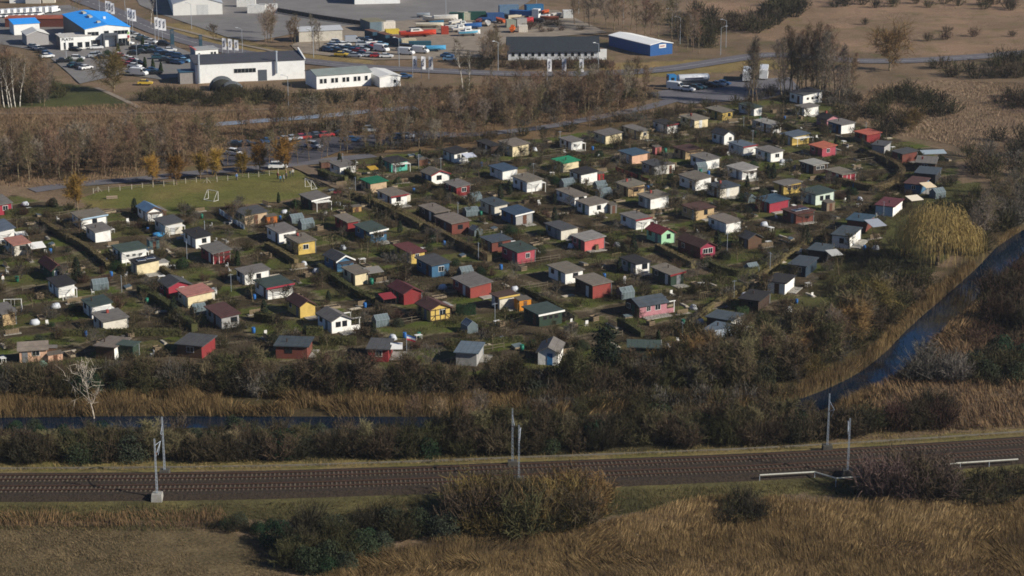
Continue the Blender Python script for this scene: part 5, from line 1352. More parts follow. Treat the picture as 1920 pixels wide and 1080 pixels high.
bushes([(1240, 690), (1300, 660), (1420, 655), (1560, 615), (1660, 560), (1700, 560), (1680, 610), (1600, 665), (1500, 715), (1380, 730), (1260, 730)], 75, ['brown', 'olive', 'gold', 'brown', 'grey', 'olive'], .8, 1.25, 'on the bank inside the river bend', 2.0, 3)
trees([(1250, 715), (1330, 690), (1450, 685), (1620, 610), (1660, 600), (1560, 690), (1400, 725)], 22, FOREST + ROUND, .5, .7, 'small bare tree on the bank inside the river bend', 'trees inside the river bend', 3.2, 4, view=True)
# between river and railway
bushes([(-30, 845), (300, 842), (900, 836), (1300, 826), (1500, 815), (1640, 800), (1640, 812), (1540, 832), (1300, 844), (960, 854), (500, 864), (-30, 868)], 100, ['brown', 'brown', 'olive', 'dark', 'brown', 'ivy'], .75, 1.3, 'between the river and the railway', 1.7, 5, avoid=[(TRACK_M, 9.5)])
bushes([(-30, 815), (300, 812), (900, 810), (1300, 806), (1480, 798), (1560, 790), (1600, 800), (1500, 815), (1300, 826), (900, 838), (300, 844), (-30, 845)], 130, ['ivy', 'ivy', 'olive', 'brown', 'ivy', 'grey'], .45, .9, 'low on the bank between the river and the railway', 1.5, 505)
bushes([(760, 830), (940, 815), (1300, 806), (1480, 798), (1500, 815), (1300, 826), (940, 840), (800, 845)], 52, ['olive', 'brown', 'dark', 'ivy', 'olive'], .85, 1.4, 'on the bank between the river and the railway', 1.8, 506)
trees([(760, 815), (920, 812), (920, 838), (780, 840)], 4, FOREST, .55, .75, 'bare tree between the river and the railway', 'trees by the railway', 3, 6)
# south of the railway
bushes([(415, 182), (440, 178), (520, 180), (520, 186), (430, 188)], 9, ['dark', 'olive'], .9, 1.2, 'before the half round stores', 2.0, 490)
bushes([(505, 1045), (520, 1010), (600, 985), (720, 975), (820, 978), (850, 1010), (760, 1020), (690, 1040), (660, 1075), (560, 1078)], 30, ['ivy', 'ivy', 'dark', 'olive'], .7, 1.15, 'south of the railway beside the short field', 1.7, 7)
bushes([(690, 985), (800, 960), (860, 960), (860, 1000), (780, 1015)], 5, ['olive', 'brown'], .5, .8, 'south of the railway beside the ivy thicket', 1.8, 8)
bushes([(850, 985), (880, 935), (980, 920), (1090, 935), (1130, 965), (1100, 990), (960, 1010), (860, 1010)], 36, ['gold', 'olive', 'gold', 'brown'], 1.05, 1.75, 'in the golden clump south of the railway', 1.9, 9, avoid=[(TRACK_M, 9.0)])
bushes([(1640, 940), (1650, 912), (1750, 900), (1785, 925), (1750, 948)], 15, ['mauve', 'mauve', 'brown'], 1.2, 1.8, 'beside the pale handrail', 2.2, 10, avoid=[(TRACK_M, 8.5)])
bushes([(1780, 940), (1820, 905), (1960, 885), (1980, 940), (1820, 950)], 18, ['dark', 'olive', 'brown'], .6, .95, 'beyond the end of the pale handrail', 2.0, 11)
bushes([(1330, 985), (1390, 950), (1420, 975), (1380, 995)], 5, ['dark', 'olive'], .7, 1.0, 'in the reeds south of the railway', 2, 12)
bushes([(390, 990), (500, 985), (520, 1000), (420, 1002)], 7, ['ivy', 'dark'], .45, .65, 'at the edge of the short field', 1.6, 13)
# right bank
bushes([(1650, 800), (1700, 775), (1760, 780), (1780, 800), (1690, 812)], 10, ['red', 'brown', 'dark'], .9, 1.4, 'north of the railway in the right bank marsh', 2, 14, avoid=[(TRACK_M, 10)])
bushes([(1715, 715), (1740, 690), (1790, 690), (1795, 715), (1740, 725)], 6, ['grey'], 1.1, 1.4, 'in the grey thicket on the right bank', 2.2, 15)
bushes([(1800, 715), (1820, 670), (1920, 660), (1960, 690), (1860, 735)], 14, ['ivy', 'olive', 'dark'], .8, 1.3, 'on the right bank behind the grey thicket', 2.2, 16)
bushes([(1850, 600), (1860, 550), (1960, 480), (1980, 600), (1930, 640)], 26, ['olive', 'brown', 'red', 'dark'], 1.0, 1.7, 'on the right bank beside the river', 2.3, 17)
bushes([(1780, 640), (1840, 590), (1980, 610), (1980, 650), (1800, 660)], 16, ['red', 'red', 'brown'], .6, .9, 'low in the reddish thicket on the right bank', 2, 18)
trees([(1830, 470), (1860, 400), (1930, 360), (1960, 400), (1920, 440), (1860, 480)], 16, FOREST[2:4] + FOREST[:1], .6, .85, 'bare tree in the olive thicket above the river', 'trees in the thicket above the river', 3.2, 19)
bushes([(1790, 470), (1830, 390), (1960, 330), (1980, 380), (1900, 440), (1840, 480)], 26, ['olive', 'olive', 'grey', 'brown'], 1.2, 1.8, 'in the olive thicket above the river', 2.2, 20)
bushes([(1600, 610), (1560, 560), (1640, 500), (1720, 510), (1740, 540), (1680, 590)], 22, ['brown', 'olive', 'grey'], .8, 1.3, 'at the garden ends along the river', 2.2, 21, huts=.6)
bushes([(1830, 345), (1800, 300), (1870, 260), (1960, 270), (1960, 330)], 22, ['brown', 'grey', 'olive', 'dark'], 1.1, 1.7, 'in the marsh behind the last gardens', 2.5, 22)
# top right marsh
bushes([(1640, 215), (1650, 185), (1700, 172), (1760, 185), (1790, 215), (1750, 225), (1700, 200)], 20, ['olive', 'dark', 'olive'], 1.1, 1.6, 'in the dark ring of scrub in the marsh', 2.6, 23)
bushes([(1590, 240), (1560, 215), (1640, 205), (1720, 240), (1690, 262), (1640, 255)], 20, ['olive', 'brown', 'dark'], .9, 1.4, 'behind the far corner of the colony', 2.4, 24, huts=.5)
bushes([(1740, 130), (1800, 122), (1960, 105), (1960, 145), (1800, 150)], 30, ['dark', 'olive', 'brown'], 1.0, 1.7, 'below the far road in the marsh', 2.8, 25)
bushes([(1250, 45), (1300, 28), (1380, 40), (1460, 30), (1460, 60), (1340, 72), (1330, 100), (1260, 60)], 44, ['dark', 'brown', 'brown', 'olive'], 1.2, 2.0, 'in the scrub behind the blue warehouse', 3, 26)
bushes([(1430, 35), (1450, 12), (1500, 8), (1500, 40)], 12, ['olive', 'dark'], 1.6, 2.3, 'in the dark clump at the marsh edge', 3.2, 27)
bushes([(1440, 50), (1600, 42), (1900, 60), (1900, 85), (1600, 75)], 7, ['brown', 'red', 'dark'], .7, 1.2, 'scattered over the far marsh', 6, 28)
bushes([(1500, 5), (1920, 2), (1940, 20), (1500, 15)], 18, ['dark', 'brown', 'olive'], 1.0, 1.8, 'at the far end of the marsh', 5, 29)
bushes([(1860, 185), (1960, 175), (1960, 210), (1880, 205)], 12, ['red', 'dark'], .9, 1.3, 'in the purple hollow of the marsh', 2.6, 30)
# wood belts
AV = [(smooth_line(GP([(480, 228), (560, 222), (640, 215), (700, 208)]), 4), 3.0)]
trees([(-20, 342), (-20, 302), (140, 296), (260, 290), (400, 284), (420, 296), (400, 308), (300, 326), (130, 342)], 84, FOREST + SLIM, .72, 1.0, 'bare tree in the wood behind the football pitch', 'trees of the wood behind the pitch', 2.6, 40)
bushes([(-20, 342), (-20, 270), (200, 266), (420, 262), (410, 305), (130, 345)], 56, ['brown', 'brown', 'grey', 'red', 'olive'], .45, .8, 'under the trees behind the football pitch', 2.6, 41)
trees([(420, 254), (640, 242), (760, 228), (900, 206), (1050, 188), (1190, 172), (1225, 190), (1180, 202), (1050, 230), (900, 244), (780, 250), (640, 256), (480, 264)], 105, FOREST + SLIM, .68, .98, 'bare tree in the belt between road and gardens', 'trees of the belt between road and gardens', 2.8, 42, avoid=AV)
bushes([(420, 258), (640, 240), (900, 196), (1190, 165), (1230, 185), (1050, 232), (780, 248), (480, 266)], 100, ['brown', 'brown', 'brown', 'red', 'olive', 'grey'], .6, 1.0, 'under the belt between road and gardens', 2.6, 43, avoid=AV)
trees([(640, 285), (720, 272), (860, 262), (1050, 245), (1180, 222), (1260, 205), (1260, 212), (1120, 240), (900, 268), (660, 292)], 26, FOREST, .45, .75, 'bare tree along the upper edge of the colony', 'trees along the upper edge', 3, 44, huts=.3)
bushes([(640, 290), (860, 262), (1050, 248), (1260, 206), (1400, 190), (1400, 200), (1180, 232), (900, 270), (700, 290)], 46, ['brown', 'olive', 'grey'], .6, 1.0, 'along the upper edge of the colony', 2.2, 45, huts=.3)
for k in range(24):
    px, py = (1402 + 9 * k, 194 + 4 * (k % 2)) if k < 3 else (1466 + 6.6 * (k - 3), RNG.uniform(172, 186) if k < 16 else RNG.uniform(180, 206))
    x, y = at(px, py); plant(RNG.choice(POPLAR), x, y, RNG.uniform(.9, 1.12) * (.72 if k > 19 else 1), 'tall bare poplar in the stand at the far corner', 'tree', 'poplars at the far corner')
bushes([(1395, 200), (1420, 180), (1600, 175), (1610, 212), (1560, 200), (1470, 175)], 24, ['brown', 'grey'], .8, 1.3, 'at the foot of the tall poplars', 2.2, 47, huts=.3)
trees([(1060, 45), (1150, 40), (1260, 75), (1330, 98), (1300, 104), (1270, 85), (1140, 58)], 20, SLIM + FOREST, .9, 1.2, 'bare tree along the road behind the blue warehouse', 'trees behind the warehouse', 3.5, 48)
trees([(425, 306), (560, 302), (640, 288), (800, 264), (860, 258), (860, 266), (800, 274), (640, 296), (560, 308), (425, 312)], 26, FOREST + SLIM, .5, .8, 'bare tree screening the parking area', 'trees screening the parking area', 2.8, 480)
# scrub in front of the halls
bushes([(255, 186), (340, 176), (420, 184), (520, 182), (600, 186), (690, 182), (700, 192), (560, 198), (400, 200), (280, 196)], 56, ['olive', 'dark', 'olive', 'dark'], .8, 1.25, 'below the white halls', 2.2, 49)
bushes([(-20, 195), (-20, 128), (20, 128), (60, 148), (100, 168), (118, 184), (90, 198)], 50, ['brown', 'brown', 'grey', 'olive'], .9, 1.4, 'on the slope below the dealer yard', 2.6, 50)
trees([(-20, 198), (-20, 145), (40, 150), (100, 175), (85, 200)], 34, FOREST, .7, 1.0, 'bare tree on the slope below the dealer yard', 'trees on the slope below the dealer', 3.2, 51)
bushes([(700, 178), (770, 168), (960, 168), (1140, 164), (1180, 172), (960, 185), (740, 195)], 40, ['brown', 'red', 'brown', 'olive'], .5, .8, 'along the road bank', 2.6, 52)
bushes([(955, 122), (1000, 119), (1130, 119), (1160, 125), (1130, 131), (960, 130)], 34, ['red', 'brown', 'dark'], .75, 1.0, 'in the hedge before the long black roofed house', 1.9, 53)
trees([(480, 85), (500, 62), (550, 60), (555, 90), (520, 95)], 7, FOREST, .8, 1.0, 'bare tree beside the old pale shed', 'trees beside the pale shed', 3, 54)
trees([(570, 92), (600, 88), (600, 100), (575, 100)], 4, SLIM, .75, .9, 'slender bare tree before the old pale shed', 'trees before the pale shed', 2.5, 55)
trees([(900, 110), (935, 85), (955, 112), (950, 128), (910, 130)], 9, FOREST, .6, .9, 'bare tree at the end of the black roofed house', 'trees at the house end', 2.6, 56)
bushes([(850, 125), (900, 105), (945, 108), (945, 130), (870, 135)], 12, ['dark', 'brown'], .9, 1.3, 'at the end of the black roofed house', 2.4, 57)
bushes([(960, 50), (1060, 45), (1120, 60), (1050, 62), (970, 62)], 12, ['red', 'brown'], .6, .9, 'along the front of the boat yard', 2.4, 58)
# particular trees
for px, py, s in [(287, 346, 1.0), (331, 346, 1.0), (375, 337, .8), (405, 336, .9), (488, 324, 1.05), (538, 328, 1.25), (455, 331, .8)]:
    x, y = at(px, py); plant(RNG.choice(WILLOWG), x, y, s * 1.1, 'pollarded golden willow beside the football pitch', 'tree', 'golden willows by the pitch')
x, y = at(148, 398); plant(WILLOWG[1], x, y, 1.15, 'orange twigged willow at the corner of the football pitch', 'tree', None)
x, y = at(1757, 498); plant(WEEP, x, y, 1.16, 'large weeping willow with greenish yellow branches by the river', 'tree', None, 1.0)
x, y = at(1668, 133); plant(ROUND[1], x, y, 1.3, 'wide orange crowned tree beside the far road', 'tree', None)
x, y = at(1705, 250); plant(ROUND[0], x, y, .62, 'low spreading tree at the edge of the marsh', 'tree', None)
x, y = at(213, 172); plant(ROUND[0], x, y, .98, 'golden brown spreading tree below the sales yard', 'tree', None)
for px, py, r in [(868, 170, 0), (878, 174, 1)]:
    x, y = at(px, py); plant(BIRCH[r], x, y, 1.02, 'white trunked birch beside the main road', 'tree', 'pair of birches by the road')
for px, py in [(8, 201), (17, 201), (22, 203), (29, 201), (37, 200), (72, 182)]:
    x, y = at(px, py); plant(RNG.choice(BIRCH), x, y, 1.05 if px < 50 else .6, 'pale birch in the clump on the bank below the dealer yard', 'tree', 'birches on the bank')
x, y = at(176, 777); plant(DEAD, x, y, 1.0, 'bleached dead tree at the water edge', 'tree', None, 1.0)
x, y = at(1137, 716); plant(PINE, x, y, 1.0, 'dark two stemmed pine beside the front row of huts', 'tree', None, 1.0)
x, y = at(640, 712); plant(IVY[2], x, y, 1.15, 'dense dark green round laurel below the front row of huts', 'bush', None, 1.0)
x, y = at(657, 388); plant(FOREST[2], x, y, .56, 'leaning bare tree beside the colony drive', 'tree', None)
x, y = at(283, 47); plant(BIRCH[0], x, y, .75, 'bare birch in front of the big white tent hall', 'tree', None)
x, y = at(400, 74); plant(FRUIT[1], x, y, 1.5, 'small bare tree on the verge beside the yard', 'tree', None)
for px, py in [(142, 18), (136, 20), (147, 21)]:
    x, y = at(px, py); plant(SLIM[0], x, y, .9, 'slender bare tree behind the blue roofed dealer', 'tree', 'trees behind the dealer')
for px, py in [(272, 127), (287, 129), (302, 138), (222, 100), (268, 88)]:
    x, y = at(px, py); plant(THUJA[0], x, y, 1.3, 'narrow dark conifer on the sales yard', 'tree', 'conifers on the sales yard')
for px, py in [(203, 104), (207, 108), (198, 106), (262, 96), (275, 96), (284, 96), (130, 117), (150, 117)]:
    x, y = at(px, py); plant(IVY[2], x, y, .6, 'clipped green shrub in a bed on the sales yard', 'bush', 'shrubs on the sales yard')

# bushes: the 290 that show largest are things of their own, the rest one thicket
def lowbush(seed, n=38, sub=8):
    T = Twigs(seed); R = T.r; H, Rr = 3.4, 2.0
    for k in range(n):
        az = R.random() * 6.283; rad = Rr * .35 * math.sqrt(R.random()); p = (math.cos(az) * rad, math.sin(az) * rad, -.15)
        tilt = .9 * (R.random() ** .8); d = (math.cos(az) * math.sin(tilt), math.sin(az) * math.sin(tilt), math.cos(tilt)); L = H * (.6 + .3 * R.random())
        sp, _ = walk(T, p, d, L, 2, .16, .03)
        for i, (a, b) in enumerate(zip(sp[:-1], sp[1:])): T.ribbon(a, b, .09 - .03 * i)
        for j in range(sub):
            g = .3 + .7 * R.random(); q = g * 2; i = min(int(q), 1); f = q - i
            p2 = tuple(sp[i][c] * (1 - f) + sp[i + 1][c] * f for c in range(3)); d2 = unit(tuple(np.array(d) * .7 + R.normal(size=3) * .65 + np.array((0, 0, .2))))
            T.ribbon(p2, tuple(np.array(p2) + np.array(d2) * H * (.12 + .16 * R.random())), .085)
    a = np.array(T.P0); b = np.array(T.P1); w = np.array(T.W)[:, None]; d = b - a
    sd = np.cross(d, R.normal(size=d.shape)); sd /= np.linalg.norm(sd, axis=1)[:, None] + 1e-9
    return np.stack([a - sd * w / 2, a + sd * w / 2, b + sd * w * .25, b - sd * w * .25], 1)      # (n,4,3)
def finish_bushes():
    WANT.sort(key=lambda w: -w[4] * PXM(960, 0) * F_PX / max(w[3], 1))
    for c, k, x, y, s, sz, rz, lab, grp in WANT[:290]:
        o = place(BUSH[c][k], (x, y, zg(x, y) - .03), rz, (s, s, s * sz)); tag(o, lab, 'bush', grp)
    for c in BUSH:
        for b in BUSH[c]:
            if b.name not in _used: bpy.data.objects.remove(b)
    LB = [lowbush(900 + k) for k in range(6)]; V = []; CC = []
    HX = dict(brown='#4d4233', olive='#433f2a', red='#4b3a30', gold='#5f5032', grey='#57524a', dark='#343025', mauve='#5d4e46')
    for i, (c, k, x, y, s, sz, rz, lab, grp) in enumerate(WANT[290:]):
        q = LB[i % 6] * np.array((s, s, s * sz)); ca_, sa_ = math.cos(rz), math.sin(rz)
        v = np.empty_like(q); v[..., 0] = q[..., 0] * ca_ - q[..., 1] * sa_ + x; v[..., 1] = q[..., 0] * sa_ + q[..., 1] * ca_ + y; v[..., 2] = q[..., 2] + zg(x, y)
        V.append(v.reshape(-1, 3)); t_ = RNG.uniform(.75, 1.25); CC.append(np.tile(np.array(srgb(HX[c])) * t_, (len(V[-1]), 1)))
    V = np.concatenate(V); CC = np.concatenate(CC)
    o = link('thicket', mesh_np('thicket', V, np.arange(len(V)).reshape(-1, 4), 4, False, CC), mat('thicket_twigs', (0, 0, 0), .95, .25, .5, spec=.1, attr='Col'))
    kind(o, 'stuff', 'bare brown thicket of bushes')
finish_bushes()

# ------------------------------------------------------------------ reeds and dry grass (blades nobody could count)
def blades(name, polys, dens, h, w, cols, label, seed, lean=.25, wind=(0, 0), clump=4.0, avoid_tracks=False, holes=(), patch=None, huts=False):
    R = np.random.default_rng(seed); PX = []; PY = []
    for pts in polys:
        g = GP(pts); xs_ = [p[0] for p in g]; ys_ = [p[1] for p in g]
        n = int(dens * (max(xs_) - min(xs_)) * (max(ys_) - min(ys_))); x = R.uniform(min(xs_), max(xs_), n); y = R.uniform(min(ys_), max(ys_), n)
        m = inpoly(x, y, g)
        PX.append(x[m]); PY.append(y[m])
    x = np.concatenate(PX); y = np.concatenate(PY)
    keep = dist_line(x, y, RIVER) > RW / 2 + .55
    if avoid_tracks: keep &= dist_line(x, y, TRACK_M) > avoid_tracks
    for hl in holes: keep &= ~inpoly(x, y, GP(hl))
    if patch: keep &= vnoise(x, y, patch[0], seed + 3) > patch[1]
    x, y = x[keep], y[keep]; n = len(x)
    d = dist_line(x, y, RIVER); b = np.clip((RW / 2 + 1.8 - d) / 2.4, 0, 1); e = np.clip((8.5 - dist_line(x, y, TRACK_M)) / 4, 0, 1)
    z = -1.5 * b * b * (3 - 2 * b) + .5 * e * e * (3 - 2 * e) - .08
    n1 = vnoise(x, y, clump, seed); n2_ = vnoise(x, y, clump * .35, seed + 1); n3_ = vnoise(x, y, clump * 2.2, seed + 2)
    hh = h * (.55 + .5 * n1 + .35 * (n2_ - .5)) * (.8 + .4 * R.random(n))
    ang = n3_ * 6 + n1 * 1.5 + R.normal(size=n) * .5; lay = np.clip((vnoise(x, y, clump * 1.1, seed + 7) - .55) * 4, 0, 1)
    L = lean * (.5 + 1.2 * n2_) + lay * .6
    dx = (np.cos(ang) * L + wind[0] + R.normal(size=n) * .12) * hh; dy = (np.sin(ang) * L * .6 + wind[1] + R.normal(size=n) * .12) * hh
    a = R.random(n) * 3.1416; ww = w * (.7 + .6 * R.random(n)); ux, uy = np.cos(a) * ww / 2, np.sin(a) * ww / 2
    hz = hh * (1 - .45 * np.clip(L - .3, 0, 1))
    v = np.stack([np.stack([x - ux, y - uy, z], 1), np.stack([x + ux, y + uy, z], 1), np.stack([x + dx * .45 + ux * .7, y + dy * .45 + uy * .7, z + hz * .62], 1), np.stack([x + dx, y + dy, z + hz], 1), np.stack([x + dx * .45 - ux * .7, y + dy * .45 - uy * .7, z + hz * .62], 1)], 1)
    f = (np.arange(n)[:, None] * 5 + np.arange(5)[None]).astype(np.int32)
    k5 = 5
    if name in ('garden_grass', 'garden_scrub', 'distant_reeds', 'far_reeds', 'wood_grass'):
        v = v[:, [0, 1, 3]]; k5 = 3; f = (np.arange(n)[:, None] * 3 + np.arange(3)[None]).astype(np.int32)
    cs = np.array([srgb(c) for c in cols]); t = np.clip(n3_ * .7 + n2_ * .5 - .1 + R.normal(size=n) * .16, 0, .999) * (len(cs) - 1); i = t.astype(int); fr = (t - i)[:, None]
    c = (cs[i] * (1 - fr) + cs[np.minimum(i + 1, len(cs) - 1)] * fr) * (.8 + .4 * R.random((n, 1)))
    o = link(name, mesh_np(name, v.reshape(-1, 3), f, k5, False, np.repeat(c, k5, 0)), mat('blade', (0, 0, 0), .9, .1, .4, spec=.15, attr='Col'))
    kind(o, 'stuff', label); return n
STRAW = ['#4f4030', '#73603f', '#8d7550', '#9c8560']
NB = 0
NB += blades('reed_bed', [[(560, 1100), (640, 1075), (690, 1045), (860, 1015), (1100, 985), (1340, 935), (1600, 945), (1760, 950), (2230, 925), (2230, 1110), (560, 1110)]], 60, 1.4, .03, STRAW, 'brown dry reed bed south of the railway', 501, .22, clump=5)
NB += blades('short_field', [[(-280, 988), (300, 985), (480, 1005), (530, 1050), (560, 1110), (-280, 1110)]], 40, .42, .05, ['#4c4131', '#63553f', '#76664b', '#867456'], 'field of short dry tussock grass', 502, .5, clump=1.5)
NB += blades('verge_grass', [[(-280, 925), (500, 918), (900, 908), (1300, 895), (1700, 870), (2230, 850), (2230, 930), (1350, 945), (1080, 975), (860, 1000), (500, 1000), (-280, 990)]], 13, .75, .06, ['#3f3d26', '#4e4a2c', '#5c5033', '#6f5b3f'], 'olive and brown grass on the railway verge', 503, .35, clump=3.5, avoid_tracks=6.6)
NB += blades('reed_fringe', [[(-280, 965), (420, 962), (440, 990), (-280, 990)]], 14, 1.3, .06, ['#65503a', '#83694a'], 'reddish fringe of tall grass at the field edge', 504, .25, clump=3)
NB += blades('bank_grass', [[(-280, 860), (500, 860), (960, 850), (1500, 828), (1700, 806), (2230, 780), (2230, 812), (1500, 848), (960, 871), (500, 884), (-280, 888)]], 12, .55, .06, ['#5d5334', '#7c6b45', '#8a7850'], 'dry yellow grass strip north of the railway', 505, .35, clump=2.5, avoid_tracks=6.2)
NB += blades('river_reeds', [[(-280, 732), (400, 742), (900, 742), (1160, 742), (1440, 735), (1530, 735), (1500, 770), (1000, 784), (-280, 784)], [(1440, 760), (1520, 715), (1620, 672), (1680, 610), (1720, 565), (1790, 520), (1850, 470), (1900, 430), (1920, 430), (1850, 500), (1740, 600), (1640, 695), (1540, 745)], [(1560, 775), (1640, 725), (1640, 740), (1580, 780)]], 34, 2.0, .042, ['#5a4a33', '#756040', '#86704c'], 'tall straw coloured reeds along the river', 506, .14, clump=3, patch=(6, .18))
NB += blades('marsh_reeds', [[(1560, 765), (1640, 715), (1700, 680), (1740, 640), (1800, 570), (1860, 520), (2230, 420), (2230, 800), (1700, 808), (1600, 815)]], 9, 1.5, .09, ['#4d3f30', '#6b553f', '#836a4c', '#927a58'], 'rough brown reeds on the right bank', 507, .35, clump=6, avoid_tracks=10)
NB += blades('far_reeds', [[(1580, 215), (1640, 160), (1740, 150), (2230, 165), (2230, 300), (1850, 300), (1780, 270), (1690, 255), (1620, 230)]], 9, .75, .14, ['#8c765f', '#947e66', '#9c866e'], 'pale dry reeds of the far marsh', 508, .25, clump=14)
NB += blades('distant_reeds', [[(1240, 20), (1330, -12), (2230, -12), (2230, 92), (1740, 105), (1560, 95), (1400, 70), (1330, 45)], ], 3.0, .22, .2, ['#94806d', '#9a8672', '#a28e7a'], 'wide pale reed plain beyond the road', 509, .2, clump=20)
NB += blades('wood_grass', [[(-220, 350), (-220, 218), (480, 218), (760, 200), (1100, 160), (1230, 165), (1180, 215), (860, 262), (420, 300), (140, 350)], [(700, 170), (1140, 150), (1200, 165), (960, 190), (740, 195)], [(255, 195), (560, 197), (700, 192), (700, 208), (480, 222), (-220, 222), (-220, 212)]], 6, 1.0, .12, ['#665240', '#7a644d', '#8a7258'], 'dry brown undergrowth beneath the bare trees', 510, .3, clump=6, patch=(9, .25), holes=[[(405, 290), (480, 268), (560, 256), (640, 258), (790, 246), (860, 250), (800, 264), (640, 284), (596, 300), (560, 306), (420, 312)]])
NB += blades('garden_grass', [[(1640, 360), (1840, 340), (1830, 430), (1760, 500), (1660, 590), (1500, 640), (1420, 625), (1500, 560), (1560, 500), (1640, 430)], [(-280, 400), (600, 385), (1000, 300), (1540, 220), (1790, 300), (1640, 470), (1390, 660), (1080, 705), (-280, 690)]], 3.0, .3, .1, ['#39351f', '#474322', '#504529'], 'rough garden grass and weeds', 511, .5, clump=3)
NB += blades('garden_scrub', [[(-280, 425), (20, 385), (160, 400), (600, 385), (700, 300), (1000, 275), (1340, 210), (1540, 225), (1790, 300), (1640, 470), (1390, 660), (1080, 690), (-280, 685)]], 9, .85, .07, ['#2f2b1e', '#3d3727', '#47402d', '#544a3a'], 'patches of bare brown stalks and brambles in the gardens', 512, .45, clump=2.2, patch=(5.5, .5))
print('blades', NB)

# ------------------------------------------------------------------ garden colony: hedges, shrubs, trees, small things
def hedge(pts, h, w, label, m, seed, z=0):
    ln = smooth_line(GP(pts), 6); P0 = Vector((ln[len(ln) // 2][0], ln[len(ln) // 2][1], 0)); rel = [(x - P0.x, y - P0.y) for x, y in ln]
    t = thing('hedge', P0); R = np.random.default_rng(seed)
    a = offset_line(rel, w * .4); b = offset_line(rel, -w * .4); c = MB(); n = len(rel)
    for k in range(n):
        hk = h * (.86 + .08 * R.random()); c.v += [(*a[k], -.1), (*b[k], -.1), (*b[k], hk), (*a[k], hk)]
    for k in range(n - 1):
        for j in range(4): c.f.append([k * 4 + j, k * 4 + (j + 1) % 4, k * 4 + 4 + (j + 1) % 4, k * 4 + 4 + j])
    c.f += [[0, 1, 2, 3], [4 * n - 1, 4 * n - 2, 4 * n - 3, 4 * n - 4]]
    c.obj('branches', m, t)
    seg = np.array([math.hypot(rel[k + 1][0] - rel[k][0], rel[k + 1][1] - rel[k][1]) for k in range(n - 1)]); cum = np.concatenate([[0], np.cumsum(seg)]); Lt = cum[-1]
    def fn(Rg, N):
        s = Rg.random(N) * Lt; k = np.clip(np.searchsorted(cum, s) - 1, 0, n - 2); f = (s - cum[k]) / seg[k]; A = np.array(rel)
        p = A[k] * (1 - f)[:, None] + A[k + 1] * f[:, None]; d = (A[k + 1] - A[k]) / seg[k][:, None]; nr = np.stack([-d[:, 1], d[:, 0]], 1)
        face = Rg.random(N); top = face > .62; sg = np.where(face < .31, -1., 1.); off = np.where(top, (Rg.random(N) - .5) * w, sg * w / 2 * (.9 + .2 * Rg.random(N)))
        zz = np.where(top, h * (.94 + .1 * Rg.random(N)), Rg.random(N) * h)
        return np.stack([p[:, 0] + nr[:, 0] * off, p[:, 1] + nr[:, 1] * off, zz], 1), np.stack([np.where(top, 0, nr[:, 0] * sg), np.where(top, 0, nr[:, 1] * sg), top * 1.0 + .1], 1)
    leaf_cloud('foliage', seed, int(Lt * 65 * (h + w * .6)), .11, fn, m, t)
    tag(t, label, 'hedge', 'garden hedges')
HG, HB_ = LF['hedgegreen'], LF['hedge']
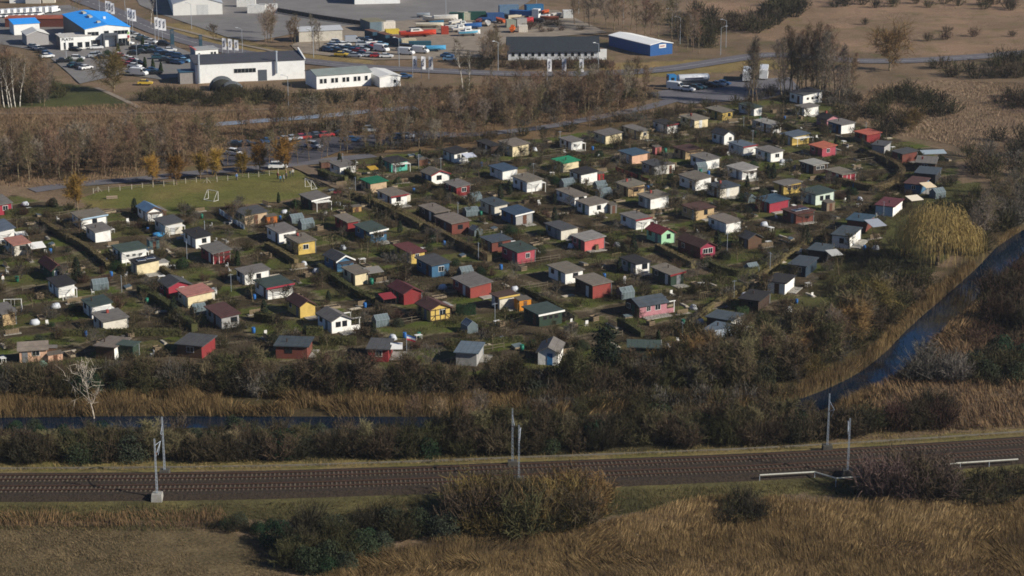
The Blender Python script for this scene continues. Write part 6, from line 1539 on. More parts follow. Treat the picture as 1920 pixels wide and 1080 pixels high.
HEDGES = [([(1628, 292), (1668, 308), (1688, 322), (1690, 332), (1672, 348), (1640, 358), (1605, 352), (1565, 342)], 1.5, 1.3, 'long curved clipped brown hedge around the far corner gardens', HB_),
 ([(658, 368), (745, 402), (805, 432), (855, 458), (918, 490)], 1.4, 1.2, 'clipped brown hedge along the path from the colony drive', HB_),
 ([(700, 385), (752, 410), (790, 430)], 1.4, 1.0, 'short brown hedge parallel to the path from the colony drive', HB_),
 ([(78, 418), (112, 442), (160, 468), (202, 502)], 1.2, 1.0, 'brown hedge running down past the cream solar panel hut', HB_),
 ([(262, 548), (312, 578), (365, 622)], 1.5, 1.3, 'thick olive hedge above the brown roofed grey hut', HG),
 ([(500, 464), (530, 480), (556, 496)], 1.2, 1.0, 'brown hedge beside the yellow hut with tan shaded side', HB_),
 ([(598, 506), (655, 546), (700, 570)], 1.3, 1.0, 'dark hedge beside the cream hut lane', HG),
 ([(1232, 468), (1268, 486), (1300, 503)], 1.3, 1.1, 'brown hedge below the magenta red hut', HB_),
 ([(1332, 502), (1360, 513), (1385, 518), (1412, 514), (1432, 502), (1462, 482)], 1.4, 1.2, 'curved olive hedge below the magenta red hut', HG),
 ([(112, 630), (230, 629), (340, 629)], 1.2, 1.1, 'straight hedge along the lower garden path behind the brown huts', HG),
 ([(600, 645), (640, 646), (668, 646)], 1.4, 1.3, 'squared olive hedge behind the front row between two red huts', HG),
 ([(575, 628), (606, 628)], 1.5, 1.2, 'short green hedge before the white veranda hut', HG),
 ([(835, 646), (900, 646), (980, 640)], 1.0, 1.0, 'low hedge along the lower path behind the grey hut', HG),
 ([(1160, 606), (1185, 620), (1205, 633)], 1.1, .9, 'low hedge beside the pink veranda hut', HG),
 ([(1272, 632), (1300, 608), (1330, 582), (1372, 556), (1400, 540)], 1.0, .8, 'low hedge along the grass lane right of the pink hut', HB_),
 ([(1420, 525), (1455, 500), (1480, 480), (1520, 455)], 1.0, .8, 'low hedge along the upper grass lane', HB_),
 ([(480, 600), (500, 604), (514, 606)], 1.6, 1.4, 'squared green hedge beside the yellow brown roofed hut', HG),
 ([(10, 402), (70, 399), (118, 397)], 1.1, 1.0, 'dark hedge below the football pitch', HG),
 ([(600, 330), (625, 340), (650, 345)], 1.8, 1.4, 'tall dark hedge beside the white hut at the colony drive', HG),
 ([(640, 318), (652, 332), (672, 342)], 1.6, 1.0, 'dark hedge in front of the white hut at the colony drive', HG),
 ([(855, 590), (870, 590), (890, 588)], 1.8, 1.5, 'dense dark green hedge block beside the half timbered hut', LF['laurel']),
 ([(1380, 592), (1402, 590)], 1.5, 1.3, 'bright green hedge block beside the dark brown hut', LF['thuja']),
 ([(1430, 230), (1470, 238), (1500, 250), (1520, 262)], 1.2, 1.0, 'hedge along the lane of the far corner huts', HG),
 ([(1000, 330), (1060, 345), (1130, 372)], 1.0, .8, 'low dark hedge between the white huts', HG),
 ([(1150, 318), (1190, 332), (1215, 342)], 1.3, .35, 'red plank fence like row beside the lawn', LF['hedge']),
 ([(300, 505), (350, 540), (400, 575)], 1.1, .9, 'low brown hedge between red and white huts', HB_),
 ([(980, 545), (1040, 575), (1080, 600)], .9, .8, 'low dark hedge beside the brick red hut', HG),
 ([(1000, 402), (1060, 440), (1120, 470)], 1.1, .8, 'low brown hedge between the pinkish red and salmon huts', HB_),
 ([(780, 335), (830, 360), (880, 385)], .9, .8, 'low brown hedge between the red and slate roofed huts', HB_)]
for k, (p_, h_, w_, lb, m_) in enumerate(HEDGES):
    if 'fence like' in lb: continue
    hedge(p_, h_, w_, lb, m_, 600 + k)
HN = [(h[3], h[4], h[2]) for h in uniq]
def near_hut(x, y): return min(HN, key=lambda h: (h[0] - x) ** 2 + (h[1] - y) ** 2)[2]
CO = [(-40, 420), (20, 370), (160, 398), (420, 392), (600, 372), (640, 305), (860, 285), (1180, 240), (1340, 205), (1540, 200), (1600, 235), (1780, 300), (1640, 470), (1560, 545), (1390, 650), (1080, 690), (700, 686), (300, 680), (-40, 684)]
scatter(CO, 285, lambda x, y, r: plant(r.choice(FRUIT), x, y, r.uniform(.65, 1.15), f'small bare fruit tree near the {near_hut(x, y)}', 'tree', 'fruit trees in the gardens'), 2.3, 70, huts=.4)
# wire fences between plots
def plot_fence(x, y, r):
    L = r.uniform(5, 9); a = math.radians(r.choice([30, 30, 120])); t = thing('garden_fence', (x, y, 0), a); n = int(L / 1.8)
    for k in range(n + 1): MB().box(-L / 2 + L * k / n - .04, -L / 2 + L * k / n + .04, -.04, .04, -.1, 1.05).obj('post', M_RAILW, t)
    MB().box(-L / 2, L / 2, -.015, .015, .85, .92).box(-L / 2, L / 2, -.015, .015, .35, .42).obj('rail', M_RAILW, t)
    tag(t, f'low post and rail garden fence near the {near_hut(x, y)}', 'fence', 'fences between garden plots')
M_RAILW = mat('grey_wood', srgb('#6b6252'), .9, .2)
scatter(CO, 40, plot_fence, 5, 77, huts=1.2)
def shr(x, y, r):
    c = r.choice(['brown', 'brown', 'olive', 'red', 'olive']); plant(r.choice(SMALL[c]), x, y, r.uniform(.7, 1.6), f'low bare {BW[c]} shrub near the {near_hut(x, y)}', 'shrub', 'shrubs in the gardens')
scatter(CO, 290, shr, 1.3, 71, huts=.2)
scatter(CO, 60, lambda x, y, r: plant(r.choice(IVY), x, y, r.uniform(.3, .7), f'round evergreen shrub near the {near_hut(x, y)}', 'shrub', 'evergreen shrubs in the gardens'), 2.5, 72, huts=.2)
scatter(CO, 34, lambda x, y, r: plant(r.choice(THUJA), x, y, r.uniform(.6, 1.1), f'small clipped conifer near the {near_hut(x, y)}', 'tree', 'conifers in the gardens'), 4, 73, huts=.2)
for px, py, s in [(1510, 460, 1.25), (145, 530, 1.3), (1040, 418, .9), (1440, 335, 1.0), (700, 632, .8), (1450, 335, .9)]:
    x, y = at(px, py); plant(THUJA[1], x, y, s, 'stout dark conifer standing in a garden', 'tree', 'stout conifers')
# greenhouses
M_CLEAR = mat('greenhouse_glazing', srgb('#5f6a6c'), .3, .15, 1.2, spec=.4)
def greenhouse(px, py, L, W, h, rz, label, tone=None):
    P = G(px, py); t = thing('greenhouse', (P.x, P.y, 0), rz); e = h * .62
    m = MB(); m.box(-L / 2, L / 2, -W / 2, W / 2, -.05, e); m.poly([(-L / 2, -W / 2, e), (L / 2, -W / 2, e), (L / 2, 0, h), (-L / 2, 0, h)]).poly([(L / 2, W / 2, e), (-L / 2, W / 2, e), (-L / 2, 0, h), (L / 2, 0, h)])
    m.poly([(L / 2, -W / 2, e), (L / 2, W / 2, e), (L / 2, 0, h)]).poly([(-L / 2, W / 2, e), (-L / 2, -W / 2, e), (-L / 2, 0, h)])
    m.obj('glazing', tone or M_CLEAR, t)
    f = MB()
    for k in range(5):
        x = -L / 2 + L * k / 4; 
        for a, b in (((x, -W / 2, 0), (x, -W / 2, e)), ((x, -W / 2, e), (x, 0, h)), ((x, 0, h), (x, W / 2, e)), ((x, W / 2, e), (x, W / 2, 0))): f.bar(a, b, 0.022, 4)
    for y, z in ((-W / 2, e), (0, h), (W / 2, e)): f.bar((-L / 2, y, z), (L / 2, y, z), 0.022, 4)
    f.obj('frame', M_STEEL, t); MB().box(L / 2 + .01, L / 2 + .05, -.4, .4, 0, e * 1.05).obj('door', M_FRAME, t)
    tag(t, label, 'greenhouse', 'greenhouses in the gardens')
for tl, zx, zy, nm in [('B', 1612, 535, 'beside the slate roofed off white hut'), ('B', 378, 632, 'above the white lattice hut'), ('B', 1648, 680, 'above the red brown slate roofed hut'), ('B', 1570, 990, 'beside the blue hut'), ('B', 1640, 425, 'beside the dark red hut'), ('C', 660, 345, 'between white and tan huts'), ('C', 690, 400, 'above the white window hut'), ('C', 1775, 430, 'beside the off white slate roofed hut'), ('C', 1415, 205, 'below the white grey roofed hut'), ('C', 1795, 965, 'in the lawn by the curved hedge'), ('G', 850, 232, 'beside the brick red hut'), ('E', 750, 168, 'beside the black roofed white hut'), ('F', 1600, 485, 'below the half timbered hut'), ('F', 935, 440, 'beside the white veranda hut'), ('C', 415, 325, 'with flat lights near the black roofed hut'), ('B', 300, 590, 'of long tubular frame beside the beige hut'), ('E', 1490, 350, 'below the pink roofed cream hut'), ('D', 1270, 400, 'under the cream canopy')]:
    px, py = TP(tl, zx, zy); greenhouse(px, py, RNG.uniform(2.2, 3.2), RNG.uniform(1.7, 2.2), RNG.uniform(1.8, 2.2), math.radians(RNG.choice([30, 32, 120, 25])), f'small glass greenhouse {nm}')
P = G(*TP('E', 320, 800)); t = thing('dome_tent', (P.x, P.y, 0)); n = 12
MB().loft([[(1.15 * math.cos(a) * math.cos(2 * math.pi * k / n), .9 * math.cos(a) * math.sin(2 * math.pi * k / n), 2.2 * math.sin(a)) for k in range(n)] for a in (0, .3, .6, .9, 1.2, 1.45)]).obj('cover', mat('green_netting', srgb('#6f8f80'), .7, .1), t, True)
tag(t, 'pale green dome tent below the peach hut', 'tent')
# canopies and awnings: sheet roof on posts
def canopy(tl, zx, zy, L, W, h, c, rz, label, tilt=.12):
    px, py = TP(tl, zx, zy); P = G(px, py, h); t = thing('canopy', (P.x, P.y, 0), math.radians(rz)); d = W * tilt
    MB().hexa([(-L / 2, -W / 2, h - d), (L / 2, -W / 2, h - d), (L / 2, W / 2, h + d), (-L / 2, W / 2, h + d), (-L / 2, -W / 2, h - d + .08), (L / 2, -W / 2, h - d + .08), (L / 2, W / 2, h + d + .08), (-L / 2, W / 2, h + d + .08)]).obj('roof_sheet', mat('canopy_' + c[1:], srgb(c), .7, .08), t)
    for sx in (-1, 1):
        for sy in (-1, 1): MB().bar((sx * (L / 2 - .1), sy * (W / 2 - .1), -.1), (sx * (L / 2 - .1), sy * (W / 2 - .1), h + sy * d * .9), .05, 4).obj('post', M_DFRAME, t)
    tag(t, label, 'canopy')
for a in [('A', 160, 675, 2.2, 2.0, 2.0, '#d6d4cc', 30, 'white awning beside the blue grey roofed hut'), ('A', 275, 760, 3.0, 2.6, 1.9, '#d9d7d0', 30, 'white party tent roof beside the pinkish roofed hut'), ('B', 1600, 85, 3.0, 2.4, 2.2, '#b9bdc6', 30, 'pale canopy beside the black roofed white hut'), ('F', 1053, 597, 2.0, 2.0, 2.1, '#dad8d2', 2, 'white awning beside the red hut of the front row'), ('D', 1200, 308, 2.9, 2.6, 2.2, '#d2bfa0', 25, 'cream canopy beside the blue hut'), ('D', 1098, 405, 3.1, 2.4, 2.3, '#d8cdb8', 25, 'cream garden pavilion roof near the willow'), ('D', 805, 592, 3.4, 3.2, 2.3, '#8f949c', 25, 'grey sheet canopy beside the dark red hut'), ('D', 495, 815, 2.6, 2.4, 2.1, '#a5a5a2', 25, 'small grey canopy beside the blackish hut'), ('F', 880, 25, 3.3, 2.4, 2.2, '#77736d', 30, 'flat grey canopy beside the cream hut'), ('B', 875, 180, 2.2, 2.0, 1.6, '#a5842e', 30, 'mustard yellow awning beside the turquoise hut'), ('F', 985, 220, 2.6, 2.2, 2.0, '#7a2a30', 30, 'dark red porch roof beside the maroon gabled hut'), ('G', 1600, 510, 3.6, 3.2, 2.2, '#9aa2a8', 28, 'pale sheet roof over the terrace near the scrub'), ('B', 610, 360, 1.6, 1.2, 2.0, '#7c3038', 5, 'small red roofed notice board shelter on the drive'), ('D', 1240, 60, 6.0, 2.2, 2.1, '#8d99a0', 10, 'long pale carport at the garden edge')]: canopy(*a)
# tool sheds
def shed(tl, zx, zy, w, d, h, c, label, rz=30, rc='#5a534b'):
    px, py = TP(tl, zx, zy); P = G(px, py); t = thing('tool_shed', (P.x, P.y, 0), math.radians(rz)); cm = mat('shed_' + c[1:], srgb(c), .85, .12, 1)
    MB().box(-w / 2, w / 2, -d / 2, d / 2, -.1, h).obj('wall', cm, t)
    MB().hexa([(-w / 2 - .12, -d / 2 - .12, h), (w / 2 + .12, -d / 2 - .12, h), (w / 2 + .12, d / 2 + .12, h + .2), (-w / 2 - .12, d / 2 + .12, h + .2), (-w / 2 - .12, -d / 2 - .12, h + .08), (w / 2 + .12, -d / 2 - .12, h + .08), (w / 2 + .12, d / 2 + .12, h + .28), (-w / 2 - .12, d / 2 + .12, h + .28)]).obj('roof', mat('shedroof_' + rc[1:], srgb(rc), .9, .15), t)
    MB().box(-.35, .35, -d / 2 - .04, -d / 2 + .02, 0, h * .9).obj('door', M_DOOR['brown'], t)
    tag(t, label, 'shed')
for a in [('G', 80, 318, 2.4, 1.8, 1.9, '#c07a1c', 'orange plank shed beside the yellow trimmed hut'), ('B', 110, 590, 2.3, 1.6, 1.5, '#a85f2a', 'orange brown terrace screen beside the beige hut'), ('D', 450, 495, 2.2, 1.8, 1.8, '#7a6a58', 'brown tool shed before the pale green hut'), ('C', 745, 515, 1.6, 1.8, 1.9, '#6d6a66', 'grey lean shed beside the white window hut'), ('C', 660, 268, 1.4, 1.2, 1.5, '#a02a30', 'small red shed beside the black roofed white hut'), ('C', 1170, 215, 2.3, 2.0, 2.1, '#cfc9bc', 'white garden room beside the grey hut'), ('C', 1085, 75, 1.8, 1.4, 1.8, '#a05a58', 'small pink shed beside the peach hut'), ('E', 410, 700, 2.4, 1.2, 1.1, '#c29a80', 'low peach terrace wall shed beside the peach hut'), ('B', 1250, 160, 2.4, 1.0, 1.5, '#6b4a3a', 'brown plank shed right of the turquoise hut'), ('B', 520, 180, 2.6, 1.2, 1.5, '#5a4034', 'brown plank shed beside the drive'), ('A', 1150, 785, 2.0, 1.6, 1.9, '#5f7a7a', 'pale green play house frame beside the white hut'), ('B', 750, 505, 2.0, 1.2, 1.1, '#a08050', 'stacked wooden boxes shed beside the drive')]: shed(*a)
def plank_fence(a, b, h, c, label):
    A, B = G(*a), G(*b); t = thing('plank_fence', (A + B) / 2, math.atan2(B.y - A.y, B.x - A.x)); L = (B - A).length; n = int(L / 1.0); m_ = mat('plank_' + c[1:], srgb(c), .8, .15, 1)
    pl = MB().box(-.48, .48, -.03, .03, .02, h).mesh('plank'); pl.materials.append(m_)
    for k in range(n): link('plank', pl, None, t, (-L / 2 + L * (k + .5) / n, 0, RNG.uniform(-.03, .05)))
    for k in range(0, n + 1, 2): MB().box(-L / 2 + L * k / n - .05, -L / 2 + L * k / n + .05, .035, .12, -.1, h + .08).obj('post', M_DFRAME, t)
    tag(t, label, 'fence')
plank_fence((1154, 320), (1216, 343), .95, '#7c2f2a', 'red plank fence between the black roofed hut and the grey hut')
plank_fence((411, 401), (458, 431), 1.1, '#9fb0bd', 'pale blue panel fence beside the beige hut')
plank_fence((1140, 372), (1062, 350), .8, '#5d5142', 'weathered brown plank fence between white huts')
plank_fence((905, 291), (945, 288), 1.3, '#5b5a58', 'grey panel fence beside the cream hut at the upper edge')
plank_fence((1600, 262), (1690, 300), .9, '#6b6252', 'low weathered fence at the marsh edge of the colony')
# small garden things, scattered as in the photograph's plots
def protos():
    o = {}
    t = thing('water_barrel'); n = 10
    MB().loft([[(r * math.cos(2 * math.pi * k / n), r * math.sin(2 * math.pi * k / n), z) for k in range(n)] for r, z in ((.26, 0), (.31, .25), (.32, .5), (.3, .78), (.27, .9))]).obj('drum', mat('barrel_blue', srgb('#2a62a0'), .5), t, True); MB().bar((0, 0, .89), (0, 0, .94), .29, 10).obj('lid', mat('barrel_blue', srgb('#2a62a0'), .5), t); o['barrel'] = freeze(t)
    t = thing('water_barrel'); MB().loft([[(r * math.cos(2 * math.pi * k / n), r * math.sin(2 * math.pi * k / n), z) for k in range(n)] for r, z in ((.28, 0), (.36, .5), (.33, 1.0))]).obj('drum', mat('barrel_green', srgb('#1f6a55'), .5), t, True); MB().bar((0, 0, .92), (0, 0, 1.05), .35, 10).obj('lid', mat('barrel_green', srgb('#1f6a55'), .5), t); o['barrel_g'] = freeze(t)
    t = thing('raised_bed'); W = mat('bed_planks', srgb('#8a7c66'), .9, .2)
    for a in ((-1.2, 1.2, -.6, -.52), (-1.2, 1.2, .52, .6), (-1.2, -1.12, -.52, .52), (1.12, 1.2, -.52, .52)): MB().box(*a, -.05, .38).obj('plank', W, t)
    MB().box(-1.12, 1.12, -.52, .52, -.05, .28).obj('soil', mat('bed_soil', srgb('#3a2f25'), .95, .3), t); o['bed'] = freeze(t)
    t = thing('garden_table'); MB().box(-.6, .6, -.4, .4, .7, .75).obj('tabletop', M_FRAME, t)
    for sx in (-.5, .5):
        for sy in (-.3, .3): MB().bar((sx, sy, 0), (sx, sy, .7), .03, 4).obj('leg', M_FRAME, t)
    o['table'] = freeze(t)
    t = thing('garden_chair'); MB().box(-.25, .25, -.25, .25, .4, .45).obj('seat', M_FRAME, t); MB().box(-.25, .25, .2, .26, .45, .95).obj('backrest', M_FRAME, t)
    for sx in (-.2, .2):
        for sy in (-.2, .2): MB().bar((sx, sy, 0), (sx, sy, .4), .025, 4).obj('leg', M_FRAME, t)
    o['chair'] = freeze(t)
    t = thing('cold_frame'); MB().hexa([(-.8, -.5, 0), (.8, -.5, 0), (.8, .5, 0), (-.8, .5, 0), (-.8, -.5, .25), (.8, -.5, .25), (.8, .5, .5), (-.8, .5, .5)]).obj('box', W, t); MB().hexa([(-.82, -.52, .26), (.82, -.52, .26), (.82, .52, .51), (-.82, .52, .51), (-.82, -.52, .3), (.82, -.52, .3), (.82, .52, .55), (-.82, .52, .55)]).obj('lid', M_CLEAR, t); o['frame'] = freeze(t)
    t = thing('fence_panel'); 
    for k in range(9): MB().box(-1.2 + k * .27, -1.2 + k * .27 + .2, -.02, .02, .08, .95 + .03 * (k % 2)).obj('slat', mat('fence_wood', srgb('#7a6a54'), .9, .2), t)
    MB().box(-1.25, 1.25, .02, .06, .3, .38).box(-1.25, 1.25, .02, .06, .72, .8).obj('rail', mat('fence_wood', srgb('#7a6a54'), .9, .2), t); o['fence'] = freeze(t)
    t = thing('washing_pole'); MB().bar((0, 0, -.2), (0, 0, 3.6), .045, 5).obj('pole', M_STEEL, t); MB().bar((-.5, 0, 3.4), (.5, 0, 3.4), .03, 4).obj('crossbar', M_STEEL, t); o['pole'] = freeze(t)
    t = thing('paving'); 
    for k in range(4): MB().box(-1.6 + k * .8, -.85 + k * .8, -.38, .38, -.05, .13).obj('slab', mat('paving_slab', srgb('#8d877c'), .9, .2), t)
    o['slabs'] = freeze(t)
    t = thing('compost_box'); 
    for z in (.05, .35, .65): MB().box(-.6, .6, -.62, -.57, z, z + .2).box(-.6, .6, .57, .62, z, z + .2).box(-.62, -.57, -.55, .55, z, z + .2).box(.57, .62, -.55, .55, z, z + .2).obj('plank_ring', mat('fence_wood', srgb('#7a6a54'), .9, .2), t)
    MB().box(-.55, .55, -.55, .55, 0, .6).obj('compost', mat('bed_soil', srgb('#3a2f25'), .95, .3), t); o['compost'] = freeze(t)
    t = thing('board_stack')
    for k in range(4): MB().box(-1.1 + .1 * k, .9 + .12 * k, -.4 + .05 * k, .35 - .06 * k, .06 * k, .06 * k + .05).obj('board', mat('pale_board', srgb('#a59c8c'), .9, .2), t)
    o['boards'] = freeze(t)
    t = thing('tarpaulin_heap'); q = random.Random(4)
    MB().loft([[((.9 - .35 * z) * (1 + q.uniform(-.15, .15)) * math.cos(2 * math.pi * k / 9), (.7 - .3 * z) * (1 + q.uniform(-.15, .15)) * math.sin(2 * math.pi * k / 9), z * .75 * (1 + q.uniform(-.1, .1))) for k in range(9)] for z in (0, .5, .85, 1.0)]).obj('cover', mat('pale_tarp', srgb('#b9bcc0'), .7, .1), t, True)
    MB().bar((-.75, 0, .32), (.75, .1, .35), .03, 4).obj('weight_bar', M_DFRAME, t); o['tarp'] = freeze(t)
    t = thing('bean_poles')
    for k in range(6): MB().bar((-1.0 + .4 * k, -.3, 0), (-1.0 + .4 * k, .05, 1.9), .02, 4).obj('pole', mat('cane', srgb('#9a8a66'), .9), t)
    MB().bar((-1.1, .05, 1.85), (1.1, .05, 1.85), .02, 4).obj('ridge_cane', mat('cane', srgb('#9a8a66'), .9), t); o['poles'] = freeze(t)
    return o
PR = protos()
LBL = dict(barrel=('blue water barrel in a garden plot', 'barrel'), barrel_g=('green water barrel in a garden plot', 'barrel'), bed=('raised plank bed of dark soil in a garden', 'raised bed'), table=('white garden table in a garden plot', 'table'), chair=('white garden chair in a garden plot', 'chair'), frame=('low glazed cold frame in a garden plot', 'cold frame'), fence=('short weathered slat fence panel between garden plots', 'fence'), pole=('thin steel washing pole in a garden plot', 'pole'), slabs=('row of pale paving slabs in a garden plot', 'paving'), compost=('plank compost box in a garden plot', 'compost box'), boards=('stack of pale boards in a garden plot', 'boards'), tarp=('heap under a pale tarpaulin in a garden plot', 'heap'), poles=('row of bare bean poles in a garden plot', 'bean poles'))
def small(k, n, rmin, seed, gap=.3):
    def f(x, y, r):
        o = place(PR[k], (x, y, 0), math.radians(r.choice([30, 120, 210, 300])) + r.uniform(-.1, .1), r.uniform(.9, 1.15)); tag(o, LBL[k][0].replace(' in a garden plot', '').replace(' in a garden', '').replace(' between garden plots', '') + ' near the ' + near_hut(x, y), LBL[k][1], LBL[k][1] + 's in the gardens')
    scatter(CO, n, f, rmin, seed, huts=gap)
for k, n in (('barrel', 26), ('barrel_g', 16), ('bed', 70), ('table', 34), ('chair', 60), ('frame', 36), ('fence', 80), ('pole', 24), ('slabs', 80), ('compost', 40), ('boards', 70), ('tarp', 34), ('poles', 30)): small(k, n, 2.0, 80 + len(k) + n)

# ------------------------------------------------------------------ football pitch
def goal(px, py, rz, label):
    P = G(px, py); t = thing('football_goal', (P.x, P.y, 0), rz); W, H = 3.0, 2.0
    for s in (-1, 1):
        MB().bar((s * W / 2, 0, 0), (s * W / 2, 0, H), .06, 6).obj('post', M_FRAME, t)
        MB().bar((s * W / 2, 0, .04), (s * W / 2, 1.4, .04), .04, 5).bar((s * W / 2, 1.4, .04), (s * W / 2, .25, H), .04, 5).obj('stay', M_FRAME, t)
    MB().bar((-W / 2, 0, H), (W / 2, 0, H), .06, 6).obj('crossbar', M_FRAME, t); MB().bar((-W / 2, 1.4, .04), (W / 2, 1.4, .04), .04, 5).obj('ground_bar', M_FRAME, t)
    tag(t, label, 'goal')
goal(400, 374, 2.5, 'white football goal before the bare goal mouth on the pitch'); goal(578, 353, -1.0, 'white football goal beside the dark benches')
fp = [(175, 363), (184, 360), (204, 360), (225, 358), (247, 356), (267, 353), (287, 351), (307, 349), (326, 347), (348, 344), (368, 342), (388, 343), (407, 341), (427, 339), (445, 337), (466, 334), (485, 332), (505, 329), (522, 325)]
t = thing('pitch_fence', G(348, 344)); M_POST = mat('pale_post', srgb('#a89f8c'), .85, .15)
for k, (px, py) in enumerate(fp):
    q = G(px, py) - t.location; m = MB().bar(q + Vector((0, 0, -.2)), q + Vector((0, 0, 1.25)), .09, 6, .08)
    if px in (184, 388): m.bar(q + Vector((0, 0, 1.1)), q + Vector((-.9, 0, 0)), .05, 4).bar(q + Vector((0, 0, 1.1)), q + Vector((.9, 0, 0)), .05, 4)
    m.obj('post', M_POST, t)
m = MB()
for a, b in zip(fp[:-1], fp[1:]):
    A, B = G(*a) - t.location, G(*b) - t.location
    for z in (.5, .95): m.bar(A + Vector((0, 0, z)), B + Vector((0, 0, z)), .012, 3)
m.obj('wire', M_STEEL, t); tag(t, 'row of pale posts with thin wire along the football pitch', 'fence')
for k in range(3):
    A, B = G(572 + k * 9, 335 + k * 2), G(604 + k * 6, 353 - k * 1.0); c = (A + B) / 2; t = thing('bench', c, math.atan2(B.y - A.y, B.x - A.x)); L = (B - A).length
    MB().box(-L / 2, L / 2, -.18, .18, .4, .46).obj('seat', mat('dark_timber', srgb('#3a3229'), .85), t)
    for f in (-.4, 0, .4): MB().box(L * f - .05, L * f + .05, -.15, .15, -.1, .4).obj('leg', mat('dark_timber', srgb('#3a3229'), .85), t)
    tag(t, 'long dark timber bench beside the goal', 'bench', 'benches beside the goal')
P = G(210, 373); t = thing('log_pile', P, .2)
for k, (y, z) in enumerate([(-.3, .2), (.05, .2), (.4, .2), (-.1, .5), (.2, .5)]): MB().bar((-1.2, y, z), (1.2, y + .05, z), .18, 7).obj('log', mat('log_bark', srgb('#8a7a66'), .9, .2), t)
tag(t, 'small pile of pale logs on the football pitch', 'logs')
# white goal-like frame in the left garden, flag on a pole
P = G(*TP('E', 100, 330)); t = thing('swing_frame', P, .1)
for s in (-1, 1):
    MB().bar((s * 1.5, -.7, 0), (s * 1.5, 0, 2.1), .06, 5).bar((s * 1.5, .7, 0), (s * 1.5, 0, 2.1), .06, 5).obj('leg_frame', M_FRAME, t)
MB().bar((-1.6, 0, 2.1), (1.6, 0, 2.1), .06, 5).obj('top_bar', M_FRAME, t); MB().bar((-.3, 0, 2.1), (-.3, 0, .6), .02, 3).bar((.3, 0, 2.1), (.3, 0, .6), .02, 3).obj('rope', M_FRAME, t); MB().box(-.35, .35, -.1, .1, .55, .6).obj('seat', M_BMETAL, t)
tag(t, 'white swing frame on a lawn above the peach hut', 'swing')
P = G(*TP('F', 1131, 690)); t = thing('flagpole', P); MB().bar((0, 0, -.2), (0, 0, 4.2), .045, 6).obj('pole', M_STEEL, t)
for k, c in enumerate(('#3a62a0', '#d0cfd0', '#b0343c')):
    m = MB()
    for j in range(5): m.v += [(.05 + .35 * j, .1 * math.sin(j), 4.1 - .3 * k - .1 * j), (.05 + .35 * j, .1 * math.sin(j), 3.8 - .3 * k - .1 * j)]
    for j in range(4): m.f.append([2 * j, 2 * j + 1, 2 * j + 3, 2 * j + 2])
    m.obj('flag_stripe', mat('flag_' + c[1:], srgb(c), .8), t)
tag(t, 'garden flagpole with blue white and red flag', 'flag')
P = G(*TP('A', 1190, 690)); MBp = MB().loft([[(r * math.cos(2 * math.pi * k / 14), r * math.sin(2 * math.pi * k / 14), z) for k in range(14)] for r, z in ((1.15, 0), (1.2, .5), (1.1, .6), (.3, .72))])
o = MBp.obj('paddling_pool', mat('pool_blue', srgb('#3f9fd6'), .4), None, True); o.location = P; tag(o, 'covered light blue paddling pool beside the off white hut', 'pool')

# ------------------------------------------------------------------ people beside the pitch
def person_mesh():
    J = [(0, 0, .95), (0, 0, 1.15), (0, 0, 1.42), (0, 0, 1.52), (0, -.01, 1.64), (0, -.01, 1.74), (.1, 0, .9), (.11, -.03, .5), (.12, 0, .08), (.13, -.14, .04), (-.1, 0, .9), (-.11, .05, .5), (-.12, .1, .08), (-.13, -.03, .04), (.2, 0, 1.4), (.26, .02, 1.12), (.25, -.12, .9), (.25, -.17, .76), (-.2, 0, 1.4), (-.26, .02, 1.12), (-.25, -.1, .9), (-.25, -.15, .76)]
    E = [(0, 1), (1, 2), (2, 3), (3, 4), (4, 5), (0, 6), (6, 7), (7, 8), (8, 9), (0, 10), (10, 11), (11, 12), (12, 13), (2, 14), (14, 15), (15, 16), (16, 17), (2, 18), (18, 19), (19, 20), (20, 21)]
    Rd = [.15, .15, .15, .06, .1, .085, .1, .07, .05, .045, .1, .07, .05, .045, .075, .055, .045, .04, .075, .055, .045, .04]
    me = bpy.data.meshes.new('person'); me.from_pydata(J, E, []); o = bpy.data.objects.new('person_tmp', me); COL.objects.link(o)
    md = o.modifiers.new('s', 'SKIN'); 
    for k, v in enumerate(me.skin_vertices[0].data): v.radius = (Rd[k], Rd[k] * (.75 if k in (1, 2) else 1)); v.use_root = (k == 0)
    o.modifiers.new('d', 'SUBSURF').levels = 1
    dg = bpy.context.evaluated_depsgraph_get(); r = bpy.data.meshes.new_from_object(o.evaluated_get(dg)); bpy.data.objects.remove(o); return r
base_p = person_mesh(); M_SKIN = mat('skin', srgb('#b58a70'), .6, .05); M_HAIR = mat('hair', srgb('#3a2a20'), .8)
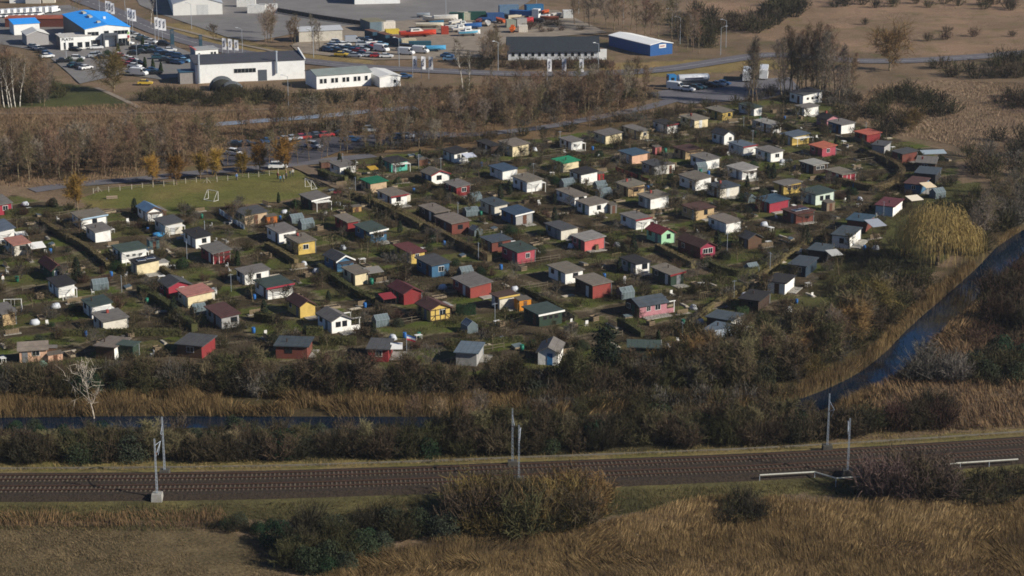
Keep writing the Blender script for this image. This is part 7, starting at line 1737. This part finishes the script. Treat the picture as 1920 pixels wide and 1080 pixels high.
def person(px, py, jc, lc, rz, label):
    me = base_p.copy(); me.name = 'person'
    for m_ in (mat('cloth_' + jc[1:], srgb(jc), .9), mat('cloth_' + lc[1:], srgb(lc), .9), M_SKIN, M_HAIR): me.materials.append(m_)
    for p_ in me.polygons:
        c = p_.center; p_.material_index = 3 if c.z > 1.72 or (c.z > 1.6 and c.y > .03) else 2 if c.z > 1.5 or (abs(c.x) > .2 and c.z < .88) else 0 if c.z > .88 else 1
        p_.use_smooth = True
    P = G(px, py); o = link('person', me, None, None, P, rz); tag(o, label, 'person', 'people around the pitch')
for a in [(526, 342, '#3f6f8a', '#26262c', .4, 'person in a blue jacket standing at the pitch edge'), (532, 341, '#c9c9c6', '#2a2c33', 2.0, 'person in a white jacket standing at the pitch edge'), (537, 336, '#3a3a40', '#1f2024', 1.0, 'person in a dark jacket standing at the pitch edge'), (544, 332, '#5a6f78', '#2b2b30', -1.0, 'person in a grey blue jacket standing under the golden willow'), (549, 330, '#b9b4ac', '#33353c', .2, 'person in a pale jacket standing under the golden willow'), (521, 336, '#8a4a40', '#26262c', 2.6, 'person in a red brown jacket standing at the pitch edge'), (444, 338, '#4f6f9a', '#2b2f3a', .3, 'person in a blue jacket beside the fence posts of the pitch'), (6, 532, '#cfcac2', '#6a6a68', .8, 'person in a white top on the lawn by the green maroon hut'), (1171, 532, '#d3d0ca', '#c9c6c0', .4, 'person in white clothes behind the dark green hut'), (1597, 572, '#c2beb4', '#54504a', 1.2, 'person in a pale jacket at the garden end by the river')]: person(*a)

# unused prototypes leave the scene
for lst in (SHAPED, FOREST, SLIM, POPLAR, ROUND, WILLOWG, BIRCH, FRUIT, THUJA, IVY):
    for o in lst:
        if o.name not in _used:
            for c in list(o.children): bpy.data.objects.remove(c)
            bpy.data.objects.remove(o)
for c in SMALL:
    for o in SMALL[c]:
        if o.name not in _used: bpy.data.objects.remove(o)

# ------------------------------------------------------------------ air
hz = MB().box(-3500, 3500, -300, 5200, -3.0, 101.5).obj('haze', None)
hm = bpy.data.materials.new('haze_air'); hm.use_nodes = True; hn = hm.node_tree.nodes; hn.remove(hn['Principled BSDF'])
pv_ = hn.new('ShaderNodeVolumePrincipled'); pv_.inputs['Color'].default_value = (.82, .86, .92, 1); pv_.inputs['Density'].default_value = 0.00007; pv_.inputs['Anisotropy'].default_value = 0.2
hm.node_tree.links.new(pv_.outputs[0], hn['Material Output'].inputs['Volume'])
hz.data.materials.append(hm); kind(hz, 'stuff', 'thin haze in the air')
